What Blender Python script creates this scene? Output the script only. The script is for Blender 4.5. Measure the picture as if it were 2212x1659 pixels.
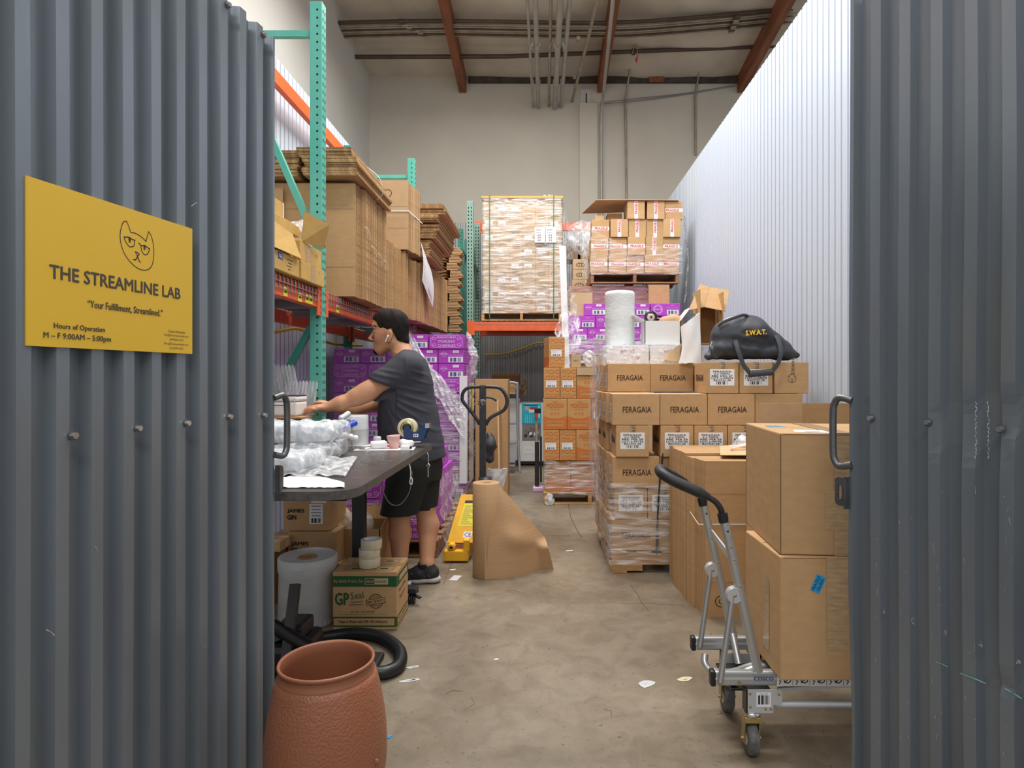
import bpy, bmesh, math, random
import numpy as np
from mathutils import Vector, Matrix
for _o in list(bpy.data.objects):
    bpy.data.objects.remove(_o)
S = bpy.context.scene
C = S.collection
rnd = random.Random(11)
PI = math.pi
# ---------------------------------------------------------------- camera, world, lights, exposure
F, U0, V0, EYE = 1350.0, 1174.0, 815.0, 1.30      # focal length in pixels of a 2212 x 1659 frame, vanishing point, eye height
cd = bpy.data.cameras.new('camera')
cd.sensor_fit = 'HORIZONTAL'
cd.sensor_width = 36.0
cd.lens = F / 2212 * 36
cd.shift_x = -(U0 - 1106.0) / 2212
cd.shift_y = -(829.5 - V0) / 2212
cd.clip_start = 0.05
cam = bpy.data.objects.new('camera', cd)
C.objects.link(cam)
cam.location = (0, 0, EYE)
cam.rotation_euler = (PI / 2, 0, 0)
S.camera = cam
S.view_settings.view_transform = 'Standard'
S.view_settings.look = 'None'
S.view_settings.gamma = 1
S.view_settings.use_curve_mapping = False
S.view_settings.exposure = 0.16
W = bpy.data.worlds.new('world')
S.world = W
W.use_nodes = True
W.node_tree.nodes['Background'].inputs[0].default_value = (0.95, 0.97, 1.0, 1)
W.node_tree.nodes['Background'].inputs[1].default_value = 0.55

def area(name, loc, rot, sx, sy, power, col=(1, 1, 1)):
    l = bpy.data.lights.new(name, 'AREA')
    l.shape = 'RECTANGLE'
    l.size, l.size_y, l.energy, l.color = sx, sy, power, col
    o = bpy.data.objects.new(name, l)
    o.location, o.rotation_euler = loc, rot
    C.objects.link(o)
    return o
# high-bay strip lamps hung under the roof, above the top edge of the frame
area('high_bay_lamp', (0.2, 2.6, 6.4), (0, 0, 0), 2.4, 0.5, 150, (1.0, 0.98, 0.95))
area('high_bay_lamp', (0.2, 5.2, 6.2), (0, 0, 0), 2.4, 0.5, 170, (1.0, 0.98, 0.95))
area('high_bay_lamp', (-0.4, 7.0, 6.1), (0, 0, 0), 2.4, 0.5, 130, (1.0, 0.98, 0.95))
# added upward fill lights, out of view, that brighten the roof underside
for _y in (2.6, 5.2, 7.0): area('roof_fill_light', (0.2, _y, 6.55), (PI, 0, 0), 2.4, 0.5, 26, (1.0, 0.97, 0.92))
area('gate_fill_light', (0.0, -0.9, 4.2), (math.radians(28), 0, 0), 2.6, 0.6, 55, (1.0, 0.98, 0.96))  # added fill behind the camera to brighten the gates and sign

# ---------------------------------------------------------------- helpers
def P(u, v, d):
    return Vector(((u - U0) * d / F, d, EYE - (v - V0) * d / F))

def nd(t, kind, **kw):
    n = t.nodes.new(kind)
    for k, v in kw.items():
        setattr(n, k, v)
    return n

MATS = {}
def mat(name, col, rough=0.6, metal=0.0, var=0.0, vs=8.0, stretch=(1, 1, 1), bump=0.0, bs=60.0, col2=None, spec=None,
        emit=None, alpha=None, detail=5.0, coat=0.0):
    m = bpy.data.materials.new(name)
    MATS[name] = m
    m.use_nodes = True
    t = m.node_tree
    b = t.nodes['Principled BSDF']
    b.inputs['Base Color'].default_value = (*col, 1)
    b.inputs['Roughness'].default_value = rough
    b.inputs['Metallic'].default_value = metal
    if spec is not None:
        b.inputs['Specular IOR Level'].default_value = spec
    if coat:
        b.inputs['Coat Weight'].default_value = coat
    if emit:
        b.inputs['Emission Color'].default_value = (*col, 1)
        b.inputs['Emission Strength'].default_value = emit
    if var or bump:
        tc = nd(t, 'ShaderNodeTexCoord')
        mp = nd(t, 'ShaderNodeMapping')
        mp.inputs['Scale'].default_value = stretch
        t.links.new(tc.outputs['Object'], mp.inputs[0])
    if var:
        n = nd(t, 'ShaderNodeTexNoise')
        n.inputs['Scale'].default_value = vs
        n.inputs['Detail'].default_value = detail
        t.links.new(mp.outputs[0], n.inputs[0])
        r = nd(t, 'ShaderNodeValToRGB')
        c2 = col2 or tuple(max(0, c * (1 - var)) for c in col)
        c1 = col if col2 else tuple(min(1, c * (1 + var * 0.6)) for c in col)
        r.color_ramp.elements[0].color = (*c2, 1)
        r.color_ramp.elements[1].color = (*c1, 1)
        r.color_ramp.elements[0].position = 0.32
        r.color_ramp.elements[1].position = 0.68
        t.links.new(n.outputs[0], r.inputs[0])
        t.links.new(r.outputs[0], b.inputs['Base Color'])
    if bump:
        n2 = nd(t, 'ShaderNodeTexNoise')
        n2.inputs['Scale'].default_value = bs
        n2.inputs['Detail'].default_value = 3
        t.links.new(mp.outputs[0], n2.inputs[0])
        bp = nd(t, 'ShaderNodeBump')
        bp.inputs['Strength'].default_value = bump
        bp.inputs['Distance'].default_value = 0.01
        t.links.new(n2.outputs[0], bp.inputs['Height'])
        t.links.new(bp.outputs[0], b.inputs['Normal'])
    return m

def film(name, lo, hi, stretch=(3, 3, 22), vs=2.2, col=(0.93, 0.94, 0.97), rough=0.16, bump=0.9):
    """thin plastic film: see-through, with glossy streaks where it wrinkles"""
    m = bpy.data.materials.new(name)
    MATS[name] = m
    m.use_nodes = True
    t = m.node_tree
    b = t.nodes['Principled BSDF']
    b.inputs['Base Color'].default_value = (*col, 1)
    b.inputs['Roughness'].default_value = rough
    b.inputs['Specular IOR Level'].default_value = 0.8
    out = t.nodes['Material Output']
    tc = nd(t, 'ShaderNodeTexCoord')
    mp = nd(t, 'ShaderNodeMapping')
    mp.inputs['Scale'].default_value = stretch
    t.links.new(tc.outputs['Object'], mp.inputs[0])
    n = nd(t, 'ShaderNodeTexNoise')
    n.inputs['Scale'].default_value = vs
    n.inputs['Detail'].default_value = 6
    n.inputs['Distortion'].default_value = 0.6
    t.links.new(mp.outputs[0], n.inputs[0])
    r = nd(t, 'ShaderNodeMapRange')
    r.inputs[1].default_value = 0.42
    r.inputs[2].default_value = 0.68
    r.inputs[3].default_value = lo
    r.inputs[4].default_value = hi
    t.links.new(n.outputs[0], r.inputs[0])
    tr = nd(t, 'ShaderNodeBsdfTransparent')
    mx = nd(t, 'ShaderNodeMixShader')
    t.links.new(r.outputs[0], mx.inputs[0])
    t.links.new(tr.outputs[0], mx.inputs[1])
    t.links.new(b.outputs[0], mx.inputs[2])
    t.links.new(mx.outputs[0], out.inputs[0])
    bp = nd(t, 'ShaderNodeBump')
    bp.inputs['Strength'].default_value = bump
    bp.inputs['Distance'].default_value = 0.02
    t.links.new(n.outputs[0], bp.inputs['Height'])
    t.links.new(bp.outputs[0], b.inputs['Normal'])
    return m

mat('cardboard', (0.54, 0.335, 0.165), 0.75, var=0.07, vs=16, stretch=(1, 1, 2.2), spec=0.25, detail=9)
mat('cardboard_pale', (0.60, 0.40, 0.22), 0.75, var=0.07, vs=16, stretch=(1, 1, 2.2), spec=0.25, detail=9)
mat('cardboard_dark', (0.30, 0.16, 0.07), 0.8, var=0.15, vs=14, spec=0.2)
mat('cardboard_edge', (0.42, 0.26, 0.13), 0.85, var=0.45, vs=60, stretch=(1, 1, 1), spec=0.1)
mat('cardboard_yellow', (0.60, 0.38, 0.12), 0.7, var=0.08, vs=12, stretch=(1, 1, 2), spec=0.25)
mat('carton_tan', (0.56, 0.40, 0.24), 0.75, var=0.1, vs=5, spec=0.2)
mat('carton_orange_tan', (0.58, 0.32, 0.12), 0.7, var=0.08, vs=6, spec=0.25)
mat('print_orange', (0.60, 0.16, 0.03), 0.65)
mat('print_orange_light', (0.66, 0.29, 0.085), 0.65)
mat('print_black', (0.02, 0.018, 0.016), 0.6)
mat('print_brown', (0.05, 0.03, 0.018), 0.6)
mat('print_faint', (0.33, 0.20, 0.10), 0.7)
mat('print_red', (0.70, 0.02, 0.04), 0.6)
mat('print_green', (0.015, 0.10, 0.025), 0.6)
mat('print_blue', (0.02, 0.05, 0.25), 0.6)
mat('print_grey', (0.22, 0.22, 0.24), 0.6)
mat('paper_white', (0.86, 0.86, 0.86), 0.6, var=0.03, vs=20)
mat('tape_white', (0.82, 0.80, 0.80), 0.4)
mat('tape_brown', (0.50, 0.33, 0.18), 0.25, var=0.2, vs=20, stretch=(1, 1, 5), coat=0.4)
mat('seam', (0.12, 0.065, 0.03), 0.9)
mat('purple', (0.47, 0.055, 0.55), 0.45, var=0.08, vs=4)
mat('purple_dark', (0.20, 0.03, 0.24), 0.5)
mat('print_lilac', (0.80, 0.55, 0.86), 0.5)
mat('gate_paint', (0.215, 0.245, 0.275), 0.30, metal=0.35, var=0.18, vs=2.2, stretch=(2, 2, 0.35), bump=0.08, bs=14)
mat('gate_scuff', (0.52, 0.54, 0.55), 0.5, var=0.4, vs=60)
mat('gate_scuff_green', (0.20, 0.50, 0.42), 0.5, var=0.4, vs=60)
mat('handle_steel', (0.17, 0.175, 0.18), 0.38, metal=0.7, var=0.2, vs=20)
mat('corrugated_white', (0.60, 0.67, 0.77), 0.5, metal=0.2, var=0.05, vs=120, bump=0.03, bs=160)
mat('corrugated_grey', (0.36, 0.36, 0.36), 0.45, metal=0.4, var=0.05, vs=40)
mat('plaster', (0.60, 0.56, 0.48), 0.6, var=0.07, vs=0.9, bump=0.05, bs=6, spec=0.4)
mat('plaster_grey', (0.62, 0.61, 0.57), 0.6, var=0.06, vs=0.9, spec=0.4)
mat('insulation', (0.62, 0.56, 0.46), 0.45, var=0.16, vs=1.6, bump=0.35, bs=2.4, spec=0.5)
mat('insulation_dark', (0.07, 0.055, 0.045), 0.8, var=0.5, vs=6)
mat('beam_wood', (0.25, 0.085, 0.035), 0.65, var=0.3, vs=3, stretch=(6, 0.6, 6))
mat('conduit', (0.36, 0.31, 0.23), 0.45, metal=0.35, var=0.2, vs=6)
mat('conduit_grey', (0.42, 0.40, 0.36), 0.45, metal=0.4, var=0.12, vs=4)
mat('pipe_dark', (0.10, 0.065, 0.05), 0.5, metal=0.3, var=0.2, vs=6)
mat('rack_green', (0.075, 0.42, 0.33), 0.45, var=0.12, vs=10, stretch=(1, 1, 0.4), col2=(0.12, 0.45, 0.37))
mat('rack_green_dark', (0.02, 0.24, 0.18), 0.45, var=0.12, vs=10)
mat('rack_grey_green', (0.20, 0.33, 0.27), 0.5, var=0.12, vs=10)
mat('hole_black', (0.012, 0.016, 0.016), 0.9)
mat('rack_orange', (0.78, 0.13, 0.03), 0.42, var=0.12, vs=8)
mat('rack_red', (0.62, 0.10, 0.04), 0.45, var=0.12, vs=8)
mat('wire_grey', (0.30, 0.30, 0.33), 0.4, metal=0.6)
mat('sticker_yellow', (0.85, 0.72, 0.03), 0.5)
mat('sign_yellow', (0.80, 0.50, 0.035), 0.42, var=0.03, vs=2)
mat('sign_ink', (0.085, 0.07, 0.06), 0.5)
mat('pallet_wood', (0.52, 0.30, 0.12), 0.75, var=0.35, vs=7, stretch=(1, 6, 6))
mat('pallet_wood_old', (0.30, 0.16, 0.085), 0.8, var=0.35, vs=7, stretch=(1, 6, 6))
mat('kraft', (0.50, 0.31, 0.165), 0.72, var=0.03, vs=3, stretch=(0.6, 0.6, 24), bump=0.12, bs=7, spec=0.3)
mat('kraft_core', (0.42, 0.24, 0.11), 0.8)
mat('terracotta', (0.33, 0.125, 0.065), 0.42, var=0.06, vs=3)
mat('black_plastic', (0.014, 0.014, 0.016), 0.4)
mat('black_rubber', (0.02, 0.02, 0.022), 0.55, var=0.2, vs=30)
mat('table_top', (0.062, 0.052, 0.050), 0.33, var=0.3, vs=5, spec=0.6)
mat('table_edge', (0.10, 0.09, 0.083), 0.5, var=0.3, vs=40)
mat('table_steel', (0.018, 0.019, 0.022), 0.45)
mat('scratch', (0.42, 0.36, 0.32), 0.6)
mat('aluminium', (0.55, 0.57, 0.58), 0.34, metal=0.75, var=0.06, vs=10)
mat('aluminium_pale', (0.62, 0.64, 0.66), 0.4, metal=0.45)
mat('brass_zinc', (0.55, 0.42, 0.16), 0.35, metal=0.8, var=0.15, vs=15)
mat('wheel_grey', (0.14, 0.135, 0.13), 0.65, var=0.35, vs=40)
mat('label_blue', (0.02, 0.35, 0.75), 0.4)
mat('jack_yellow', (0.85, 0.45, 0.02), 0.4, var=0.12, vs=12)
mat('jack_black', (0.035, 0.037, 0.045), 0.42, var=0.25, vs=25)
mat('bubble_white', (0.80, 0.83, 0.83), 0.28, var=0.06, vs=20, bump=0.4, bs=30, stretch=(1, 1, 1.6), spec=0.6)
mat('film_grey', (0.62, 0.64, 0.65), 0.3, var=0.12, vs=4, stretch=(1, 1, 3), bump=0.3, bs=12, spec=0.6)
mat('white_board', (0.84, 0.85, 0.86), 0.5)
mat('white_plastic', (0.80, 0.79, 0.77), 0.35)
mat('bag_black', (0.045, 0.05, 0.062), 0.62, var=0.25, vs=10, bump=0.25, bs=14)
mat('bag_strap', (0.06, 0.065, 0.075), 0.75, var=0.2, vs=60)
mat('bag_print', (0.85, 0.50, 0.02), 0.6)
mat('bottle_amber', (0.09, 0.03, 0.012), 0.12, spec=0.8)
mat('bottle_label', (0.03, 0.075, 0.07), 0.5)
mat('skin', (0.55, 0.275, 0.155), 0.48, var=0.07, vs=12, spec=0.4)
mat('skin_ear', (0.50, 0.20, 0.12), 0.5)
mat('lip', (0.36, 0.13, 0.085), 0.5)
mat('hair', (0.014, 0.010, 0.009), 0.75, var=0.5, vs=70, bump=0.3, bs=220, spec=0.2)
mat('shirt', (0.058, 0.060, 0.074), 0.8, var=0.06, vs=8, spec=0.2)
mat('shorts', (0.026, 0.028, 0.026), 0.75, var=0.1, vs=10, spec=0.25)
mat('shoe_black', (0.016, 0.017, 0.02), 0.6, var=0.3, vs=30)
mat('shoe_sole', (0.52, 0.50, 0.47), 0.6, var=0.25, vs=20)
mat('sock', (0.012, 0.012, 0.014), 0.9)
mat('eye_white', (0.55, 0.48, 0.44), 0.25)
mat('dispenser_blue', (0.015, 0.045, 0.14), 0.38)
mat('blue_handle', (0.015, 0.06, 0.55), 0.4)
mat('tape_clear', (0.72, 0.67, 0.48), 0.18, var=0.05, vs=10, stretch=(1, 1, 8), spec=0.7)
mat('pink_cup', (0.72, 0.42, 0.38), 0.4)
mat('chrome', (0.65, 0.65, 0.66), 0.2, metal=0.9)
mat('cord_grey', (0.22, 0.22, 0.23), 0.5)
mat('hose_yellow', (0.62, 0.40, 0.02), 0.5)
mat('red_tag', (0.7, 0.03, 0.04), 0.5)
mat('cyan_panel', (0.02, 0.50, 0.66), 0.5)
mat('strap_green', (0.03, 0.22, 0.06), 0.5)
mat('strap_black', (0.03, 0.032, 0.035), 0.5)
mat('strap_white', (0.80, 0.78, 0.74), 0.5)
mat('ladder_grey', (0.33, 0.33, 0.37), 0.45, metal=0.3)
mat('vial', (0.80, 0.80, 0.80), 0.3, spec=0.6)
film('film_light', 0.05, 0.42)
film('film_heavy', 0.25, 0.85, stretch=(2.2, 2.2, 18))
film('film_wound', 0.10, 0.62, stretch=(2.2, 2.2, 18))
film('film_purple', 0.10, 0.34, stretch=(3, 3, 20), col=(0.55, 0.40, 0.62))
film('film_swoop', 0.35, 0.92, stretch=(9, 6, 14), vs=2.4)
film('film_loose', 0.12, 0.62, stretch=(7, 7, 5), vs=3.0)
film('film_bag', 0.30, 0.80, stretch=(9, 9, 9), vs=2.4, rough=0.1)
film('air_clear', 0.18, 0.55, stretch=(24, 24, 3), vs=1.5)

def vary(name, lo, hi):
    """every board or box of a material a little lighter or darker than the next"""
    t = MATS[name].node_tree
    b = t.nodes['Principled BSDF']
    src = b.inputs['Base Color'].links[0].from_socket
    oi = nd(t, 'ShaderNodeObjectInfo')
    r = nd(t, 'ShaderNodeMapRange')
    r.inputs[3].default_value, r.inputs[4].default_value = lo, hi
    t.links.new(oi.outputs['Random'], r.inputs[0])
    mx = nd(t, 'ShaderNodeMixRGB', blend_type='MULTIPLY')
    mx.inputs[0].default_value = 1
    t.links.new(src, mx.inputs[1])
    t.links.new(r.outputs[0], mx.inputs[2])
    t.links.new(mx.outputs[0], b.inputs['Base Color'])
vary('cardboard_edge', 0.72, 1.25)
vary('cardboard', 0.92, 1.06)
vary('cardboard_pale', 0.93, 1.06)
vary('carton_tan', 0.9, 1.06)

def concrete():
    m = mat('concrete', (0.33, 0.28, 0.22), 0.34, spec=0.5)
    t = m.node_tree
    b = t.nodes['Principled BSDF']
    tc = nd(t, 'ShaderNodeTexCoord')
    def noise(s, det, dist=0.0):
        n = nd(t, 'ShaderNodeTexNoise')
        n.inputs['Scale'].default_value = s
        n.inputs['Detail'].default_value = det
        n.inputs['Distortion'].default_value = dist
        t.links.new(tc.outputs['Object'], n.inputs[0])
        return n
    def ramp(n, a, ca, bb, cb):
        r = nd(t, 'ShaderNodeValToRGB')
        r.color_ramp.elements[0].position, r.color_ramp.elements[1].position = a, bb
        r.color_ramp.elements[0].color, r.color_ramp.elements[1].color = (*ca, 1), (*cb, 1)
        t.links.new(n.outputs[0], r.inputs[0])
        return r
    r1 = ramp(noise(1.1, 10, 0.5), 0.32, (0.150, 0.115, 0.078), 0.70, (0.315, 0.270, 0.205))
    r2 = ramp(noise(9.0, 10, 0.9), 0.30, (0.72, 0.70, 0.66), 0.62, (1.04, 1.03, 1.02))
    r3 = ramp(noise(60.0, 8, 0.3), 0.27, (0.50, 0.46, 0.42), 0.40, (1, 1, 1))
    cur = r1
    for r in (r2, r3):
        mx = nd(t, 'ShaderNodeMixRGB', blend_type='MULTIPLY')
        mx.inputs[0].default_value = 0.8
        t.links.new(cur.outputs[0], mx.inputs[1])
        t.links.new(r.outputs[0], mx.inputs[2])
        cur = mx
    t.links.new(cur.outputs[0], b.inputs['Base Color'])
    rr = nd(t, 'ShaderNodeMapRange')
    rr.inputs[3].default_value, rr.inputs[4].default_value = 0.22, 0.5
    t.links.new(noise(3.0, 6).outputs[0], rr.inputs[0])
    t.links.new(rr.outputs[0], b.inputs['Roughness'])
concrete()

def pebble(m, s):
    t = m.node_tree
    tc = nd(t, 'ShaderNodeTexCoord')
    v = nd(t, 'ShaderNodeTexVoronoi')
    v.inputs['Scale'].default_value = s
    t.links.new(tc.outputs['Object'], v.inputs[0])
    bp = nd(t, 'ShaderNodeBump', invert=True)
    bp.inputs['Strength'].default_value = 0.55
    bp.inputs['Distance'].default_value = 0.003
    t.links.new(v.outputs[0], bp.inputs['Height'])
    t.links.new(bp.outputs[0], t.nodes['Principled BSDF'].inputs['Normal'])
m_ = mat('terracotta_pebbled', (0.34, 0.128, 0.067), 0.4, var=0.06, vs=3)
pebble(m_, 130)

TEXT = {}
def text_mesh(s, bold=0.0):
    k = (s, bold)
    if k not in TEXT:
        cu = bpy.data.curves.new('t', 'FONT')
        cu.body = s
        cu.size = 1
        cu.resolution_u = 2
        o = bpy.data.objects.new('t', cu)
        me = o.to_mesh()
        vs = np.array([v.co[:2] for v in me.vertices]) if len(me.vertices) else np.zeros((1, 2))
        fs = [tuple(p.vertices) for p in me.polygons]
        if bold:
            n_ = len(vs)
            sh = [(-bold, 0), (bold, 0), (0, -bold * 0.8), (0, bold * 0.8)]
            fs = [tuple(i + j * n_ for i in f) for j in range(4) for f in fs]
            vs = np.concatenate([vs + np.array(q) for q in sh])
        lo, hi = vs.min(0), vs.max(0)
        TEXT[k] = (vs - lo, fs, hi - lo)
        o.to_mesh_clear()
        bpy.data.objects.remove(o)
        bpy.data.curves.remove(cu)
    return TEXT[k]

class Fr:
    """a flat face to print on: origin, right, up"""
    def __init__(s, o, r, u):
        s.o, s.r, s.u = Vector(o), Vector(r).normalized(), Vector(u).normalized()
        s.n = s.r.cross(s.u)
    def at(s, x, y, z=0.0):
        return s.o + s.r * x + s.u * y + s.n * z

class MB:
    def __init__(s):
        s.v, s.f, s.m, s.sm, s.slots = [], [], [], [], []
    def mi(s, m):
        if m not in s.slots:
            s.slots.append(m)
        return s.slots.index(m)
    def add(s, vs, fs, m, smooth=False):
        b = len(s.v)
        s.v += [tuple(v) for v in vs]
        k = s.mi(m)
        for f in fs:
            s.f.append(tuple(b + i for i in f))
            s.m.append(k)
            s.sm.append(smooth)
        return s
    def box(s, x0, x1, y0, y1, z0, z1, m, M=None, bev=0.0):
        if bev:
            bm = bmesh.new()
            bmesh.ops.create_cube(bm, size=1)
            for v in bm.verts:
                v.co = Vector(((x0 + x1) / 2 + v.co.x * (x1 - x0), (y0 + y1) / 2 + v.co.y * (y1 - y0), (z0 + z1) / 2 + v.co.z * (z1 - z0)))
            bmesh.ops.bevel(bm, geom=bm.edges[:], offset=bev, segments=2, profile=0.6, affect='EDGES')
            vs = [v.co.copy() for v in bm.verts]
            bm.verts.index_update()
            fs = [tuple(v.index for v in f.verts) for f in bm.faces]
            bm.free()
        else:
            vs = [Vector(p) for p in ((x0, y0, z0), (x1, y0, z0), (x1, y1, z0), (x0, y1, z0), (x0, y0, z1), (x1, y0, z1), (x1, y1, z1), (x0, y1, z1))]
            fs = [(0, 3, 2, 1), (4, 5, 6, 7), (0, 1, 5, 4), (1, 2, 6, 5), (2, 3, 7, 6), (3, 0, 4, 7)]
        if M is not None:
            vs = [M @ v for v in vs]
        return s.add(vs, fs, m)
    def bar(s, a, b, w, h, m, up=(0, 0, 1)):
        """box beam from a to b, w across, h along up"""
        a, b = Vector(a), Vector(b)
        t = (b - a).normalized()
        up = Vector(up)
        if abs(t.dot(up)) > 0.98:
            up = Vector((0, 1, 0))
        x = t.cross(up).normalized()
        y = x.cross(t).normalized()
        vs = []
        for p in (a, b):
            vs += [p - x * w / 2 - y * h / 2, p + x * w / 2 - y * h / 2, p + x * w / 2 + y * h / 2, p - x * w / 2 + y * h / 2]
        return s.add(vs, [(0, 1, 2, 3), (7, 6, 5, 4), (0, 4, 5, 1), (1, 5, 6, 2), (2, 6, 7, 3), (3, 7, 4, 0)], m)
    def tube(s, pts, r, m, n=12, closed=False, caps=True, ry=None):
        pts = [Vector(p) for p in pts]
        k = len(pts)
        rs = r if isinstance(r, (list, tuple)) else [r] * k
        vs, fs = [], []
        prev = None
        for i, p in enumerate(pts):
            a = pts[(i - 1) % k] if (closed or i > 0) else p
            b = pts[(i + 1) % k] if (closed or i < k - 1) else p
            t = (b - a).normalized()
            if prev is None:
                x = t.orthogonal().normalized()
            else:
                x = (prev - t * prev.dot(t)).normalized()
            prev = x
            y = t.cross(x)
            for j in range(n):
                q = 2 * PI * j / n
                vs.append(p + (x * math.cos(q) + y * math.sin(q)) * rs[i])
        for i in range(k if closed else k - 1):
            for j in range(n):
                a, b = i * n, ((i + 1) % k) * n
                fs.append((a + j, a + (j + 1) % n, b + (j + 1) % n, b + j))
        s.add(vs, fs, m, True)
        if caps and not closed:
            s.add([vs[j] for j in range(n)], [tuple(reversed(range(n)))], m)
            s.add([vs[(k - 1) * n + j] for j in range(n)], [tuple(range(n))], m)
        return s
    def lathe(s, prof, c, m, n=32, axis='z', smooth=True):
        """prof: list of (radius, height)"""
        c = Vector(c)
        vs, fs = [], []
        for r, h in prof:
            for j in range(n):
                q = 2 * PI * j / n
                a, b = r * math.cos(q), r * math.sin(q)
                vs.append(c + (Vector((a, b, h)) if axis == 'z' else Vector((h, a, b)) if axis == 'x' else Vector((b, h, a))))
        for i in range(len(prof) - 1):
            for j in range(n):
                fs.append((i * n + j, i * n + (j + 1) % n, (i + 1) * n + (j + 1) % n, (i + 1) * n + j))
        return s.add(vs, fs, m, smooth)
    def prism(s, poly, fr, th, m):
        """poly in face coordinates, thickness th backwards from the face"""
        n = len(poly)
        vs = [fr.at(x, y, 0) for x, y in poly] + [fr.at(x, y, -th) for x, y in poly]
        fs = [tuple(range(n)), tuple(reversed(range(n, 2 * n)))] + [(i, n + i, n + (i + 1) % n, (i + 1) % n) for i in range(n)]
        return s.add(vs, fs, m)
    def ball(s, c, r, m, n=14):
        c = Vector(c)
        rr = r if isinstance(r, (tuple, list)) else (r, r, r)
        k = n // 2
        prof = [(math.sin(PI * i / k), -math.cos(PI * i / k)) for i in range(k + 1)]
        vs, fs = [], []
        for a, h in prof:
            for j in range(n):
                q = 2 * PI * j / n
                vs.append(c + Vector((a * math.cos(q) * rr[0], a * math.sin(q) * rr[1], h * rr[2])))
        for i in range(k):
            for j in range(n):
                fs.append((i * n + j, i * n + (j + 1) % n, (i + 1) * n + (j + 1) % n, (i + 1) * n + j))
        return s.add(vs, fs, m, True)
    # ---- printing on faces
    def quadf(s, fr, x0, y0, x1, y1, m, lift=0.0008):
        return s.add([fr.at(x0, y0, lift), fr.at(x1, y0, lift), fr.at(x1, y1, lift), fr.at(x0, y1, lift)], [(0, 1, 2, 3)], m)
    def polyf(s, fr, pts, m, lift=0.0008):
        return s.add([fr.at(x, y, lift) for x, y in pts], [tuple(range(len(pts)))], m)
    def linef(s, fr, pts, w, m, lift=0.0012, closed=False):
        k = len(pts)
        for i in range(k if closed else k - 1):
            a, b = Vector(pts[i]), Vector(pts[(i + 1) % k])
            t = b - a
            if t.length < 1e-7:
                continue
            t = t.normalized() * w / 2
            n = Vector((-t.y, t.x))
            q = [a - t + n, a - t - n, b + t - n, b + t + n]
            s.add([fr.at(p.x, p.y, lift) for p in q], [(0, 1, 2, 3)], m)
        return s
    def ringf(s, fr, cx, cy, rx, ry, w, m, n=24, lift=0.0012):
        return s.linef(fr, [(cx + rx * math.cos(2 * PI * i / n), cy + ry * math.sin(2 * PI * i / n)) for i in range(n)], w, m, lift, True)
    def textf(s, fr, txt, x, y, h, m, w=None, al='c', bold=0.0, lift=0.0014, rot=0.0):
        """text of height h whose box is centred (or left/right set) at x, y; w forces the width"""
        vs, fs, sz = text_mesh(txt, bold)
        k = h / max(sz[1], 1e-6)
        kx = w / sz[0] if w else k
        W_ = sz[0] * kx
        ox = {'c': -W_ / 2, 'l': 0, 'r': -W_}[al]
        c, sn = math.cos(rot), math.sin(rot)
        out = []
        q = max(1, len(vs) // 4)
        for i, p in enumerate(vs):
            a, b = p[0] * kx + ox, p[1] * k - h / 2
            out.append(fr.at(x + a * c - b * sn, y + a * sn + b * c, lift + (0.00025 * (i // q) if bold else 0)))
        return s.add(out, fs, m)
    def barcode(s, fr, x0, y0, x1, y1, m, n=22, seed=3, lift=0.0016):
        r = random.Random(seed)
        w = (x1 - x0) / n
        for i in range(n):
            if r.random() < 0.72:
                s.quadf(fr, x0 + i * w, y0, x0 + (i + r.choice((0.4, 0.6, 0.85))) * w, y1, m, lift)
        return s
    def data(s, name):
        me = bpy.data.meshes.new(name)
        me.from_pydata(s.v, [], s.f)
        for m in s.slots:
            me.materials.append(MATS[m])
        me.polygons.foreach_set('material_index', s.m)
        me.polygons.foreach_set('use_smooth', s.sm)
        me.update()
        return me
    def make(s, name, parent=None, label=None, cat=None, group=None, kind=None, loc=None, origin=None):
        if origin is not None:
            o_ = Vector(origin)
            s.v = [tuple(Vector(v) - o_) for v in s.v]
        o = bpy.data.objects.new(name, s.data(name))
        C.objects.link(o)
        if parent:
            o.parent = parent
        if origin is not None:
            o.location = Vector(origin)
        if loc is not None:
            o.location = loc
        return tag(o, label, cat, group, kind)

def tag(o, label=None, cat=None, group=None, kind=None):
    if label: o['label'] = label
    if cat: o['category'] = cat
    if group: o['group'] = group
    if kind: o['kind'] = kind
    return o

def thing(name, label, cat, loc=(0, 0, 0), rz=0.0, group=None):
    o = bpy.data.objects.new(name, None)
    o.empty_display_size = 0.05
    C.objects.link(o)
    o.location = loc
    o.rotation_euler = (0, 0, rz)
    return tag(o, label, cat, group)

def dup(root, loc, rz=0.0, label=None, group=None):
    r = root.copy()
    C.objects.link(r)
    r.location = loc
    r.rotation_euler = (0, 0, rz)
    if label: r['label'] = label
    if group: r['group'] = group
    for ch in list(root.children):
        c = ch.copy()
        C.objects.link(c)
        c.parent = r
        for g in ch.children:
            d = g.copy()
            C.objects.link(d)
            d.parent = c
    return r

class Kit:
    """one prototype, put down first itself and then as copies"""
    def __init__(s, root):
        s.r, s.used = root, False
    def put(s, x, y, z, label, rz=0.0, group=None):
        if not s.used:
            s.used = True
            o = s.r
            o.location, o.rotation_euler = (x, y, z), (0, 0, rz)
            o['label'] = label
            if group: o['group'] = group
            return o
        return dup(s.r, (x, y, z), rz, label, group)

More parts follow.
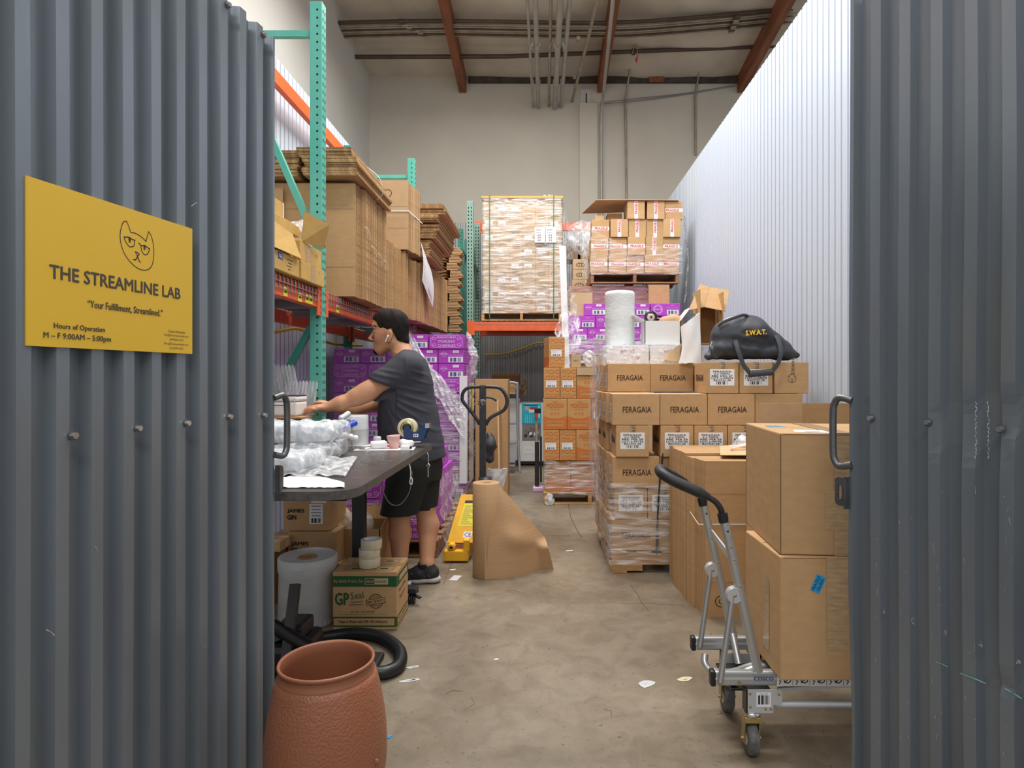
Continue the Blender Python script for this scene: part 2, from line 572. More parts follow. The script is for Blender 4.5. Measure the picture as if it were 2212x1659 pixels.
def rad(a): return math.radians(a)
def frames(w, d, h):
    return dict(front=Fr((-w / 2, 0, 0), (1, 0, 0), (0, 0, 1)), left=Fr((-w / 2, d, 0), (0, -1, 0), (0, 0, 1)),
                right=Fr((w / 2, 0, 0), (0, 1, 0), (0, 0, 1)), top=Fr((-w / 2, 0, h), (1, 0, 0), (0, 1, 0)))
def carton_mb(w, d, h, m, bev=0.004, seam=True):
    b = MB().box(-w / 2, w / 2, 0, d, 0, h, m, bev=bev)
    if seam:
        f = frames(w, d, h)
        if w >= d:
            b.quadf(f['top'], 0.004, d / 2 - 0.0012, w - 0.004, d / 2 + 0.0012, 'seam')
        else:
            b.quadf(f['top'], w / 2 - 0.0012, 0.004, w / 2 + 0.0012, d - 0.004, 'seam')
    return b

# ---- implicit surfaces: smooth unions of simple solids, meshed on a grid
def sm_noise(p, amp, freq, seed):
    r = np.random.RandomState(seed)
    out = 0
    for i in range(6):
        k = r.normal(size=3) * np.array(freq)
        out = out + np.sin(p[0] * k[0] + p[1] * k[1] + p[2] * k[2] + r.uniform(0, 6.28))
    return out * amp / 3.0

class SDF:
    def __init__(s, lo, hi, h):
        s.h, s.lo = h, np.array(lo, float)
        n = np.ceil((np.array(hi) - s.lo) / h).astype(int) + 1
        s.ax = [s.lo[i] + h * np.arange(n[i]) for i in range(3)]
        s.f = np.full(tuple(n), 1.0, np.float32)
    def sub(s, lo, hi):
        sl, g = [], []
        for i in range(3):
            a = max(0, int((lo[i] - s.lo[i]) / s.h) - 1)
            b = min(len(s.ax[i]), int((hi[i] - s.lo[i]) / s.h) + 3)
            sl.append(slice(a, max(a + 1, b)))
            g.append(s.ax[i][sl[-1]])
        return tuple(sl), (g[0][:, None, None], g[1][None, :, None], g[2][None, None, :])
    def comb(s, sl, d, k, op):
        f = s.f[sl]
        d = d.astype(np.float32) + 0 * f
        if op == 'cut':
            a, b = f, -d
            h = np.clip(0.5 - 0.5 * (b - a) / max(k, 1e-6), 0, 1)
            s.f[sl] = b * (1 - h) + a * h + k * h * (1 - h)
        else:
            h = np.clip(0.5 + 0.5 * (d - f) / max(k, 1e-6), 0, 1)
            s.f[sl] = d * (1 - h) + f * h - k * h * (1 - h)
        return s
    def cone(s, a, b, ra, rb, k=0.02, sc=(1, 1, 1), op='add'):
        a, b, q = np.array(a, float), np.array(b, float), np.array(sc, float)
        m = max(ra, rb) * q.max() + k * 2 + 3 * s.h
        sl, g = s.sub(np.minimum(a, b) - m, np.maximum(a, b) + m)
        ab = (b - a) / q
        L = max((ab ** 2).sum(), 1e-9)
        p = [(g[i] - a[i]) / q[i] for i in range(3)]
        t = np.clip((p[0] * ab[0] + p[1] * ab[1] + p[2] * ab[2]) / L, 0, 1)
        d = np.sqrt(sum((p[i] - ab[i] * t) ** 2 for i in range(3))) - (ra + (rb - ra) * t)
        return s.comb(sl, d * q.min(), k, op)
    def ell(s, c, r, k=0.02, rot=0.0, op='add', rotz=0.0):
        c, r = np.array(c, float), np.array(r, float)
        m = r.max() + 2 * k + 3 * s.h
        sl, g = s.sub(c - m, c + m)
        x, y, z = g[0] - c[0], g[1] - c[1], g[2] - c[2]
        if rot:
            x, z = x * math.cos(rot) + z * math.sin(rot), -x * math.sin(rot) + z * math.cos(rot)
        if rotz:
            x, y = x * math.cos(rotz) + y * math.sin(rotz), -x * math.sin(rotz) + y * math.cos(rotz)
        k0 = np.sqrt((x / r[0]) ** 2 + (y / r[1]) ** 2 + (z / r[2]) ** 2)
        k1 = np.sqrt((x / r[0] ** 2) ** 2 + (y / r[1] ** 2) ** 2 + (z / r[2] ** 2) ** 2) + 1e-6
        return s.comb(sl, k0 * (k0 - 1) / k1, k, op)
    def rbox(s, c, hs, r, k=0.02, op='add', rot=0.0):
        c, hs = np.array(c, float), np.array(hs, float)
        m = np.abs(hs).max() * 1.2 + 2 * k + 3 * s.h
        sl, g = s.sub(c - m, c + m)
        x, y, z = g[0] - c[0], g[1] - c[1], g[2] - c[2]
        if rot:
            x, z = x * math.cos(rot) + z * math.sin(rot), -x * math.sin(rot) + z * math.cos(rot)
        q = [np.abs(v) - (hs[i] - r) for i, v in enumerate((x, y, z))]
        d = np.sqrt(sum(np.maximum(v, 0) ** 2 for v in q)) + np.minimum(np.maximum(np.maximum(q[0], q[1]), q[2]), 0) - r
        return s.comb(sl, d, k, op)
    def loft(s, rows, k=0.02, op='add'):
        """rows (z, cx, rx, cy, ry) of elliptical sections"""
        rows = np.array(sorted(rows), float)
        z0, z1 = rows[0, 0], rows[-1, 0]
        m = rows[:, [2, 4]].max() + 0.08
        sl, g = s.sub((rows[:, 1].min() - m, rows[:, 3].min() - m, z0 - 0.05), (rows[:, 1].max() + m, rows[:, 3].max() + m, z1 + 0.05))
        z = g[2].ravel()
        cx, rx, cy, ry = (np.interp(z, rows[:, 0], rows[:, i])[None, None, :] for i in (1, 2, 3, 4))
        e = np.sqrt(((g[0] - cx) / rx) ** 2 + ((g[1] - cy) / ry) ** 2)
        d = (e - 1) * np.minimum(rx, ry)
        d = np.maximum(d, np.maximum(z0 - g[2], g[2] - z1))
        return s.comb(sl, d, k, op)
    def plane(s, p, n):
        """keep the side the normal points away from"""
        g = (s.ax[0][:, None, None], s.ax[1][None, :, None], s.ax[2][None, None, :])
        n = np.array(n, float)
        n /= np.linalg.norm(n)
        d = sum((g[i] - p[i]) * n[i] for i in range(3))
        s.f = np.maximum(s.f, d.astype(np.float32))
        return s
    def noise(s, amp, freq, seed=1):
        g = (s.ax[0][:, None, None], s.ax[1][None, :, None], s.ax[2][None, None, :])
        s.f = (s.f + sm_noise(g, amp, freq, seed)).astype(np.float32)
        return s
    def into(s, mb, m, smooth=True):
        f = s.f
        f[0, :, :] = f[-1, :, :] = 1
        f[:, 0, :] = f[:, -1, :] = 1
        f[:, :, 0] = f[:, :, -1] = 1
        sg = f < 0
        cnt = np.zeros(tuple(n - 1 for n in f.shape), np.int8)
        offs = [(a, b, c) for a in (0, 1) for b in (0, 1) for c in (0, 1)]
        for a, b, c in offs:
            cnt += sg[a:f.shape[0] - 1 + a, b:f.shape[1] - 1 + b, c:f.shape[2] - 1 + c]
        I = np.argwhere((cnt > 0) & (cnt < 8))
        idx = np.full(cnt.shape, -1, np.int64)
        idx[I[:, 0], I[:, 1], I[:, 2]] = np.arange(len(I))
        co = {o: f[I[:, 0] + o[0], I[:, 1] + o[1], I[:, 2] + o[2]] for o in offs}
        acc, w = np.zeros((len(I), 3)), np.zeros(len(I))
        for o in offs:
            for ax in range(3):
                if o[ax]:
                    continue
                o2 = tuple(1 if i == ax else o[i] for i in range(3))
                a, b = co[o], co[o2]
                x = (a < 0) != (b < 0)
                t = np.where(x, a / np.where(a == b, 1, a - b), 0)
                p = np.repeat(np.array(o, float)[None], len(I), 0)
                p[:, ax] += t
                acc += p * x[:, None]
                w += x
        V = s.lo + (I + acc / w[:, None]) * s.h
        Q = []
        for ax in range(3):
            b, c = (ax + 1) % 3, (ax + 2) % 3
            n = list(f.shape)
            sl0 = [slice(None)] * 3
            sl1 = [slice(None)] * 3
            sl0[ax], sl1[ax] = slice(0, n[ax] - 1), slice(1, n[ax])
            E = np.argwhere(sg[tuple(sl0)] != sg[tuple(sl1)])
            inside = sg[E[:, 0], E[:, 1], E[:, 2]]
            def cell(db, dc):
                q = E.copy()
                q[:, b] -= db
                q[:, c] -= dc
                return idx[q[:, 0], q[:, 1], q[:, 2]]
            q = np.stack([cell(1, 1), cell(0, 1), cell(0, 0), cell(1, 0)], 1)
            q[~inside] = q[~inside][:, ::-1]
            Q.append(q)
        Q = np.concatenate(Q)
        Q = Q[(Q >= 0).all(1)]
        mb.add([tuple(v) for v in V], [tuple(int(i) for i in q) for q in Q], m, smooth)
        return mb

def sheet(mb, fn, nu, nv, m, th=0.0, smooth=True):
    """a curved sheet from fn(u, v) in 0..1; th gives it a back"""
    vs = [Vector(fn(i / nu, j / nv)) for j in range(nv + 1) for i in range(nu + 1)]
    k = nu + 1
    fs = [(j * k + i, j * k + i + 1, (j + 1) * k + i + 1, (j + 1) * k + i) for j in range(nv) for i in range(nu)]
    mb.add(vs, fs, m, smooth)
    if th:
        ns = []
        for j in range(nv + 1):
            for i in range(nu + 1):
                a = vs[j * k + min(i + 1, nu)] - vs[j * k + max(i - 1, 0)]
                b = vs[min(j + 1, nv) * k + i] - vs[max(j - 1, 0) * k + i]
                n = a.cross(b)
                ns.append(n.normalized() if n.length > 1e-9 else Vector((0, 0, 1)))
        vb = [v - n * th for v, n in zip(vs, ns)]
        mb.add(vb, [tuple(reversed(f)) for f in fs], m, smooth)
        rim = [i for i in range(k)] + [j * k + nu for j in range(1, nv + 1)] + [nv * k + i for i in range(nu - 1, -1, -1)] + [j * k for j in range(nv - 1, 0, -1)]
        n = len(rim)
        mb.add([vs[i] for i in rim] + [vb[i] for i in rim], [(i, n + i, n + (i + 1) % n, (i + 1) % n) for i in range(n)], m)
    return mb

def wob(*a):
    """smooth repeatable noise of a few numbers, about -1..1"""
    return (math.sin(a[0] * 1.7 + 0.3) + math.sin(a[1] * 2.3 + a[0] * 0.9 + 1.1) + math.sin((a[0] - a[1]) * 3.1 + (a[2] if len(a) > 2 else 0) * 5.3)) / 3
def smooth_path(pts, n=8):
    pts = [Vector(p) for p in pts]
    out = []
    for i in range(len(pts) - 1):
        p0, p1, p2, p3 = pts[max(i - 1, 0)], pts[i], pts[i + 1], pts[min(i + 2, len(pts) - 1)]
        for j in range(n):
            t = j / n
            out.append(0.5 * ((2 * p1) + (p2 - p0) * t + (2 * p0 - 5 * p1 + 4 * p2 - p3) * t * t + (3 * p1 - p0 - 3 * p2 + p3) * t ** 3))
    out.append(pts[-1])
    return out
ORD = ['first', 'second', 'third', 'fourth', 'fifth', 'sixth', 'seventh', 'eighth', 'ninth', 'tenth']
# ---------------------------------------------------------------- the setting
def struct(mb, name):
    return mb.make(name, kind='structure')
struct(MB().box(-7, 8, -4, 11.5, -0.12, 0, 'concrete'), 'floor')

def corr(mb, o, t, n, L, z0, z1, pitch, depth, m, flat=0.4, slope=0.14, nz=1, disp=None, phase=0.0):
    """ribbed sheet along t from o, ribs raised along n; flat = share of the raised flat"""
    o, t, n = Vector(o), Vector(t).normalized(), Vector(n).normalized()
    ss = []
    k0 = int(-1 - phase / pitch)
    k = k0
    while True:
        b = k * pitch + phase
        if b > L + pitch: break
        for q, h in ((-flat / 2 - slope, 0), (-flat / 2, 1), (flat / 2, 1), (flat / 2 + slope, 0)):
            ss.append((b + q * pitch, h))
        k += 1
    out = []
    for i, (s, h) in enumerate(ss):
        if s < 0:
            if i + 1 < len(ss) and ss[i + 1][0] > 0:
                f = -s / (ss[i + 1][0] - s)
                out.append((0.0, h + (ss[i + 1][1] - h) * f))
            continue
        if s > L:
            f = (L - ss[i - 1][0]) / (s - ss[i - 1][0])
            out.append((L, ss[i - 1][1] + (h - ss[i - 1][1]) * f))
            break
        out.append((s, h))
    vs, fs = [], []
    w = len(out)
    for j in range(nz + 1):
        z = z0 + (z1 - z0) * j / nz
        for s, h in out:
            e = h * depth
            ds = 0.0
            if disp:
                e, ds = disp(s, z, e)
            p = o + t * (s + ds) + n * e
            vs.append((p.x, p.y, z))
    for j in range(nz):
        for i in range(w - 1):
            fs.append((j * w + i, j * w + i + 1, (j + 1) * w + i + 1, (j + 1) * w + i))
    return mb.add(vs, fs, m)
XL, XR, YB, WT = -2.23, 1.87, 10.8, 3.97
struct(corr(MB(), (XL - 0.034, 2.25, 0), (0, 1, 0), (1, 0, 0), YB - 2.25, 0, WT, 0.0858, 0.034, 'corrugated_white', 0.76, 0.03), 'wall_left')
struct(corr(MB(), (XR + 0.034, 2.25, 0), (0, 1, 0), (-1, 0, 0), YB - 2.25, 0, WT, 0.0858, 0.034, 'corrugated_white', 0.76, 0.03), 'wall_right')
struct(corr(MB(), (XL, YB + 0.02, 0), (1, 0, 0), (0, -1, 0), XR - XL, 0, WT, 0.0858, 0.022, 'corrugated_grey', 0.42, 0.1), 'wall_back')
YF = 11.2
struct(MB().box(-3.3, 7, YF, YF + 0.15, 0, 8.4, 'plaster'), 'wall_far')
struct(MB().box(-3.3, -3.12, 0, YF, 0, 8.4, 'plaster_grey'), 'wall_far_left')
def ceil_z(y): return 6.71 + 0.122 * (YF - y)
BX = [-1.443, 1.03, 3.53]
def sag(u, v):
    x, y = -3.12 + u * 10.2, -1.0 + v * 12.2
    q = ((x - BX[0]) / 2.48) % 1.0
    s = 0.11 * math.sin(PI * q) ** 0.7 if x > BX[0] else 0.02
    s = -s * (0.55 + 0.45 * abs(wob(x * 1.1, y * 1.3))) + 0.02 * wob(x * 3.3, y * 2.7, 2)
    if x < BX[0]: s = 0.012 * wob(x * 2, y * 2)
    return (x, y, ceil_z(y) - 0.02 + s * 0.6)
struct(sheet(MB(), sag, 110, 70, 'insulation', smooth=True), 'ceiling')
b = MB()
b.box(BX[0] + 0.1, 7, YF - 0.05, YF - 0.003, 6.56, 6.72, 'insulation_dark')
struct(b, 'trim_1')
b = MB()
b.box(*[P(1252, 0, YF - 0.1).x, P(1291, 0, YF - 0.1).x], YF - 0.1, YF - 0.003, 0, P(0, 222, YF - 0.1).z, 'plaster')
struct(b, 'trim_2')
b = MB()
for i in range(7):
    x = P(1252 + i * 3, 0, YF).x
    b.box(x, x + 0.012, YF - 0.02, YF - 0.004, 6.46, 6.52, 'plaster_grey')
b.box(P(1253, 0, YF).x, P(1276, 0, YF).x, YF - 0.012, YF - 0.002, 6.12, 6.46, 'plaster_grey')
b.box(P(1265, 0, YF).x, P(1268, 0, YF).x, YF - 0.016, YF - 0.002, 6.13, 6.38, 'insulation_dark')
b.make('wall_vent', label='small white vent panel under the roof above the pilaster', cat='vent')
for x, lab in zip(BX, ('brown timber roof beam ending left of the hanging conduits', 'brown timber roof beam right behind the hanging conduits', 'brown timber roof beam passing behind the white corrugated wall top')):
    b = MB()
    b.bar((x, 4.0, ceil_z(4.0) - 0.17), (x, YF - 0.004, ceil_z(YF) - 0.17), 0.13, 0.30, 'beam_wood')
    b.make('roof_beam', label=lab, cat='beam')
MB().box(P(1400, 0, YF).x, P(1433, 0, YF).x, YF - 0.09, YF - 0.06, 6.56, 6.66, 'beam_wood').make('timber_block', label='short orange-brown timber block on the far wall under the roof', cat='timber')
# conduits under the roof
for i in range(8):
    y = 9.50 + i * 0.042
    z = ceil_z(y) - 0.23 + (0.03 if i == 0 else 0)
    r_ = (0.03, 0.014, 0.017, 0.012, 0.017, 0.013, 0.017, 0.015)[i]
    m_ = ('pipe_dark', 'conduit', 'conduit', 'pipe_dark', 'conduit', 'conduit', 'pipe_dark', 'conduit')[i]
    b = MB().tube(smooth_path([(-3.11, y, z - 0.03), (-1.6, y, z), (0.9, y, z - 0.03), (2.4, y, z + 0.06), (4.6, y, z + 0.27)], 4), r_, m_, n=8)
    for x in (-2.2 + 0.05 * i, 0.3 + 0.3 * (i % 3), 2.9):
        b.tube([(x, y, z - 0.01 + (0.07 if x > 2.5 else 0)), (x + 0.08, y, z - 0.01 + (0.075 if x > 2.5 else 0))], r_ + 0.009, m_, n=8)
    b.make('conduit', label='thin metal conduit in the bundle running across under the roof', cat='pipe', group='conduits bundled across under the roof')
b = MB().tube([P(748, 123, 10.36), P(1090, 122, 10.36), P(1350, 112, 10.36), P(1700, 98, 10.36)], 0.034, 'pipe_dark', n=10)
for u in (990, 1210, 1368): b.tube([P(u - 3, 121 if u < 1100 else 112, 10.36), P(u + 4, 121 if u < 1100 else 112, 10.36)], 0.05, 'pipe_dark', n=10)
b.make('sprinkler_pipe', label='dark sprinkler pipe crossing under the roof below the conduit bundle', cat='pipe')
for i, (u, r_, v, m_) in enumerate(((1152, 0.022, 232, 'conduit_grey'), (1163, 0.036, 232, 'conduit_grey'), (1185.5, 0.023, 229, 'conduit'), (1198.5, 0.044, 233, 'conduit_grey'), (1211.5, 0.032, 231, 'conduit_grey'), (1235.5, 0.024, 220, 'conduit'))):
    a = P(u, v, YF)
    dx = 0.30 if i == 5 else 0.06 * (i - 2) / 3
    b = MB().tube([(a.x + dx * 0.0, YF - 0.004, a.z), (a.x + dx * 0.5, 9.0, a.z + 0.02), (a.x + dx, 6.6, a.z + 0.05)], r_, m_, n=12)
    for y in (10.2, 9.1):
        b.tube([(a.x, y, a.z + 0.008), (a.x, y + 0.1, a.z + 0.006)], r_ + 0.008, m_, n=12)
    b.make('conduit', label=('thin grey conduit leftmost of the six entering the far wall', 'thick grey conduit second from the left of the six entering the far wall', 'thin brown conduit just left of the thickest hanging conduit', 'thickest conduit, fourth of the six entering the far wall', 'grey conduit just right of the thickest hanging conduit', 'brownish conduit rightmost of the six, leaning right')[i], cat='pipe', group='conduits entering the far wall')
MB().tube([P(1299, 470, YF - 0.13), P(1298, 250, YF - 0.13), P(1303, 205, YF - 0.3), (0.86, 7.6, 6.02)], 0.026, 'conduit_grey', n=10).make('conduit', label='grey conduit running down the far wall beside the pilaster', cat='pipe')
MB().tube([P(1375, 85, 10.7), P(1362, 140, 10.9), P(1351, 215, YF - 0.03), P(1353, 440, YF - 0.03)], 0.020, 'conduit', n=8).make('conduit', label='thin bent conduit running down the bare far wall', cat='pipe')
MB().tube([P(1590, 38, 9.9), P(1560, 80, 10.2), P(1517, 112, 10.5), P(1508, 165, YF - 0.05), P(1502, 210, YF - 0.03), P(1502, 335, YF - 0.03)], 0.020, 'conduit', n=8).make('conduit', label='thin conduit on the far wall nearest the white corrugated wall', cat='pipe')
b = MB()
for k in (0, 1):
    b.tube(smooth_path([P(1296, 222 + k * 3, YF - 0.16), P(1380, 212 + k * 5, YF - 0.06), P(1470, 203 + k * 2, YF - 0.05), P(1590, 184, YF - 0.05)], 6), 0.008, 'cord_grey', n=6)
b.make('cable', label='slack grey cable strung along the far wall under the roof', cat='cable')
b = MB().tube(smooth_path([P(1366, 116, 10.3), P(1374, 84, 10.25), P(1377, 118, 10.28), P(1376, 128, 10.28)], 5), 0.01, 'brass_zinc', n=6)
b.ball(P(1375, 130, 10.28), (0.02, 0.02, 0.045), 'red_tag', 8)
b.make('sprinkler_drop', label='small bent sprinkler fitting with a red tag on the dark pipe', cat='sprinkler')

# ---------------------------------------------------------------- the two corrugated gates
def gate_ray(u, v, E, T, N, off):
    """where the sight line through a photo point meets a gate face, as distance along it and height"""
    r = Vector(((u - U0) / F, 1, -(v - V0) / F))
    o = Vector((E[0], E[1], 0)) + N * off
    k = (o.x * N.x + o.y * N.y) / (r.x * N.x + r.y * N.y)
    p = r * k
    return (Vector((p.x, p.y, 0)) - o).dot(T), p.z + EYE
EL, TL_, NL = (-0.8955, 2.096), Vector((-0.1724, -0.985, 0)).normalized(), Vector((0.985, -0.1724, 0)).normalized()
ER, TR_, NR = (0.9045, 1.856), Vector((0.438, -0.9, 0)).normalized(), Vector((-0.9, -0.438, 0)).normalized()
GD = 0.026
def left_disp(s, z, e):
    e += 0.0016 * math.sin(z * 2.3 + s * 9) * math.sin(s * 14)
    return e, 0.0015 * math.sin(z * 1.9 + s * 3)
DENTS = [gate_ray(2120, 930, ER, TR_, NR, 0) + (0.045, 0.075, 0.016), gate_ray(2190, 900, ER, TR_, NR, 0) + (0.04, 0.05, 0.014),
         gate_ray(2040, 930, ER, TR_, NR, 0) + (0.02, 0.06, 0.010), gate_ray(2160, 1480, ER, TR_, NR, 0) + (0.05, 0.025, 0.012),
         gate_ray(1980, 960, ER, TR_, NR, 0) + (0.015, 0.03, 0.006)]
def right_disp(s, z, e):
    for a, zc, w, h, dep in DENTS:
        q = math.exp(-((s - a) / w) ** 2 - ((z - zc) / h) ** 4)
        e = e * (1 - 0.55 * q) + 0.004 * q
    ds = 0.003 * math.sin(z * 3.1 + s * 5)
    if s < 0.04 and z < 1.0:
        ds += -0.006 * math.sin((1.0 - z) * 6) * (1 - s / 0.04)
    e += 0.002 * math.sin(z * 2.7 + s * 8) * math.sin(s * 11 + 1)
    return e, ds
def gate(lab, E, T, N, L, disp, phase):
    o = Vector((E[0], E[1], 0)) - N * (GD + 0.007)
    g = corr(MB(), o, T, N, L, 0.03, 2.44, 0.0857, GD, 'gate_paint', 0.36, 0.09, nz=90, disp=disp, phase=phase)
    g.bar(o - N * 0.02 + Vector((0, 0, 0.03)), o - N * 0.02 + Vector((0, 0, 2.43)), 0.035, 0.03, 'gate_paint', up=T)
    for z in (0.10, 1.13, 2.38):
        g.bar(o - N * 0.016 + T * 0.03 + Vector((0, 0, z)), o - N * 0.016 + T * L + Vector((0, 0, z)), 0.03, 0.05, 'gate_paint')
    return g
def bolts(par, pts, E, T, N):
    for u, v in pts:
        s, z = gate_ray(u, v, E, T, N, -0.004)
        p = Vector((E[0], E[1], z)) + T * s - N * 0.007
        b = MB()
        q = [p + T * (0.0075 * math.cos(k * PI / 3)) + Vector((0, 0, 0.0075 * math.sin(k * PI / 3))) for k in range(6)]
        b.add(q + [a + N * 0.011 for a in q], [tuple(range(6, 12))] + [(k, (k + 1) % 6, 6 + (k + 1) % 6, 6 + k) for k in range(6)], 'chrome')
        q = [p + T * (0.011 * math.cos(k * PI / 6)) + Vector((0, 0, 0.011 * math.sin(k * PI / 6))) for k in range(12)]
        b.add(q + [a + N * 0.004 for a in q], [tuple(range(12, 24))] + [(k, (k + 1) % 12, 12 + (k + 1) % 12, 12 + k) for k in range(12)], 'handle_steel')
        b.make('bolt', par)
def gate_hardware(par, E, T, N, u_off):
    e = Vector((E[0], E[1], 0))
    o = -T                                       # pointing past the free edge
    z0, z1 = 1.03, 1.243
    b = MB().tube(smooth_path([e - o * 0.012 + N * 0.0 + Vector((0, 0, z1 - 0.012)), e + o * 0.02 + N * 0.01 + Vector((0, 0, z1 - 0.004)), e + o * 0.036 + N * 0.012 + Vector((0, 0, z1 - 0.02)), e + o * 0.042 + N * 0.012 + Vector((0, 0, z1 - 0.05)),
                               e + o * 0.042 + N * 0.012 + Vector((0, 0, z0 + 0.05)), e + o * 0.036 + N * 0.012 + Vector((0, 0, z0 + 0.02)), e + o * 0.02 + N * 0.01 + Vector((0, 0, z0 + 0.004)), e - o * 0.012 + Vector((0, 0, z0 + 0.012))], 6), 0.0105, 'handle_steel', n=14)
    b.make('handle', par, label='bent round steel pull handle')
    fr = Fr(e - N * 0.001 + Vector((0, 0, 0.915)), o, (0, 0, 1))
    def rr(x0, y0, x1, y1, r, n=6):
        out = []
        for cx, cy, a in ((x1 - r, y0 + r, -90), (x1 - r, y1 - r, 0), (x0 + r, y1 - r, 90), (x0 + r, y0 + r, 180)):
            for i in range(n + 1):
                q = rad(a + 90 * i / n)
                out.append((cx + r * math.cos(q), cy + r * math.sin(q)))
        return out
    A, B = rr(0.0, 0.0, 0.042, 0.085, 0.014), rr(0.018, 0.02, 0.031, 0.062, 0.0064)
    b = MB()
    n = len(A)
    for th in (0.0, -0.006):
        vs = [fr.at(x, y, th) for x, y in A] + [fr.at(x, y, th) for x, y in B]
        b.add(vs, [(i, (i + 1) % n, n + (i + 1) % n, n + i) for i in range(n)], 'handle_steel')
    for Q in (A, B):
        vs = [fr.at(x, y, 0) for x, y in Q] + [fr.at(x, y, -0.006) for x, y in Q]
        b.add(vs, [(i, (i + 1) % n, n + (i + 1) % n, n + i) for i in range(n)], 'handle_steel')
    b.box(-0.004, 0.004, -0.002, 0.016, -0.005, 0.09, 'handle_steel', M=Matrix.Translation(fr.o) @ Matrix((o, N, Vector((0, 0, 1)))).transposed().to_4x4())
    b.make('latch_plate', par, label='slotted steel latch plate')
g = gate('left', EL, TL_, NL, 1.55, left_disp, 0.080)
def scuff(b, u0, v0, u1, v1, w, E, T, N, m):
    s0, z0 = gate_ray(u0, v0, E, T, N, -0.004)
    s1, z1 = gate_ray(u1, v1, E, T, N, -0.004)
    fr = Fr(Vector((E[0], E[1], 0)) - N * 0.0045, -T, (0, 0, 1))
    b.linef(fr, [(-s0, z0), (-(s0 + s1) / 2 + 0.001, (z0 + z1) / 2 + 0.001), (-s1, z1)], w, m, 0)
for a in ((414, 445, 426, 437, 0.0016), (100, 1360, 118, 1372, 0.0016), (205, 1180, 212, 1190, 0.001), (440, 1400, 447, 1395, 0.001)):
    scuff(g, *a, EL, TL_, NL, 'gate_scuff')
gl = g.make('corrugated_gate', label='dark grey corrugated metal gate on the left carrying the yellow sign', cat='gate')
bolts(gl, [(158, 941), (298, 925), (404, 914), (496, 900), (571, 897), (493, 11), (570, 75)], EL, TL_, NL)
gate_hardware(gl, EL, TL_, NL, 0)
g = gate('right', ER, TR_, NR, 1.25, right_disp, 0.0827)
for a in ((2075, 1455, 2128, 1476, 0.003, 'gate_scuff_green'), (2172, 1488, 2205, 1508, 0.003, 'gate_scuff_green'), (2022, 1430, 2046, 1440, 0.002, 'gate_scuff_green')):
    scuff(g, *a[:5], ER, TR_, NR, a[5])
for k in range(46):
    u, v = rnd.choice((1893, 1955, 2022, 2095, 2180)) + rnd.uniform(-14, 14), rnd.uniform(1050, 1640)
    scuff(g, u, v, u + rnd.uniform(-3, 3), v + rnd.uniform(-16, 16), rnd.uniform(0.0004, 0.0011), ER, TR_, NR, 'gate_scuff')
for u, v in ((1908, 1320), (1972, 1342), (2040, 1366), (2118, 1394), (2200, 1430)):
    for k in range(7):
        a, c = u + rnd.uniform(-4, 4), v + rnd.uniform(-6, 6)
        scuff(g, a, c, a + rnd.uniform(-2, 2), c + rnd.uniform(-3, 3), 0.0012, ER, TR_, NR, 'gate_scuff')
for u in (2108, 2135):
    for k in range(14):
        v = 868 + k * 9
        scuff(g, u + rnd.uniform(-2, 2), v, u + rnd.uniform(-2, 2), v + 5, 0.0018, ER, TR_, NR, 'gate_scuff')
gr = g.make('corrugated_gate', label='dented dark grey corrugated metal gate on the right', cat='gate')
bolts(gr, [(1881, 903), (2004, 912), (2161, 927)], ER, TR_, NR)
gate_hardware(gr, ER, TR_, NR, 0)

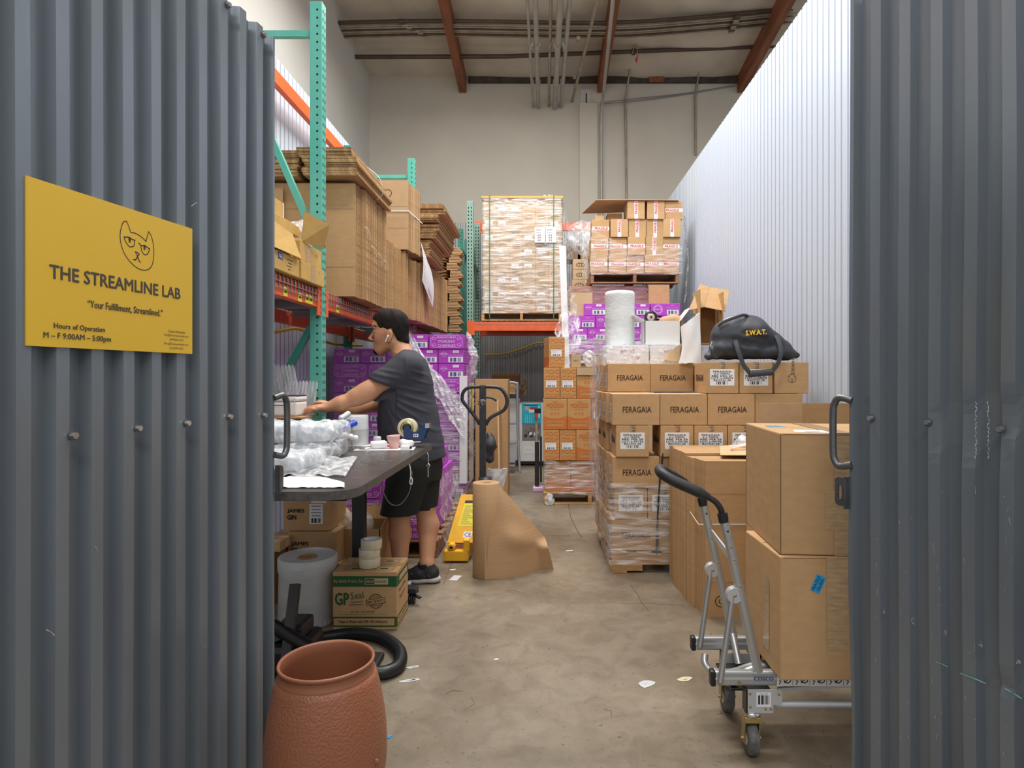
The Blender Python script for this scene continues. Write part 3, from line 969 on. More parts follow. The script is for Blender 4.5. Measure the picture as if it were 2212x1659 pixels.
# ---- yellow sign on the left gate
def sign():
    a, c = Vector((-1.044, 1.2617, 1.364)), Vector((-0.9636, 1.715, 1.364))
    r = (c - a)
    Ws, Hs = r.length, 0.3435
    fr = Fr(a, r, (0, 0, 1))
    b = MB()
    b.prism([(0, 0), (Ws, 0), (Ws, Hs), (0, Hs)], fr, 0.006, 'sign_yellow')
    ink = 'sign_ink'
    b.textf(fr, 'THE STREAMLINE LAB', Ws * 0.505, Hs * 0.462, Hs * 0.088, ink, w=Ws * 0.80, bold=0.022, lift=0.0003)
    b.textf(fr, '\u201cYour Fulfillment, Streamlined.\u201d', Ws * 0.535, Hs * 0.29, Hs * 0.056, ink, w=Ws * 0.47, bold=0.008, lift=0.0003)
    b.textf(fr, 'Hours of Operation', Ws * 0.262, Hs * 0.128, Hs * 0.044, ink, w=Ws * 0.27, bold=0.008, lift=0.0003)
    b.textf(fr, 'M \u2013 F 9:00AM \u2013 5:00pm', Ws * 0.255, Hs * 0.066, Hs * 0.048, ink, w=Ws * 0.355, bold=0.008, lift=0.0003)
    for i, (t, w) in enumerate((('Contact Information', 0.13), ('Matt@Thestreamlinelab.com', 0.185), ('(949)204-4325', 0.105), ('Marc@Thestreamlinelab.com', 0.185), ('(323)439-4622', 0.105))):
        b.textf(fr, t, Ws * 0.875, Hs * (0.166 - i * 0.0325), Hs * 0.022, ink, w=Ws * w, lift=0.0004)
    # cat's head in line, points given in parts of the sign
    def L(pts, w=0.0022, closed=False, n=6):
        q = smooth_path([Vector((x * Ws, y * Hs, 0)) for x, y in pts], n)
        b.linef(fr, [(p.x, p.y) for p in q], w, ink, 0.0004, closed)
    L([(0.555, 0.835), (0.57, 0.838), (0.60, 0.834), (0.63, 0.82), (0.655, 0.80)])
    L([(0.655, 0.80), (0.662, 0.835), (0.673, 0.877)], n=4)
    L([(0.673, 0.877), (0.692, 0.845), (0.707, 0.78), (0.708, 0.71), (0.698, 0.645), (0.675, 0.605), (0.64, 0.588), (0.595, 0.595), (0.55, 0.628), (0.515, 0.675), (0.494, 0.735), (0.488, 0.80), (0.498, 0.865), (0.512, 0.897), (0.529, 0.905)])
    L([(0.529, 0.905), (0.542, 0.872), (0.555, 0.835)], n=4)
    L([(0.512, 0.79), (0.54, 0.796), (0.565, 0.788), (0.582, 0.788)], 0.0026)
    L([(0.512, 0.79), (0.523, 0.76), (0.543, 0.735), (0.562, 0.735), (0.577, 0.752), (0.580, 0.785)])
    L([(0.607, 0.775), (0.622, 0.762), (0.648, 0.765), (0.680, 0.752)], 0.0026)
    L([(0.620, 0.762), (0.627, 0.722), (0.645, 0.702), (0.663, 0.71), (0.675, 0.735), (0.679, 0.752)])
    L([(0.546, 0.792), (0.548, 0.77)], 0.006, n=2)
    L([(0.644, 0.764), (0.645, 0.745)], 0.006, n=2)
    L([(0.584, 0.705), (0.597, 0.704), (0.610, 0.697), (0.598, 0.684), (0.584, 0.705)], 0.0024, n=2)
    L([(0.598, 0.684), (0.594, 0.665), (0.585, 0.650), (0.573, 0.648)], 0.0026)
    L([(0.598, 0.684), (0.604, 0.660), (0.616, 0.638)], 0.0026)
    b.make('wall_sign', label='yellow rectangular business sign with a cat head fixed to the left gate', cat='sign')
sign()

# ---------------------------------------------------------------- pallet racking
def upright(par, x0, x1, y0, y1, z1, m, side='+x', teardrop=True):
    b = MB().box(x0, x1, y0, y1, 0.006, z1, m, bev=0.004)
    b.box(x0 - 0.02, x1 + 0.02, y0 - 0.02, y1 + 0.02, 0, 0.006, m)
    ff = Fr((x0, y0, 0), (1, 0, 0), (0, 0, 1))
    fs = Fr((x1, y0, 0), (0, 1, 0), (0, 0, 1)) if side == '+x' else Fr((x0, y1, 0), (0, -1, 0), (0, 0, 1))
    w, d = x1 - x0, y1 - y0
    n = int(z1 / 0.0508)
    for k in range(2, n):
        z = k * 0.0508
        if teardrop:
            b.quadf(ff, w * 0.62 - 0.006, z - 0.006, w * 0.62 + 0.006, z + 0.006, 'hole_black')
            for q in (0.28, 0.72):
                c = d * q
                b.polyf(fs, [(c - 0.004, z - 0.012), (c + 0.004, z - 0.012), (c + 0.007, z + 0.006), (c, z + 0.012), (c - 0.007, z + 0.006)], 'hole_black')
        else:
            for q in (0.28, 0.72):
                c = w * q
                b.polyf(ff, [(c - 0.005, z - 0.014), (c + 0.005, z - 0.014), (c + 0.008, z + 0.006), (c, z + 0.014), (c - 0.008, z + 0.006)], 'hole_black')
            b.quadf(fs, d * 0.5 - 0.006, z - 0.006, d * 0.5 + 0.006, z + 0.006, 'hole_black')
    return b.make('upright', par)
RX, RBX, SH = -1.39, -2.08, 1.84
RY = [1.12, 3.92, 6.73, 9.52]
rack = thing('pallet_rack', 'teal and orange pallet racking along the left corrugated wall', 'rack')
for i, y in enumerate(RY):
    if i == 0: continue
    gm = 'rack_green'
    upright(rack, RX - 0.076, RX, y, y + 0.076, 3.66, gm)
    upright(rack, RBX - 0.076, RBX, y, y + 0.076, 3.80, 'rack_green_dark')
    for z in (0.22, 1.9, 3.45):
        MB().box(RBX, RX - 0.076, y + 0.02, y + 0.055, z, z + 0.038, gm).make('brace', rack)
    MB().bar((RBX + 0.01, y + 0.038, 3.62), (RX - 0.08, y + 0.038, 2.24), 0.038, 0.04, gm, up=(0, 1, 0)).make('brace', rack)
    MB().bar((RX - 0.08, y + 0.038, 1.62), (RBX + 0.01, y + 0.038, 0.5), 0.038, 0.04, 'rack_green_dark', up=(0, 1, 0)).make('brace', rack)
def y_beam(par, x0, x1, ya, yb, zt, h, m, stickers=(), step=True, conn=True):
    b = MB().box(x0, x1 - (0.016 if step else 0), ya, yb, zt - h, zt, m, bev=0.003)
    if step: b.box(x1 - 0.02, x1, ya, yb, zt - h, zt - 0.04, m, bev=0.002)
    o = b.make('beam', par)
    for y, s in ((ya, 1), (yb, -1)):
        if not conn: continue
        c = MB().box(x1 - 0.004, x1 + 0.006, y - 0.055, y + 0.055, zt - h - 0.05, zt + 0.02, 'rack_orange', bev=0.002)
        c.box(x0, x1 + 0.006, y - s * 0.01 - 0.004, y - s * 0.01 + 0.004, zt - h - 0.05, zt + 0.02, 'rack_orange') if False else None
        for k in range(5):
            c.box(x1 + 0.006, x1 + 0.01, y - 0.012, y + 0.004, zt - h - 0.03 + k * 0.036, zt - h - 0.016 + k * 0.036, 'rack_red')
        c.make('connector', o)
    for y, z in stickers:
        MB().box(x1 + 0.0005, x1 + 0.002, y, y + 0.055, zt - z - 0.05, zt - z, 'sticker_yellow').add(
            [(x1 + 0.0025, y + 0.01, zt - z - 0.03), (x1 + 0.0025, y + 0.045, zt - z - 0.033), (x1 + 0.0025, y + 0.045, zt - z - 0.02), (x1 + 0.0025, y + 0.01, zt - z - 0.022)], [(0, 1, 2, 3)], 'print_black').make('price_sticker', o)
    return o
for i in range(3):
    ya, yb = RY[i] + (0.076 if i else 0), RY[i + 1]
    st = ((3.36, 0.05), (3.56, 0.055), (3.67, 0.05), (3.73, 0.05)) if i == 0 else ((4.22, 0.05),) if i == 1 else ()
    y_beam(rack, RX - 0.065, RX - 0.01, ya + 0.002, yb - 0.002, SH, 0.105, 'rack_orange', st)
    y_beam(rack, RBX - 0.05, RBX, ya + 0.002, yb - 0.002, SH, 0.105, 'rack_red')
    y_beam(rack, RBX - 0.05, RBX, ya + 0.002, yb - 0.002, 3.70, 0.11, 'rack_orange', step=False)
    b = MB()
    y = ya + 0.05
    while y < yb - 0.03:
        b.bar((RBX, y, SH + 0.004), (RX - 0.01, y, SH + 0.004), 0.006, 0.006, 'wire_grey')
        b.bar((RX - 0.007, y, SH + 0.007), (RX - 0.007, y, SH - 0.065), 0.006, 0.006, 'wire_grey')
        b.box(RX - 0.0098, RX - 0.0088, y + 0.008, y + 0.034, SH - 0.036, SH + 0.0, 'rack_orange')
        y += 0.052
    for x in (-2.0, -1.8, -1.6):
        b.bar((x, ya + 0.02, SH + 0.010), (x, yb - 0.02, SH + 0.010), 0.006, 0.006, 'wire_grey')
    for x, z in ((RX - 0.003, SH - 0.03), (RX - 0.003, SH - 0.065)):
        b.bar((x, ya + 0.06, z), (x, yb - 0.06, z), 0.005, 0.005, 'wire_grey')
    yy = ya + 0.45
    while yy < yb - 0.2:
        b.box(RBX, RX - 0.07, yy, yy + 0.06, SH - 0.045, SH, 'wire_grey')
        yy += 0.72
    b.make('wire_deck', rack, label='grey wire mesh deck')
# the rack across the back, carrying the grey wrapped pallet
BY = 8.5
rack2 = thing('pallet_rack', 'grey-green pallet rack at the back with orange beam under the wrapped pallet', 'rack')
for x in (-1.045, 1.48):
    for y in (BY, BY + 0.92):
        upright(rack2, x, x + 0.09, y, y + 0.08, 3.70 if y == BY else 3.62, 'rack_grey_green', teardrop=False)
    for z in (0.3, 2.9):
        MB().box(x + 0.03, x + 0.06, BY + 0.08, BY + 0.92, z, z + 0.04, 'rack_grey_green').make('brace', rack2)
    MB().bar((x + 0.045, BY + 0.08, 3.5), (x + 0.045, BY + 0.92, 2.5), 0.03, 0.04, 'rack_grey_green').make('brace', rack2)
for y, zz, m_ in ((BY - 0.02, 2.05, 'rack_orange'), (BY + 0.95, 2.05, 'rack_red'), (BY + 0.95, 3.64, 'rack_orange')):
    b = MB().box(-0.955, 1.48, y, y + 0.05, zz - 0.12, zz, m_, bev=0.003)
    if y < BY: b.box(-0.955, 1.48, y - 0.012, y, zz - 0.12, zz - 0.05, m_, bev=0.002)
    o = b.make('beam', rack2)
    for x in (-0.985, 1.5):
        c = MB().box(x - 0.05, x + 0.05, y - 0.014, y - 0.004, zz - 0.18, zz + 0.02, m_, bev=0.002)
        c.make('connector', o)
b = MB()
for k in range(34):
    x = -0.93 + k * 0.072
    b.bar((x, BY - 0.022, 2.056), (x, BY + 0.95, 2.056), 0.006, 0.006, 'wire_grey')
    b.bar((x, BY - 0.024, 2.058), (x, BY - 0.024, 2.0), 0.006, 0.006, 'wire_grey')
b.bar((-0.93, BY - 0.03, 2.02), (1.45, BY - 0.03, 2.02), 0.005, 0.005, 'wire_grey')
b.make('wire_deck', rack2, label='grey wire mesh deck')
# teal frame standing between the two racks
fr_ = thing('rack_frame', 'teal rack upright frame standing by the back wall left of the grey-green rack', 'rack')
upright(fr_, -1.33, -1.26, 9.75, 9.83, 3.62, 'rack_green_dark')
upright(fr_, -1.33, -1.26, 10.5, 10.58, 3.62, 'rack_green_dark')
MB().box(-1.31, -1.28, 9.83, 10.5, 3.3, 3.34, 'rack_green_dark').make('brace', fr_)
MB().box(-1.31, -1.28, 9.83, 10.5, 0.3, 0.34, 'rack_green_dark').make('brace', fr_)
MB().tube(smooth_path([(-2.17, 3.3, 1.63), (-2.18, 4.2, 1.60), (-2.17, 5.0, 1.66), (-2.18, 5.6, 1.73), (-2.18, 6.4, 1.65), (-2.18, 7.5, 1.68)], 8), 0.014, 'hose_yellow', n=8).make('air_hose', label='yellow hose strung along the left corrugated wall under the shelf', cat='hose')
MB().tube(smooth_path([P(1048, 766, 10.74), P(1090, 764, 10.74), P(1130, 752, 10.74), P(1160, 741, 10.74), P(1185, 743, 10.74)], 8), 0.014, 'hose_yellow', n=8).make('air_hose', label='yellow hose sagging along the back corrugated wall below the orange beam', cat='hose')
# ---------------------------------------------------------------- pallets, cartons, wrapped loads
def pallet(x0, x1, y0, y1, z0, label, m='pallet_wood', along='y', h=0.125, group=None):
    p = thing('wooden_pallet', label, 'pallet', ((x0 + x1) / 2, y0, z0), group=group)
    w, d = x1 - x0, y1 - y0
    def bx(a0, a1, b0, b1, c0, c1, name, notch=False):
        b = MB()
        if along == 'y':
            b.box(a0, a1, b0, b1, c0, c1, m, bev=0.003)
        elif notch:
            n1, n2 = a0 + (a1 - a0) * 0.16, a0 + (a1 - a0) * 0.40
            n3, n4 = a0 + (a1 - a0) * 0.60, a0 + (a1 - a0) * 0.84
            b.box(a0, a1, b0, b1, c0 + 0.04, c1, m)
            for q0, q1 in ((a0, n1), (n2, n3), (n4, a1)): b.box(q0, q1, b0, b1, c0, c0 + 0.04, m)
        else:
            b.box(a0, a1, b0, b1, c0, c1, m, bev=0.003)
        b.make(name, p)
    t = 0.016
    if along == 'y':
        for q in (0, 0.5, 1): bx(-w / 2 + q * (w - 0.04), -w / 2 + q * (w - 0.04) + 0.04, 0.004, d - 0.004, t, h - t, 'stringer')
        for k in range(7): bx(-w / 2, w / 2, k * (d - 0.1) / 6, k * (d - 0.1) / 6 + 0.1, h - t, h, 'deck_board')
        for k in range(3): bx(-w / 2, w / 2, k * (d - 0.1) / 2, k * (d - 0.1) / 2 + 0.1, 0, t, 'bottom_board')
    else:
        for q in (0, 0.5, 1): bx(-w / 2, w / 2, q * (d - 0.04), q * (d - 0.04) + 0.04, t, h - t, 'stringer', True)
        for k in range(8): bx(-w / 2 + k * (w - 0.1) / 7, -w / 2 + k * (w - 0.1) / 7 + 0.1, 0, d, h - t, h, 'deck_board')
        for k in range(3): bx(-w / 2 + k * (w - 0.1) / 2, -w / 2 + k * (w - 0.1) / 2 + 0.1, 0, d, 0, t, 'bottom_board')
    return p
def wrap(x0, x1, y0, y1, z0, z1, m, label, sides='flr', amp=0.006, seed=0, nz=26, nx=30, rag=0.0, off=0.010, top=None):
    """stretch film hugging the sides of a load"""
    b = MB()
    x0, x1, y0, y1 = x0 - off, x1 + off, y0 - off, y1 + off
    path = []
    if 'l' in sides: path += [(x0, y1 + (y0 - y1) * i / 12, -1, 0) for i in range(12)]
    if 'f' in sides: path += [(x0 + (x1 - x0) * i / nx, y0, 0, -1) for i in range(nx + 1)]
    if 'r' in sides: path += [(x1, y0 + (y1 - y0) * i / 12, 1, 0) for i in range(1, 13)]
    n = len(path) - 1
    def fn(u, v):
        i = min(n, int(round(u * n)))
        x, y, a, c = path[i]
        zt = z1 if top is None else top(x, y)
        z = z0 + (zt - z0) * v
        q = amp * (0.9 + wob(x * 9 + seed, z * 26 + y * 7, seed) + 0.6 * wob(z * 60 + seed, x * 5 + y * 6, seed))
        if v < 0.04 or v > 0.97: z += rag * wob(x * 12 + y * 12, seed, seed)
        return (x + a * q, y + c * q, z)
    sheet(b, fn, n, nz, m)
    return b.make('stretch_film', label=label, cat='plastic film')
def sticker(par, fr, x0, y0, x1, y1, lines, name='label', code=True, seed=1, m='paper_white', ink='print_black'):
    b = MB().box(0, 0, 0, 0, 0, 0, m) if False else MB()
    b.prism([(x0, y0), (x1, y0), (x1, y1), (x0, y1)], Fr(fr.at(0, 0, 0.0008), fr.r, fr.u), 0.0006, m)
    w, h = x1 - x0, y1 - y0
    n = len(lines) + (1.6 if code else 0)
    for i, (t, k) in enumerate(lines):
        b.textf(fr, t, (x0 + x1) / 2, y1 - h * (0.09 + 0.86 * (i + 0.45) / n), h * 0.70 / n, ink, w=w * k, bold=0.01)
    if code: b.barcode(fr, x0 + w * 0.25, y0 + h * 0.07, x1 - w * 0.25, y0 + h * 0.26, ink, seed=seed)
    return b.make(name, par)
CH = 0.2105
def long_kit():
    w, d, h = 0.313, 0.214, 0.208
    b = carton_mb(w, d, h, 'cardboard')
    f = frames(w, d, h)
    b.textf(f['front'], 'FERAGAIA', w * 0.52, h * 0.50, 0.040, 'print_brown', w=0.19, bold=0.012)
    b.textf(f['top'], 'FERAGAIA', w * 0.5, d * 0.3, 0.022, 'print_faint', w=0.13)
    b.quadf(f['left'], 0.03, 0.03, 0.15, 0.14, 'tape_white')
    b.barcode(f['left'], 0.05, 0.04, 0.13, 0.08, 'print_grey')
    for i in range(3): b.quadf(f['left'], 0.045, 0.092 + i * 0.015, 0.135, 0.099 + i * 0.015, 'print_grey', 0.0015)
    return b.make('carton', cat='box')
def end_kit(date, lot, v):
    w, d, h = 0.219, 0.312, 0.208
    b = carton_mb(w, d, h, 'cardboard')
    f = frames(w, d, h)
    b.textf(f['left'], 'FERAGAIA', d * 0.5, h * 0.5, 0.045, 'print_brown', w=0.2, bold=0.012)
    o = b.make('carton', cat='box')
    sticker(o, f['front'], 0.028, 0.052, 0.19, 0.162, (('FERAGAIA', 0.74), ('6 x 700ML', 0.66), (date, 0.86), (lot, 0.88), ('BATCH 38', 0.70)), seed=v)
    t = MB()
    t.quadf(f['front'], w * 0.42, h * 0.80, w * 0.60, h - 0.003, 'tape_brown', 0.001)
    t.quadf(f['top'], w * 0.42, 0.0, w * 0.60, d, 'tape_brown', 0.0014)
    t.textf(f['front'], 'ILE', w * 0.53, h * 0.89, 0.022, 'print_brown', rot=PI / 2)
    t.make('tape', o)
    return o
KL, KE, KE2 = Kit(long_kit()), Kit(end_kit('BBE: FEB 28', 'LOT: L-09192', 4)), Kit(end_kit('BBE: DEC 27', 'LOT: L-09074', 9))
y0 = 4.15
pallet(0.455, 1.72, y0 + 0.0, 5.25, 0, 'pale wooden pallet under the tall stack of spirits cartons on the right', along='x', h=0.138)
zr = [0.140 + CH * k for k in range(6)]
def lab(k, row, extra=''):
    return f'brown carton, {ORD[k]} from the left in the {row} row, right pallet' + extra
# rows of the front rank
for k in range(4): KL.put(0.613 + 0.316 * k, y0 + 0.03, zr[0], lab(k, 'film-wrapped bottom'))
for k in range(5): KE.put(0.585 + 0.2235 * k, y0 + 0.03, zr[1], lab(k, 'second lowest'))
for k in range(4): KL.put(0.618 + 0.316 * k, y0 + 0.02, zr[2], lab(k, 'third lowest'))
for k, x in enumerate((0.591, 0.886, 1.110, 1.334, 1.558)): KE.put(x, y0 - 0.005, zr[3], lab(k, 'white-labelled middle'))
for k in range(4): KL.put(0.615 + 0.3165 * k, y0, zr[4], lab(k, 'lettered second highest'), rz=rad((-0.6, 0.5, 0.3, -0.5)[k]))
for k in range(2): KL.put((0.628, 0.943)[k], 4.585, zr[5], ('brown lettered carton at the left end of the top row, set back', 'brown lettered carton in the top row just left of the duffel bag')[k], rz=rad((0.6, 1.5)[k]))
KE2.put(1.187, y0, zr[5], 'white-labelled carton under the left half of the duffel bag')
KE2.put(1.415, y0 + 0.01, zr[5], 'white-labelled carton behind the hanging bag handle', rz=rad(-1))
def plain_fragile():
    w, d, h = 0.226, 0.312, 0.208
    b = carton_mb(w, d, h, 'cardboard')
    f = frames(w, d, h)
    b.ringf(f['front'], 0.115, 0.10, 0.027, 0.027, 0.0025, 'print_brown')
    for s in (-1, 1):
        b.linef(f['front'], [(0.115 + s * 0.022, 0.115), (0.115 + s * 0.003, 0.095), (0.115 + s * 0.002, 0.075)], 0.002, 'print_brown')
    b.textf(f['front'], 'FRAGILE', 0.122, 0.178, 0.021, 'print_brown', w=0.1, rot=-PI / 2)
    return b.make('carton', label='carton with round emblem at the right end of the top row by the white wall', cat='box')
plain_fragile().location = (1.650, y0 + 0.005, zr[5])
for k in (1, 2, 3):                                     # second column seen along the pallet's left side
    for row in (0, 2, 4): KL.put(0.609 - 0.012 * k + 0.008 * (row == 2), y0 + 0.02 + 0.219 * k, zr[row], 'brown carton down the left side of the right pallet, behind its front rank', group='cartons down the left side of the front right pallet')
    if k < 3:
        for row in (1, 3): KE.put(0.568 - 0.006 * k, y0 + 0.03 + 0.317 * k, zr[row], 'brown carton down the left side of the right pallet, behind its front rank', group='cartons down the left side of the front right pallet')
for k in (1, 2): KL.put(0.622 - 0.012 * k, 4.585 + 0.22 * k, zr[5], 'brown carton down the left side of the right pallet, behind its front rank', group='cartons down the left side of the front right pallet')
wrap(0.445, 1.30, y0 + 0.005, 5.2, 0.06, 0.60, 'film_wound', 'crinkled clear film around the lower half of the front right pallet stack', 'fl', 0.007, 3, top=lambda x, y: 0.60 if y < 4.2 else 0.62 + 0.10 * wob(y * 9, 2))
def drape(u, v):
    y = 4.42 + u * 0.85
    z = 1.62 - v * (1.25 + 0.25 * u) + 0.02 * wob(u * 9, v * 3)
    return (0.425 - 0.035 * math.sin(v * 3.0) + 0.018 * wob(u * 10 + v * 2, v * 11), y, z)
sheet(MB(), drape, 26, 40, 'film_loose').make('stretch_film', label='loose clear film hanging down the left side of the front right pallet stack', cat='plastic film')
b = MB()
fr = Fr((0.86, y0 - 0.002, 0.05), (1, 0, 0), (0.02, 0, 1))
b.tube(smooth_path([(0.752, y0 + 0.012, 0.06), (0.756, y0 - 0.004, 0.35), (0.772, y0 - 0.006, 0.62), (0.790, y0 - 0.004, 0.78), (0.796, y0 + 0.03, 0.815), (0.80, y0 + 0.10, 0.80)], 6), 0.006, 'strap_black', n=6)
b.make('strap', label='black strap running down the front of the right pallet stack', cat='strap')
# ---- things on top of that stack
zt = zr[5] + 0.21
def white_tray(x0, x1, y0_, y1_, lab_, s):
    b = MB().box(-(x1 - x0) / 2, (x1 - x0) / 2, 0, y1_ - y0_, 0, 0.14, 'white_board', bev=0.006)
    f = Fr((-(x1 - x0) / 2, 0, 0), (1, 0, 0), (0, 0, 1))
    b.textf(f, 'enjoy', 0.16, 0.095, 0.04, 'print_red', w=0.11, rot=0.12)
    b.textf(f, 'it fine', 0.20, 0.045, 0.03, 'print_red', w=0.09, rot=0.12)
    b.make('white_case', label=lab_, cat='box', loc=((x0 + x1) / 2, y0_, zt))
white_tray(0.48, 0.80, 4.74, 5.14, 'white case with red script, left under the bubble roll, wrapped in film', 1)
white_tray(0.81, 1.18, 4.74, 5.14, 'white case with red script behind the amber bottle, wrapped in film', 2)
def topfilm(u, v):
    x = 0.45 + u * 0.86
    z = zt + 0.15 - v * 0.165 + 0.006 * wob(u * 22, v * 12)
    return (x, 4.735 - 0.016 - 0.03 * v - 0.010 * abs(wob(u * 17 + v * 6, v * 15)), z)
sheet(MB(), topfilm, 50, 18, 'film_loose').make('stretch_film', label='clear film over the white cases on top of the cartons', cat='plastic film')
def bubble_roll():
    b = MB()
    R_ = 0.118
    prof = [(0.0, 0.0), (R_ - 0.01, 0.0), (R_, 0.012)] + [(R_ - 0.001 + 0.0012 * (k % 2) + 0.0015 * math.sin(k * 0.5), 0.02 + k * 0.0134) for k in range(30)] + [(R_ - 0.004, 0.43), (R_ - 0.014, 0.437), (0.04, 0.436), (0.035, 0.40), (0, 0.40)]
    b.lathe(prof, (0, 0, 0), 'bubble_white', n=40)
    o = b.make('bubble_wrap_roll', label='white upright roll of bubble wrap standing on top of the cartons', cat='roll', loc=(0.608, 4.98, zt + 0.142))
bubble_roll()
def open_carton(w, d, h, m, flaps, name='open_carton', t=0.005, inner=None):
    """box without a lid; flaps: side -> (angle from upright, length)"""
    b = MB()
    im = inner or m
    b.box(-w / 2, w / 2, 0, d, 0, t, im)
    b.box(-w / 2, w / 2, 0, t, 0, h, m)
    b.box(-w / 2, w / 2, d - t, d, 0, h, m)
    b.box(-w / 2, -w / 2 + t, 0, d, 0, h, m)
    b.box(w / 2 - t, w / 2, 0, d, 0, h, m)
    o = b.make(name)
    for s, (ang, L) in flaps.items():
        a = rad(ang)
        q = MB()
        if s in 'fb':
            y = 0 if s == 'f' else d
            sg = -1 if s == 'f' else 1
            q.bar((0, y, h), (0, y + sg * math.sin(a) * L, h + math.cos(a) * L), t, 1, m, up=(1, 0, 0)) if False else None
            p0, p1 = Vector((0, y, h)), Vector((0, y + sg * math.sin(a) * L, h + math.cos(a) * L))
            q.bar(p0, p1, t, w - 0.004, m, up=(1, 0, 0))
        else:
            x = -w / 2 if s == 'l' else w / 2
            sg = -1 if s == 'l' else 1
            p0, p1 = Vector((x, d / 2, h)), Vector((x + sg * math.sin(a) * L, d / 2, h + math.cos(a) * L))
            q.bar(p0, p1, t, d - 0.004, m, up=(0, 1, 0))
        q.make('flap', o)
    return o
o = open_carton(0.275, 0.20, 0.19, 'white_board', {'l': (60, 0.10), 'r': (-20, 0.0) if False else (38, 0.13)}, 'white_box')
tag(o, 'open white box with side flaps spread, behind the amber bottle', 'box')
o.location = (0.915, 4.80, zt + 0.142)
MB().lathe([(0.034, -0.02), (0.05, -0.02), (0.05, 0.02), (0.034, 0.02), (0.034, -0.02)], (0.84, 4.90, zt + 0.142 + 0.225), 'black_plastic', n=24, axis='y').lathe([(0.012, -0.018), (0.03, -0.018), (0.03, 0.018), (0.012, 0.018)], (0.84, 4.90, zt + 0.367), 'tape_clear', n=20, axis='y').make('tape_roll', label='dark round tape roll standing in the open white box', cat='tape')
b = SDF((0.88, 4.82, zt + 0.2), (1.12, 4.99, zt + 0.45), 0.008).ell((1.0, 4.9, zt + 0.335), (0.095, 0.06, 0.055), 0.01).noise(0.008, (30, 30, 30), 4).into(MB(), 'kraft')
b.make('paper_wad', label='crumpled tan paper packing bulging from the open white box', cat='paper')
def amber_bottle():
    b = MB()
    w, d = 0.042, 0.03
    rows = [(0.86, 0.0), (1.0, 0.008), (1.0, 0.10), (0.97, 0.122), (0.72, 0.136), (0.38, 0.143), (0.33, 0.150), (0.33, 0.168)]
    vs, fs = [], []
    n = 24
    for k, z in rows:
        for j in range(n):
            a = 2 * PI * j / n
            c, s = math.cos(a), math.sin(a)
            e = 0.45 if z < 0.13 else 0.9
            vs.append((w * k * math.copysign(abs(c) ** e, c) if z < 0.14 else w * k * c, (d if z < 0.14 else w) * k * math.copysign(abs(s) ** e, s), z))
    for i in range(len(rows) - 1):
        for j in range(n): fs.append((i * n + j, i * n + (j + 1) % n, (i + 1) * n + (j + 1) % n, (i + 1) * n + j))
    fs.append(tuple(reversed(range(n))))
    b.add(vs, fs, 'bottle_amber', True)
    o = b.make('bottle', label='amber glass bottle with yellow and dark label standing beside the duffel bag', cat='bottle', loc=(1.055, 4.62, zt))
    MB().lathe([(0.0, 0.164), (0.017, 0.164), (0.019, 0.170), (0.019, 0.184), (0.016, 0.188), (0, 0.188)], (0, 0, 0), 'pallet_wood', n=18).make('stopper', o)
    f = Fr((-0.038, -0.0315, 0.008), (1, 0, 0), (0, 0, 1))
    q = MB().quadf(f, 0, 0, 0.076, 0.095, 'bottle_label')
    q.textf(f, 'FE', 0.018, 0.055, 0.026, 'paper_white', w=0.03, bold=0.03)
    q.textf(f, 'RA', 0.05, 0.055, 0.026, 'sticker_yellow', w=0.026, bold=0.03)
    for i, (x, y, r, m_) in enumerate(((0.055, 0.022, 0.016, 'sign_yellow'), (0.012, 0.082, 0.010, 'sign_yellow'), (0.028, 0.015, 0.010, 'rack_green_dark'), (0.066, 0.05, 0.01, 'sign_yellow'), (0.008, 0.02, 0.008, 'rack_orange'))):
        q.polyf(f, [(x + r * math.cos(k * PI / 5), y + r * 0.7 * math.sin(k * PI / 5)) for k in range(10)], m_, 0.0012)
    q.make('front_label', o)
    f2 = Fr((0.0, -0.034, 0.09), (0.8, 0, -0.6), (0.6, 0, 0.8))
    q = MB().prism([(-0.032, -0.02), (0.032, -0.02), (0.032, 0.02), (-0.032, 0.02)], f2, 0.001, 'paper_white')
    for x, y, m_ in ((-0.015, 0.004, 'label_blue'), (0.005, -0.006, 'print_lilac'), (0.018, 0.005, 'print_grey')): q.quadf(f2, x, y, x + 0.013, y + 0.009, m_)
    q.make('neck_tag', o)
amber_bottle()
# open brown box, white sack and flap behind the duffel bag
for k in range(2): KE.put(1.24 + 0.225 * k, 4.485, zr[5], ('brown carton under the upturned open box, behind the bag', 'brown carton behind the bag beside the white wall')[k])
b = MB()
fr = Fr(P(1512, 742, 4.70), (1, 0.12, 0), (0, 0, 1))
b.box(0.0, 0.004, 0.0, 0.22, 0, 0.40, 'cardboard', M=Matrix.Translation(P(1512, 742, 4.6)))
b.box(0.17, 0.174, 0.0, 0.22, 0, 0.38, 'cardboard', M=Matrix.Translation(P(1512, 742, 4.6)))
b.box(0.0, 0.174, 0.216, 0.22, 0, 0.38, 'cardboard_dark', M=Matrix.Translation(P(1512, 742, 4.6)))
b.box(0.0, 0.174, 0.0, 0.22, 0, 0.004, 'cardboard', M=Matrix.Translation(P(1512, 742, 4.6)))
ob = b.make('open_carton', label='upturned open brown carton with raised flaps behind the duffel bag', cat='box')
A, B, Cc, D = P(1487, 671, 4.70), P(1567, 673, 4.62), P(1575, 628, 4.78), P(1513, 614, 4.80)
E_, G_ = P(1533, 621, 4.78), P(1521, 664, 4.66)
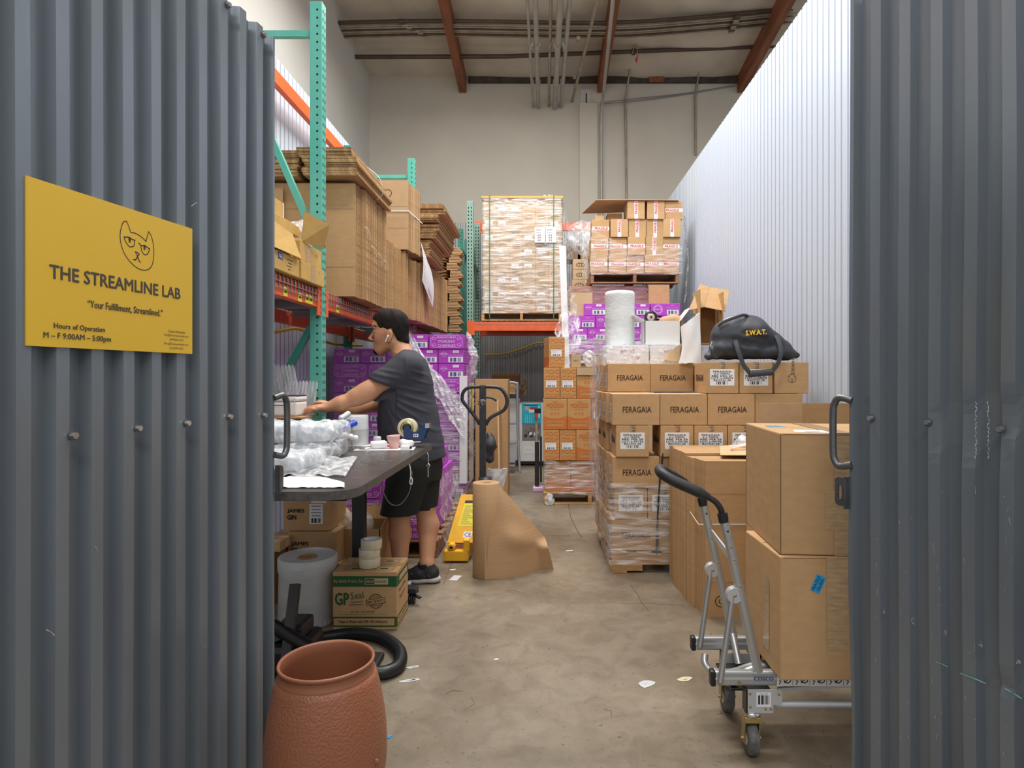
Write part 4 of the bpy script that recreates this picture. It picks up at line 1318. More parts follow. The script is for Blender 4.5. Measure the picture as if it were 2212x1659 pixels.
for nm, q in (('flap', (G_, B, Cc, E_)), ('flap', (A, G_, E_, D))):
    bb = MB()
    nrm = (q[1] - q[0]).cross(q[3] - q[0]).normalized() * 0.005
    bb.add(list(q) + [p + nrm for p in q], [(0, 1, 2, 3), (7, 6, 5, 4), (0, 4, 5, 1), (1, 5, 6, 2), (2, 6, 7, 3), (3, 7, 4, 0)], 'cardboard')
    bb.make(nm, ob)
def sack(u, v):
    a, c = P(1466 + 4 * math.sin(v * 4), 790, 4.56), P(1514, 790, 4.52)
    p = a.lerp(c, u)
    z = zr[5] + 0.21 + v * (0.27 + 0.10 * u)
    return (p.x + 0.03 * v * (1 - u), p.y + 0.012 * wob(u * 2.2, v * 2) - 0.03 * math.sin(PI * u) + 0.03 * v, z + 0.004 * wob(u * 9, 1))
b = sheet(MB(), sack, 16, 16, 'paper_white', th=0.01)
b.quadf(Fr(P(1494, 682, 4.48), (1, 0, 0.1), (0, 0, 1)), 0, 0, 0.026, 0.008, 'rack_green_dark', 0.004)
b.make('paper_sack', label='white paper sack with green arrow beside the upturned open box', cat='sack')
def torn(u, v):
    return (0.90 + u * 0.20, 4.66 + 0.02 * v, zt + 0.02 + v * (0.02 + 0.13 * u ** 0.6) + 0.008 * wob(u * 8, v))
b = sheet(MB(), torn, 12, 4, 'carton_tan', th=0.004)
b.textf(Fr((1.05, 4.658, zt + 0.10), (1, 0, 0), (0, 0, 1)), 'UP', 0.0, 0.022, 0.010, 'print_red', lift=0.004)
b.textf(Fr((1.05, 4.658, zt + 0.10), (1, 0, 0), (0, 0, 1)), 'IN CARE', 0.0, 0.004, 0.010, 'print_red', w=0.05, lift=0.004)
b.make('torn_carton_flap', label='torn tan carton flap with red print left of the amber bottle', cat='cardboard')
# ---- duffel bag
def duffel():
    t = thing('duffel_bag', 'black duffel bag with yellow letters slumped on the top right cartons', 'bag', (0, 0, 0))
    d = 4.28
    def q(u, v, dy=0.0): return P(u, v, d) + Vector((0, dy, 0))
    s = SDF((1.08, 4.10, 1.36), (1.82, 4.62, 1.78), 0.0062)
    s.cone(q(1558, 756), q(1690, 760), 0.075, 0.070, 0.03, (1, 1.5, 0.85))
    s.cone(q(1562, 728), q(1625, 720), 0.085, 0.10, 0.05, (1, 1.25, 1))
    s.cone(q(1568, 708), q(1612, 702), 0.055, 0.06, 0.05, (1, 1.25, 1))
    s.cone(q(1625, 715), q(1668, 742), 0.09, 0.07, 0.05, (1, 1.3, 1))
    s.cone(q(1690, 758), q(1718, 767), 0.06, 0.028, 0.03, (1, 1.5, 0.9))
    s.cone(q(1545, 764), q(1530, 770), 0.035, 0.022, 0.02, (1, 1.8, 1))
    s.noise(0.005, (16, 9, 20), 5).noise(0.0025, (40, 20, 45), 8)
    for a, c in (((1598, 745), (1655, 748)), ((1575, 735), (1590, 762)), ((1640, 735), (1600, 722))):
        s.cone(q(*a, -0.125), q(*c, -0.12), 0.012, 0.012, 0.03, (1, 1, 0.7), op='cut')
    s.plane((0, 0, zr[5] + 0.212), (0, 0, -1))
    s.into(MB(), 'bag_black').make('body', t)
    b = MB()
    y = -0.115
    b.tube(smooth_path([q(1544, 706, -0.075), q(1556, 697, -0.085), q(1580, 688, -0.08), (q(1600, 682, -0.06)), q(1612, 686, -0.05), q(1622, 694, -0.05)], 6), 0.011, 'bag_strap', n=8)
    b.tube(smooth_path([q(1545, 703, -0.07), q(1557, 694, -0.078), q(1580, 685, -0.072), (q(1600, 679, -0.05)), q(1612, 682, -0.04)], 6), 0.0045, 'chrome', n=6)
    b.make('zipper', t)
    fr = Fr(q(1616, 722, -0.158), (1, -0.10, 0.06), (0.02, 0.22, 1))
    MB().textf(fr, 'S.W.A.T.', 0, 0, 0.036, 'bag_print', w=0.135, bold=0.045, lift=0.004).make('lettering', t, label='yellow lettering')
    for i, pts in enumerate((((1577, 737, -0.12), (1577, 752, -0.15), (1582, 770, -0.165), (1590, 790, -0.165), (1603, 806, -0.16)),
                             ((1664, 726, -0.10), (1667, 745, -0.14), (1667, 766, -0.165), (1660, 788, -0.165), (1648, 803, -0.16)))):
        b = MB()
        c = smooth_path([q(*p) for p in pts], 6)
        for k in range(len(c) - 1):
            b.bar(c[k], c[k + 1], 0.006, 0.028, 'bag_strap', up=(1, 0, 0.01))
        b.make('carry_strap', t)
    b = MB().tube([q(1602, 808, -0.16), q(1650, 804, -0.16)], 0.022, 'bag_strap', n=14)
    b.make('handle_grip', t)
    b = MB().tube(smooth_path([q(1538, 748, -0.03), q(1534, 756, -0.06), q(1537, 768, -0.06), q(1545, 772, -0.06)], 5), 0.014, 'bag_black', n=8)
    b.tube([q(1537, 738, -0.02), q(1532, 750, -0.03)], 0.006, 'chrome', n=6)
    b.make('shoulder_clip', t)
duffel()

# ---------------------------------------------------------------- coffee syrup stack on its pallet
def cop_kit():
    w, d, h = 0.164, 0.33, 0.313
    b = carton_mb(w, d, h, 'carton_orange_tan')
    f = frames(w, d, h)
    for fr_n, W_, shift in (('front', w, 0), ('left', d, 0.02)):
        if fr_n == 'left':
            b.quadf(f['left'], 0.002, 0.002, d - 0.002, h * 0.36, 'print_orange')
            for k in range(6): b.quadf(f['left'], 0.004, 0.012 + k * 0.018, d - 0.004, 0.014 + k * 0.018, 'carton_orange_tan', 0.0012)
            continue
        for r_ in range(5):
            t = ('POC', 'COP')[r_ % 2] if r_ < 2 else ('COP', 'POC')[r_ % 2] if r_ > 2 else 'COC'
            y = h - 0.034 - r_ * 0.061
            b.textf(f['front'], t, w / 2 + 0.003, y - 0.003, 0.046, 'print_orange', w=w * 0.92, bold=0.045, lift=0.0008)
            b.textf(f['front'], t, w / 2, y, 0.040, 'print_orange_light', w=w * 0.86, bold=0.0, lift=0.0016)
    o = b.make('carton', cat='box')
    q = MB().quadf(f['front'], 0.022, h * 0.36, 0.13, h * 0.585, 'paper_white', 0.003)
    q.textf(f['front'], 'SYRUP VANILLA', 0.076, h * 0.555, 0.008, 'print_grey', w=0.09, lift=0.004)
    for k in range(3): q.quadf(f['front'], 0.03, h * (0.52 - 0.025 * k), 0.03 + (0.05, 0.04, 0.08)[k], h * (0.523 - 0.025 * k), 'print_grey', 0.004)
    q.barcode(f['front'], 0.038, h * 0.38, 0.118, h * 0.43, 'print_black', lift=0.004)
    q.make('label', o)
    return o
def wide_kit():
    w, d, h = 0.243, 0.33, 0.313
    b = carton_mb(w, d, h, 'carton_orange_tan')
    f = frames(w, d, h)['front']
    pts = [(0.002, 0.002), (w - 0.002, 0.002)] + [(w - 0.002 - (w - 0.004) * k / 14, h * (0.44 - 0.08 * math.sin(PI * k / 14))) for k in range(15)]
    b.polyf(f, pts, 'print_orange')
    for k in range(5): b.quadf(f, 0.004, 0.012 + k * 0.02, w - 0.004, 0.0135 + k * 0.02, 'carton_orange_tan', 0.0011)
    b.quadf(f, w * 0.14, h * 0.19, w * 0.86, h * 0.27, 'carton_orange_tan', 0.0014)
    b.textf(f, 'COFFEE SYRUP', w / 2, h * 0.23, 0.016, 'print_orange', w=w * 0.64, lift=0.002, bold=0.01)
    b.quadf(f, w * 0.16, h * 0.11, w * 0.84, h * 0.165, 'carton_orange_tan', 0.0014)
    b.textf(f, 'CAFE', w / 2, h * 0.90, 0.017, 'print_orange', w=w * 0.21)
    b.textf(f, 'POCCO', w / 2 + 0.002, h * 0.785, 0.042, 'print_orange', w=w * 0.74, bold=0.03)
    b.textf(f, 'POCCO', w / 2, h * 0.79, 0.034, 'print_orange_light', w=w * 0.70, lift=0.002)
    b.textf(f, 'MADE IN ITALY', w / 2, h * 0.66, 0.012, 'print_orange', w=w * 0.42)
    for k in (-1, 0, 1):
        b.ringf(f, w / 2 + k * 0.035, h * 0.52, 0.008, 0.010, 0.004, 'print_orange', n=8)
    return b.make('carton', cat='box')
KC, KW = Kit(cop_kit()), Kit(wide_kit())
PY = 6.38
pallet(0.0, 0.95, PY, PY + 1.0, 0, 'wooden pallet wrapped in film under the coffee syrup cartons', 'pallet_wood', h=0.125)
zp = [0.128 + 0.0, 0.450, 0.767, 1.084, 1.401]
def lc(s): return 'orange-tan coffee syrup carton, ' + s
for k in range(3): KW.put(0.155 + 0.25 * k, PY + 0.04, zp[0], lc(f'{ORD[k]} from the left in the wrapped bottom row'))
KC.put(0.080, PY, zp[1], lc('narrow, left end of the second lowest row')); KC.put(0.248, PY + 0.004, zp[1], lc('narrow, second in the second lowest row')); KW.put(0.455, PY, zp[1], lc('wide, right in the second lowest row'))
KW.put(0.118, PY, zp[2], lc('wide, left in the middle row')); KW.put(0.365, PY, zp[2], lc('wide, right in the middle row')); KC.put(0.572, PY + 0.02, zp[2], lc('narrow, at the right end of the middle row'))
KC.put(0.085, PY, zp[3], lc('narrow, left end of the row above the middle')); KC.put(0.254, PY + 0.004, zp[3], lc('narrow, second in the row above the middle')); KW.put(0.462, PY + 0.01, zp[3], lc('wide with a folded lid, in the row above the middle'))
KC.put(0.138, PY + 0.03, zp[4], lc('narrow, turned, alone on top of the stack'), rz=rad(9))
MB().box(-0.125, 0.125, 0, 0.006, 0, 0.075, 'carton_tan', M=Matrix.Translation((0.465, PY - 0.004, zp[3] + 0.24)) @ Matrix.Rotation(rad(-4), 4, 'X')).make('carton_flap', label='folded tan flap hanging over the wide coffee syrup carton', cat='cardboard')
wrap(0.02, 0.78, PY + 0.02, PY + 0.95, 0.09, 0.47, 'film_wound', 'wrinkled clear film around the base of the coffee syrup stack', 'fl', 0.008, 9, top=lambda x, y: 0.44 + 0.10 * max(0, (x - 0.3)) + 0.02 * wob(x * 14, 3))
SDF((-0.01, PY - 0.10, -0.01), (0.14, PY + 0.05, 0.16), 0.006).ell((0.06, PY - 0.03, 0.06), (0.045, 0.045, 0.058), 0.01).noise(0.010, (60, 60, 50), 2).into(MB(), 'film_bag').make('film_scrap', label='bunched clear film at the left foot of the coffee syrup pallet', cat='plastic film')
b = carton_mb(0.10, 0.16, 0.13, 'carton_tan'); b.textf(frames(0.10, 0.16, 0.13)['front'], '0417', 0.05, 0.07, 0.016, 'print_brown')
b.make('carton', label='small tan carton standing beside the topmost coffee syrup carton', cat='box', loc=(0.335, PY + 0.06, zp[4]))
b = carton_mb(0.30, 0.22, 0.12, 'carton_tan'); b.make('carton', label='tan carton behind the clear ball of film on the coffee syrup stack', cat='box', loc=(0.60, PY + 0.14, zp[4]))
o = SDF((0.36, PY - 0.03, zp[4] - 0.02), (0.62, PY + 0.16, zp[4] + 0.22), 0.007).ell((0.478, PY + 0.06, zp[4] + 0.092), (0.070, 0.055, 0.095), 0.01).noise(0.007, (40, 40, 36), 6).plane((0, 0, zp[4] + 0.004), (0, 0, -1)).into(MB(), 'film_bag').make('film_ball', label='clear ball of crumpled film with a pink core on the coffee syrup stack', cat='plastic film')
MB().ball((0.475, PY + 0.02, zp[4] + 0.10), (0.018, 0.012, 0.022), 'red_tag', 10).make('pink_core', o)
def blob(u, v):
    a = P(1195, 722, 6.55).lerp(P(1232, 690, 6.75), u)
    return (a.x + 0.10 * v + 0.04 * wob(v * 6, u * 5) + (0.10 * (1 - abs(2 * u - 1))) * v, a.y + 0.05 * wob(u * 6, v * 6), a.z + 0.35 * u - 0.55 * v * (1 - 0.4 * u) + 0.02 * wob(u * 12, v * 9))
sheet(MB(), blob, 26, 26, 'film_loose').make('stretch_film', label='loose clear film billowing behind the topmost coffee syrup carton', cat='plastic film')
b = MB()
x0 = P(1208, 0, 7.18).x
q = [P(1208, 531, 7.16), P(1222, 531, 7.16), P(1222, 531, 7.21), P(1208, 531, 7.21)]
g = [Vector((0.27, 7.16, 0)), Vector((0.345, 7.16, 0)), Vector((0.345, 7.21, 0)), Vector((0.27, 7.21, 0))]
b.add(g + q, [(0, 3, 2, 1), (4, 5, 6, 7), (0, 1, 5, 4), (1, 2, 6, 5), (2, 3, 7, 6), (3, 0, 4, 7)], 'white_board')
b.make('edge_protector', label='tall white edge board leaning in front of the wrapped pallet', cat='board')

# ---------------------------------------------------------------- purple cherry cartons
PW, PD, PH = 0.345, 0.255, 0.142
def purple_long(kind):
    b = carton_mb(PW, PD, PH, 'purple', seam=False)
    f = frames(PW, PD, PH)
    fr = f['front']
    if kind == 'frame':
        oc = [(0.05, 0.012), (PW - 0.05, 0.012), (PW - 0.018, 0.04), (PW - 0.018, PH - 0.04), (PW - 0.05, PH - 0.012), (0.05, PH - 0.012), (0.018, PH - 0.04), (0.018, 0.04)]
        b.linef(fr, oc, 0.0035, 'print_lilac', closed=True)
        for t, y, h_, w_ in (('MARASCHINO', 0.112, 0.021, 0.19), ('STARLINO', 0.072, 0.026, 0.165), ('CHERRIES', 0.031, 0.023, 0.18)):
            b.textf(fr, t, PW / 2, y, h_, 'print_lilac', w=w_, bold=0.02)
        for sx in (0.05, PW - 0.05):
            for sy in (0.04, 0.10): b.ringf(fr, sx, sy, 0.016, 0.012, 0.004, 'print_lilac', n=8)
    else:
        oc = [(0.085 + 0.057 * math.cos(rad(22.5 + 45 * k)), 0.071 + 0.057 * math.sin(rad(22.5 + 45 * k))) for k in range(8)]
        b.linef(fr, oc, 0.003, 'print_lilac', closed=True)
        b.ringf(fr, 0.085, 0.071, 0.043, 0.043, 0.006, 'print_lilac', n=16)
        b.textf(fr, 'STARLINO', 0.085, 0.071, 0.019, 'print_lilac', w=0.075, bold=0.02)
        b.textf(fr, 'STARLINO', 0.255, 0.118, 0.010, 'print_lilac', w=0.04)
        b.textf(fr, 'MARASCHINO CHERRIES', 0.255, 0.088, 0.008, 'print_lilac', w=0.14)
        b.quadf(fr, 0.19, 0.012, 0.325, 0.066, 'tape_white')
        b.barcode(fr, 0.205, 0.018, 0.31, 0.058, 'print_blue', n=16)
    for s in ('left', 'right'):
        b.linef(f[s], [(0.03, 0.015), (PD - 0.03, 0.015), (PD - 0.03, PH - 0.015), (0.03, PH - 0.015)], 0.004, 'print_lilac', closed=True)
        b.ringf(f[s], PD / 2, PH / 2, 0.06, 0.036, 0.006, 'print_lilac', n=16)
    return b.make('carton', cat='box')
def purple_end():
    b = carton_mb(PD, PW, PH, 'purple', seam=False)
    f = frames(PD, PW, PH)
    fr = f['front']
    b.ringf(fr, 0.055, 0.092, 0.022, 0.022, 0.003, 'print_lilac', n=14)
    b.textf(fr, 'STARLINO', 0.055, 0.094, 0.017, 'print_lilac', w=0.078, bold=0.02, lift=0.002)
    b.quadf(fr, 0.145, 0.106, 0.205, 0.13, 'tape_white')
    b.quadf(fr, 0.16, 0.113, 0.19, 0.122, 'print_lilac', 0.0012)
    b.textf(fr, 'MARASCHINO CHERRIES', 0.168, 0.082, 0.007, 'print_lilac', w=0.145)
    b.quadf(fr, 0.10, 0.012, 0.245, 0.066, 'tape_white')
    b.barcode(fr, 0.118, 0.018, 0.226, 0.058, 'print_blue', n=16)
    for s in ('left', 'right'):
        b.linef(f[s], [(0.03, 0.015), (PW - 0.03, 0.015), (PW - 0.03, PH - 0.015), (0.03, PH - 0.015)], 0.004, 'print_lilac', closed=True)
        b.ringf(f[s], PW / 2, PH / 2, 0.085, 0.036, 0.006, 'print_lilac', n=16)
        b.textf(f[s], 'STARLINO', PW / 2, PH / 2, 0.022, 'print_lilac', w=0.12, bold=0.02, lift=0.002)
    return b.make('carton', cat='box')
KPF, KPO, KPE = Kit(purple_long('frame')), Kit(purple_long('oct')), Kit(purple_end())
def lp(s): return 'purple cherry carton, ' + s
# right hand purple load behind the coffee syrup
QY, QZ = 7.30, 1.585
pallet(0.27, 1.30, QY + 0.0, QY + 0.95, QZ - 0.127, 'wooden pallet under the right purple cartons, film around it', 'pallet_wood')
b = carton_mb(1.02, 0.94, 1.44, 'carton_tan'); b.make('carton', label='big tan wrapped load under the right purple cartons', cat='box', loc=(0.785, QY + 0.02, 0.012))
rz_ = [QZ + 0.1455 * k for k in range(4)]
for k in range(3): KPF.put(0.47 + 0.348 * k, QY + 0.01, rz_[0], lp(f'{ORD[k]} from the left in the wrapped bottom row, right load'))
for k in range(4): KPE.put(0.385 + 0.2575 * k, QY, rz_[1], lp(f'{ORD[k]} from the left in the third row, right load'))
KPO.put(0.435, QY, rz_[2], lp('octagon emblem half hidden, left in the second row, right load'))
for k in range(3): KPE.put(0.740 + 0.2575 * k, QY, rz_[2], lp(f'{ORD[k + 1]} in the second row, right load'))
for k in range(3): KPE.put(0.600 + 0.2575 * k, QY, rz_[3], lp(f'{ORD[k]} in the top row, right load'))
KPO.put(1.425, QY, rz_[3], lp('octagon emblem showing, right end of the top row'))
KPO.put(1.425, QY, rz_[2], lp('octagon emblem, right end of the second row behind the white box'))
wrap(0.26, 1.32, QY - 0.005, QY + 0.9, QZ - 0.14, rz_[1] + 0.02, 'film_wound', 'shiny clear film round the foot of the right purple load', 'f', 0.010, 21, rag=0.02)
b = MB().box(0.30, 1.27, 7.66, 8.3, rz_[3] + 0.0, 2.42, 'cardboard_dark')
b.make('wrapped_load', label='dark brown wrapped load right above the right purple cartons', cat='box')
b = carton_mb(0.26, 0.3, 0.27, 'carton_tan'); b.make('carton', label='tan wrapped carton at the left above the right purple cartons', cat='box', loc=(0.445, QY + 0.03, rz_[3] + 0.0))
wrap(0.31, 1.26, 7.64, 8.2, rz_[3], 2.41, 'film_purple', 'purple-tinted film around the dark load under the fragile pallet', 'f', 0.008, 31)
MB().box(P(1402, 0, 7.55).x, P(1446, 0, 7.55).x, 7.55, 7.62, rz_[3] + 0.145, 2.42, 'cardboard').make('carton', label='upright plain brown carton between purple cartons and fragile pallet', cat='box')

# fragile pallet
FY, FZ = 7.60, 2.444
pallet(P(1276, 0, FY).x, P(1467, 0, FY).x, FY, FY + 0.84, FZ, 'old brown pallet carrying the fragile-taped cartons', 'pallet_wood_old')
def frag_kit(vert, off):
    w, d, h = 0.213, 0.26, 0.2165
    b = carton_mb(w, d, h, 'cardboard')
    f = frames(w, d, h)
    o = b.make('carton', cat='box')
    t = MB()
    if vert:
        t.quadf(f['front'], w / 2 - 0.022, 0.002, w / 2 + 0.022, h - 0.002, 'tape_white', 0.001)
        t.quadf(f['top'], w / 2 - 0.022, 0.0, w / 2 + 0.022, d, 'tape_white', 0.0016)
        t.textf(f['front'], 'FRAGILE', w / 2, h * (0.5 + off), 0.031, 'print_red', w=0.15, rot=PI / 2, bold=0.03, lift=0.002)
    else:
        t.quadf(f['front'], 0.001, h / 2 - 0.022, w - 0.001, h / 2 + 0.022, 'tape_white', 0.001)
        t.textf(f['front'], 'FRAGILE', w * (0.5 + off), h / 2, 0.031, 'print_red', w=0.16, bold=0.03, lift=0.002)
    t.make('tape', o, label='white tape printed FRAGILE in red')
    return o
KFV, KFH, KFX = Kit(frag_kit(True, 0.12)), Kit(frag_kit(False, 0.03)), Kit(frag_kit(False, -0.08))
FX = [P(u, 0, FY).x for u in (1298, 1338, 1377, 1416, 1452)]
zf = [FZ + 0.127 + 0.218 * k for k in range(4)]
pat = ['XHXXH', 'HXHVH', 'HVVVV']
for r_ in range(3):
    for k in range(5):
        kit = dict(V=KFV, H=KFH, X=KFX)[pat[r_][k]]
        kit.put(FX[k] - 0.012 * (2 - r_) * (k < 99), FY + 0.012 * ((k + r_) % 3), zf[r_], f"taped carton, {ORD[k]} from left in the {('bottom', 'middle', 'upper')[r_]} row, fragile pallet", rz=rad(rnd.uniform(-1, 1)))
KFV.put(P(1374, 0, FY).x, FY - 0.01, zf[3], 'taped carton on top of the fragile pallet, left of three, under the big flap', rz=rad(2))
KFV.put(P(1417, 0, FY).x, FY, zf[3], 'taped carton on top of the fragile pallet, middle of three')
KFX.put(P(1456, 0, FY).x, FY + 0.01, zf[3] - 0.0, 'taped carton on top of the fragile pallet, right of three', rz=rad(-1))
b = carton_mb(0.11, 0.1, 0.055, 'cardboard'); b.make('carton', label='tiny brown carton lying left on top of the fragile pallet', cat='box', loc=(P(1296, 0, FY).x, FY + 0.05, zf[3]))
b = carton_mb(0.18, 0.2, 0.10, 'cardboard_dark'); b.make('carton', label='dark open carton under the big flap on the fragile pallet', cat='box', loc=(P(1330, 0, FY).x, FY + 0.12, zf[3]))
b = MB()
zs_ = zf[3] + 0.222
q = [Vector((P(u, 0, d_).x, d_, zs_)) for u, d_ in ((1288, 7.57), (1340, 7.56), (1466, 7.58), (1463, 7.95), (1340, 8.15), (1257, 8.2))]
b.add(list(q) + [p + Vector((0, 0, 0.006)) for p in q], [(5, 4, 3, 2, 1, 0), (6, 7, 8, 9, 10, 11)] + [(i, (i + 1) % 6, 6 + (i + 1) % 6, 6 + i) for i in range(6)], 'cardboard')
b.make('cardboard_sheet', label='large brown cardboard sheet lying over the fragile pallet top', cat='cardboard')
wrap(FX[0] - 0.115, FX[4] + 0.11, FY - 0.016, FY + 0.5, FZ + 0.10, zf[2] + 0.21, 'film_light', 'clear film around the fragile-taped cartons', 'f', 0.007, 41, top=lambda x, y: zf[1] + 0.1 + 0.25 * max(0, 1.0 - (x - 0.5) * 2))
def rtail(u, v):
    z = zf[3] + 0.05 - v * 1.05
    x = FX[4] + 0.145 + 0.05 * u + 0.02 * wob(v * 9, u * 3) + 0.05 * math.sin(v * 3)
    return (x, FY + 0.02 + 0.25 * u + 0.02 * wob(u * 8, v * 14), z)
sheet(MB(), rtail, 12, 44, 'film_heavy').make('stretch_film', label='bunched clear film hanging at the right of the fragile pallet by the wall', cat='plastic film')
def ltail(u, v):
    z = zf[3] - 0.02 - v * 0.75
    return (FX[0] - 0.14 - 0.07 * u * math.sin(v * 3) - 0.03 * v + 0.02 * wob(v * 7, u * 4), FY + 0.02 + 0.2 * u, z)
sheet(MB(), ltail, 12, 30, 'film_loose').make('stretch_film', label='loose clear film at the left of the fragile pallet', cat='plastic film')

# ---------------------------------------------------------------- grey wrapped pallet on the back rack
GY, GZ = 8.56, 2.075
gx0, gx1 = P(1043, 0, GY).x, P(1213, 0, GY).x
pallet(gx0 - 0.02, gx1 + 0.0, GY, GY + 0.85, GZ, 'pallet on the orange beam under the tall grey wrapped load', 'pallet_wood')
def crest_kit(lbl):
    w, d, h = (gx1 - gx0) / 6 - 0.002, 0.4, 0.192
    b = carton_mb(w, d, h, 'carton_tan', bev=0.003)
    f = frames(w, d, h)['front']
    b.ringf(f, w / 2, h * 0.68, 0.058, 0.018, 0.004, 'print_faint', n=14)
    for k in (-1, 0, 1): b.ringf(f, w / 2 + k * 0.03, h * 0.68 + 0.006 * (k == 0), 0.018, 0.026, 0.003, 'print_faint', n=10)
    o = b.make('carton', cat='box')
    if lbl:
        q = MB().quadf(f, 0.03, 0.02, 0.13, 0.075, 'paper_white', 0.001)
        q.barcode(f, 0.045, 0.025, 0.115, 0.045, 'print_grey', lift=0.002)
        q.make('label', o)
    return o
KGA, KGB = Kit(crest_kit(True)), Kit(crest_kit(False))
gw = (gx1 - gx0) / 6
for r_ in range(8):
    for k in range(6):
        kit = KGA if (r_ * 7 + k * 3) % 5 in (0, 2) or (r_ in (1, 5) and k > 2) else KGB
        n_ = (7 - r_)
        kit.put(gx0 + gw * (k + 0.5), GY + 0.03, GZ + 0.128 + 0.194 * r_, f'tan carton in the grey wrapped load, {ORD[k]} from left, {ORD[n_]} row from top')
zg = GZ + 0.128 + 0.194 * 8
b = MB().box(gx0 - 0.02, gx1 + 0.02, GY - 0.005, GY + 0.5, zg, zg + 0.028, 'cardboard_yellow')
b.make('lid_sheet', label='flat yellowish board lying on top of the grey wrapped load', cat='cardboard')
wrap(gx0, gx1, GY + 0.012, GY + 0.45, GZ + 0.10, zg - 0.01, 'film_wound', 'silvery film wound tightly around the tall load on the rack', 'flr', 0.008, 51, nz=70, nx=24, top=lambda x, y: zg - 0.005)
for u in (1058, 1196):
    x = P(u, 0, GY).x
    b = MB().box(x - 0.006, x + 0.006, GY - 0.022, GY - 0.018, GZ + 0.03, zg + 0.034, 'strap_green')
    b.box(x - 0.006, x + 0.006, GY - 0.022, GY + 0.5, zg + 0.03, zg + 0.034, 'strap_green')
    b.make('strap', label='green strap around the wrapped load on the rack, ' + ('left one' if u < 1100 else 'right one'), cat='strap')
b = MB()
for k, u in enumerate((1165, 1189)):
    f = Fr(P(u - 10, 524, GY - 0.026), (1, 0, 0), (0, 0, 1))
    b.quadf(f, 0, 0, 0.142, 0.215, 'paper_white', 0.0)
    for j in range(3): b.barcode(f, 0.04, 0.02 + j * 0.035, 0.10, 0.045 + j * 0.035, 'print_grey', n=12, lift=0.001)
    for j in range(3): b.quadf(f, 0.015, 0.14 + j * 0.018, 0.09, 0.146 + j * 0.018, 'print_grey', 0.001)
b.make('shipping_label', label='two white shipping sheets on the front of the grey wrapped load', cat='label')
def toptuft(u, v): return (P(1162 + 55 * u, 0, GY).x, GY + 0.05 + 0.1 * v, zg + 0.03 + 0.05 * abs(wob(u * 9, v * 5)) * math.sin(PI * u) + 0.004)
sheet(MB(), toptuft, 18, 8, 'film_heavy').make('film_scrap', label='crumpled film scrap on top of the grey wrapped load', cat='plastic film')
def gtail(u, v):
    return (gx1 + 0.02 + 0.16 * u * math.sin(v * 2.6) + 0.02 * wob(u * 5, v * 9), GY + 0.06 + 0.3 * u, zg - 0.02 - v * 1.0)
sheet(MB(), gtail, 14, 40, 'film_loose').make('stretch_film', label='loose film hanging off the right side of the grey wrapped load', cat='plastic film')
# tan crest cartons glimpsed between the two tall loads
for k, (u, v0) in enumerate(((1254, 581), (1254, 603), (1252, 625))):
    a = P(u, v0, 8.4)
    b = carton_mb(0.20, 0.2, 0.134, 'carton_tan')
    f = frames(0.20, 0.2, 0.134)['front']
    b.ringf(f, 0.1, 0.06, 0.06, 0.018, 0.004, 'print_brown', n=14)
    for q in (-1, 0, 1): b.ringf(f, 0.1 + q * 0.032, 0.06 + 0.006 * (q == 0), 0.019, 0.028, 0.003, 'print_brown', n=10)
    b.make('carton', label=f'small tan crest carton in the gap between the tall loads, {ORD[k]} from the top', cat='box', loc=(a.x, 8.42, a.z))
for k, u in enumerate((1238, 1258)):
    KGB.put(P(u, 560, 9.0).x + 0.02, 9.0, P(u, 560, 9.0).z, f'tan carton wrapped in film high in the gap between the tall loads, {ORD[k]} from left')
SDF((0.25, 8.6, 2.95), (1.0, 9.05, 3.6), 0.02).ell((0.58, 8.85, 3.28), (0.26, 0.14, 0.24), 0.02).noise(0.03, (14, 14, 12), 6).into(MB(), 'film_loose').make('film_bundle', label='cloudy bundle of film in the gap between the tall loads', cat='plastic film')
# ---------------------------------------------------------------- right foreground: flat bundle, hand truck, big cartons
def board_mesh(w, d, h, face='cardboard', edge='cardboard_edge'):
    b = MB()
    vs = [Vector(p) for p in ((-w / 2, 0, 0), (w / 2, 0, 0), (w / 2, d, 0), (-w / 2, d, 0), (-w / 2, 0, h), (w / 2, 0, h), (w / 2, d, h), (-w / 2, d, h))]
    b.add(vs, [(0, 1, 5, 4), (2, 3, 7, 6)], face)
    b.add(vs, [(0, 3, 2, 1), (4, 5, 6, 7), (1, 2, 6, 5), (3, 0, 4, 7)], edge)
    return b
def bundle(x0, x1, ya, yb, z0, z1, label, group, t=0.0215, jx=0.012, jz=0.01, face='cardboard', edge='cardboard', first=None, side='l', step=None, zdrop=None, sl=0.0, name='flattened_carton'):
    """flattened cartons standing on edge, one behind the other"""
    n = max(1, int((yb - ya) / t))
    k = Kit(board_mesh(x1 - x0, t * 0.80, z1 - z0, face, edge).make(name, cat='cardboard'))
    c, jump = 0.0, 0.0
    for i in range(n):
        if i % 7 == 0:
            jump = rnd.uniform(-1, 1) * jx
        dz = rnd.uniform(0, 1) * jz * 0.0
        x = (x0 + x1) / 2 + jump + rnd.uniform(-0.3, 0.3) * jx + sl * i / n
        k.put(x, ya + i * t, z0 + dz, label, rz=rad(rnd.uniform(-0.12, 0.12)), group=group)
FB0, FB1 = 3.40, 4.10
bundle(0.868, 1.50, FB0, FB0 + 0.25, 0.0, 0.842, 'flattened brown carton standing in the upright bundle behind the hand truck', 'flattened cartons behind the hand truck', sl=-0.035)
bundle(0.838, 1.47, FB0 + 0.252, FB1, 0.0, 0.856, 'flattened brown carton standing in the upright bundle behind the hand truck', 'flattened cartons behind the hand truck', sl=-0.02)
b = board_mesh(0.63, 0.008, 0.845, 'cardboard', 'cardboard_edge')
f = Fr((-0.315, 0, 0), (1, 0, 0), (0, 0, 1))
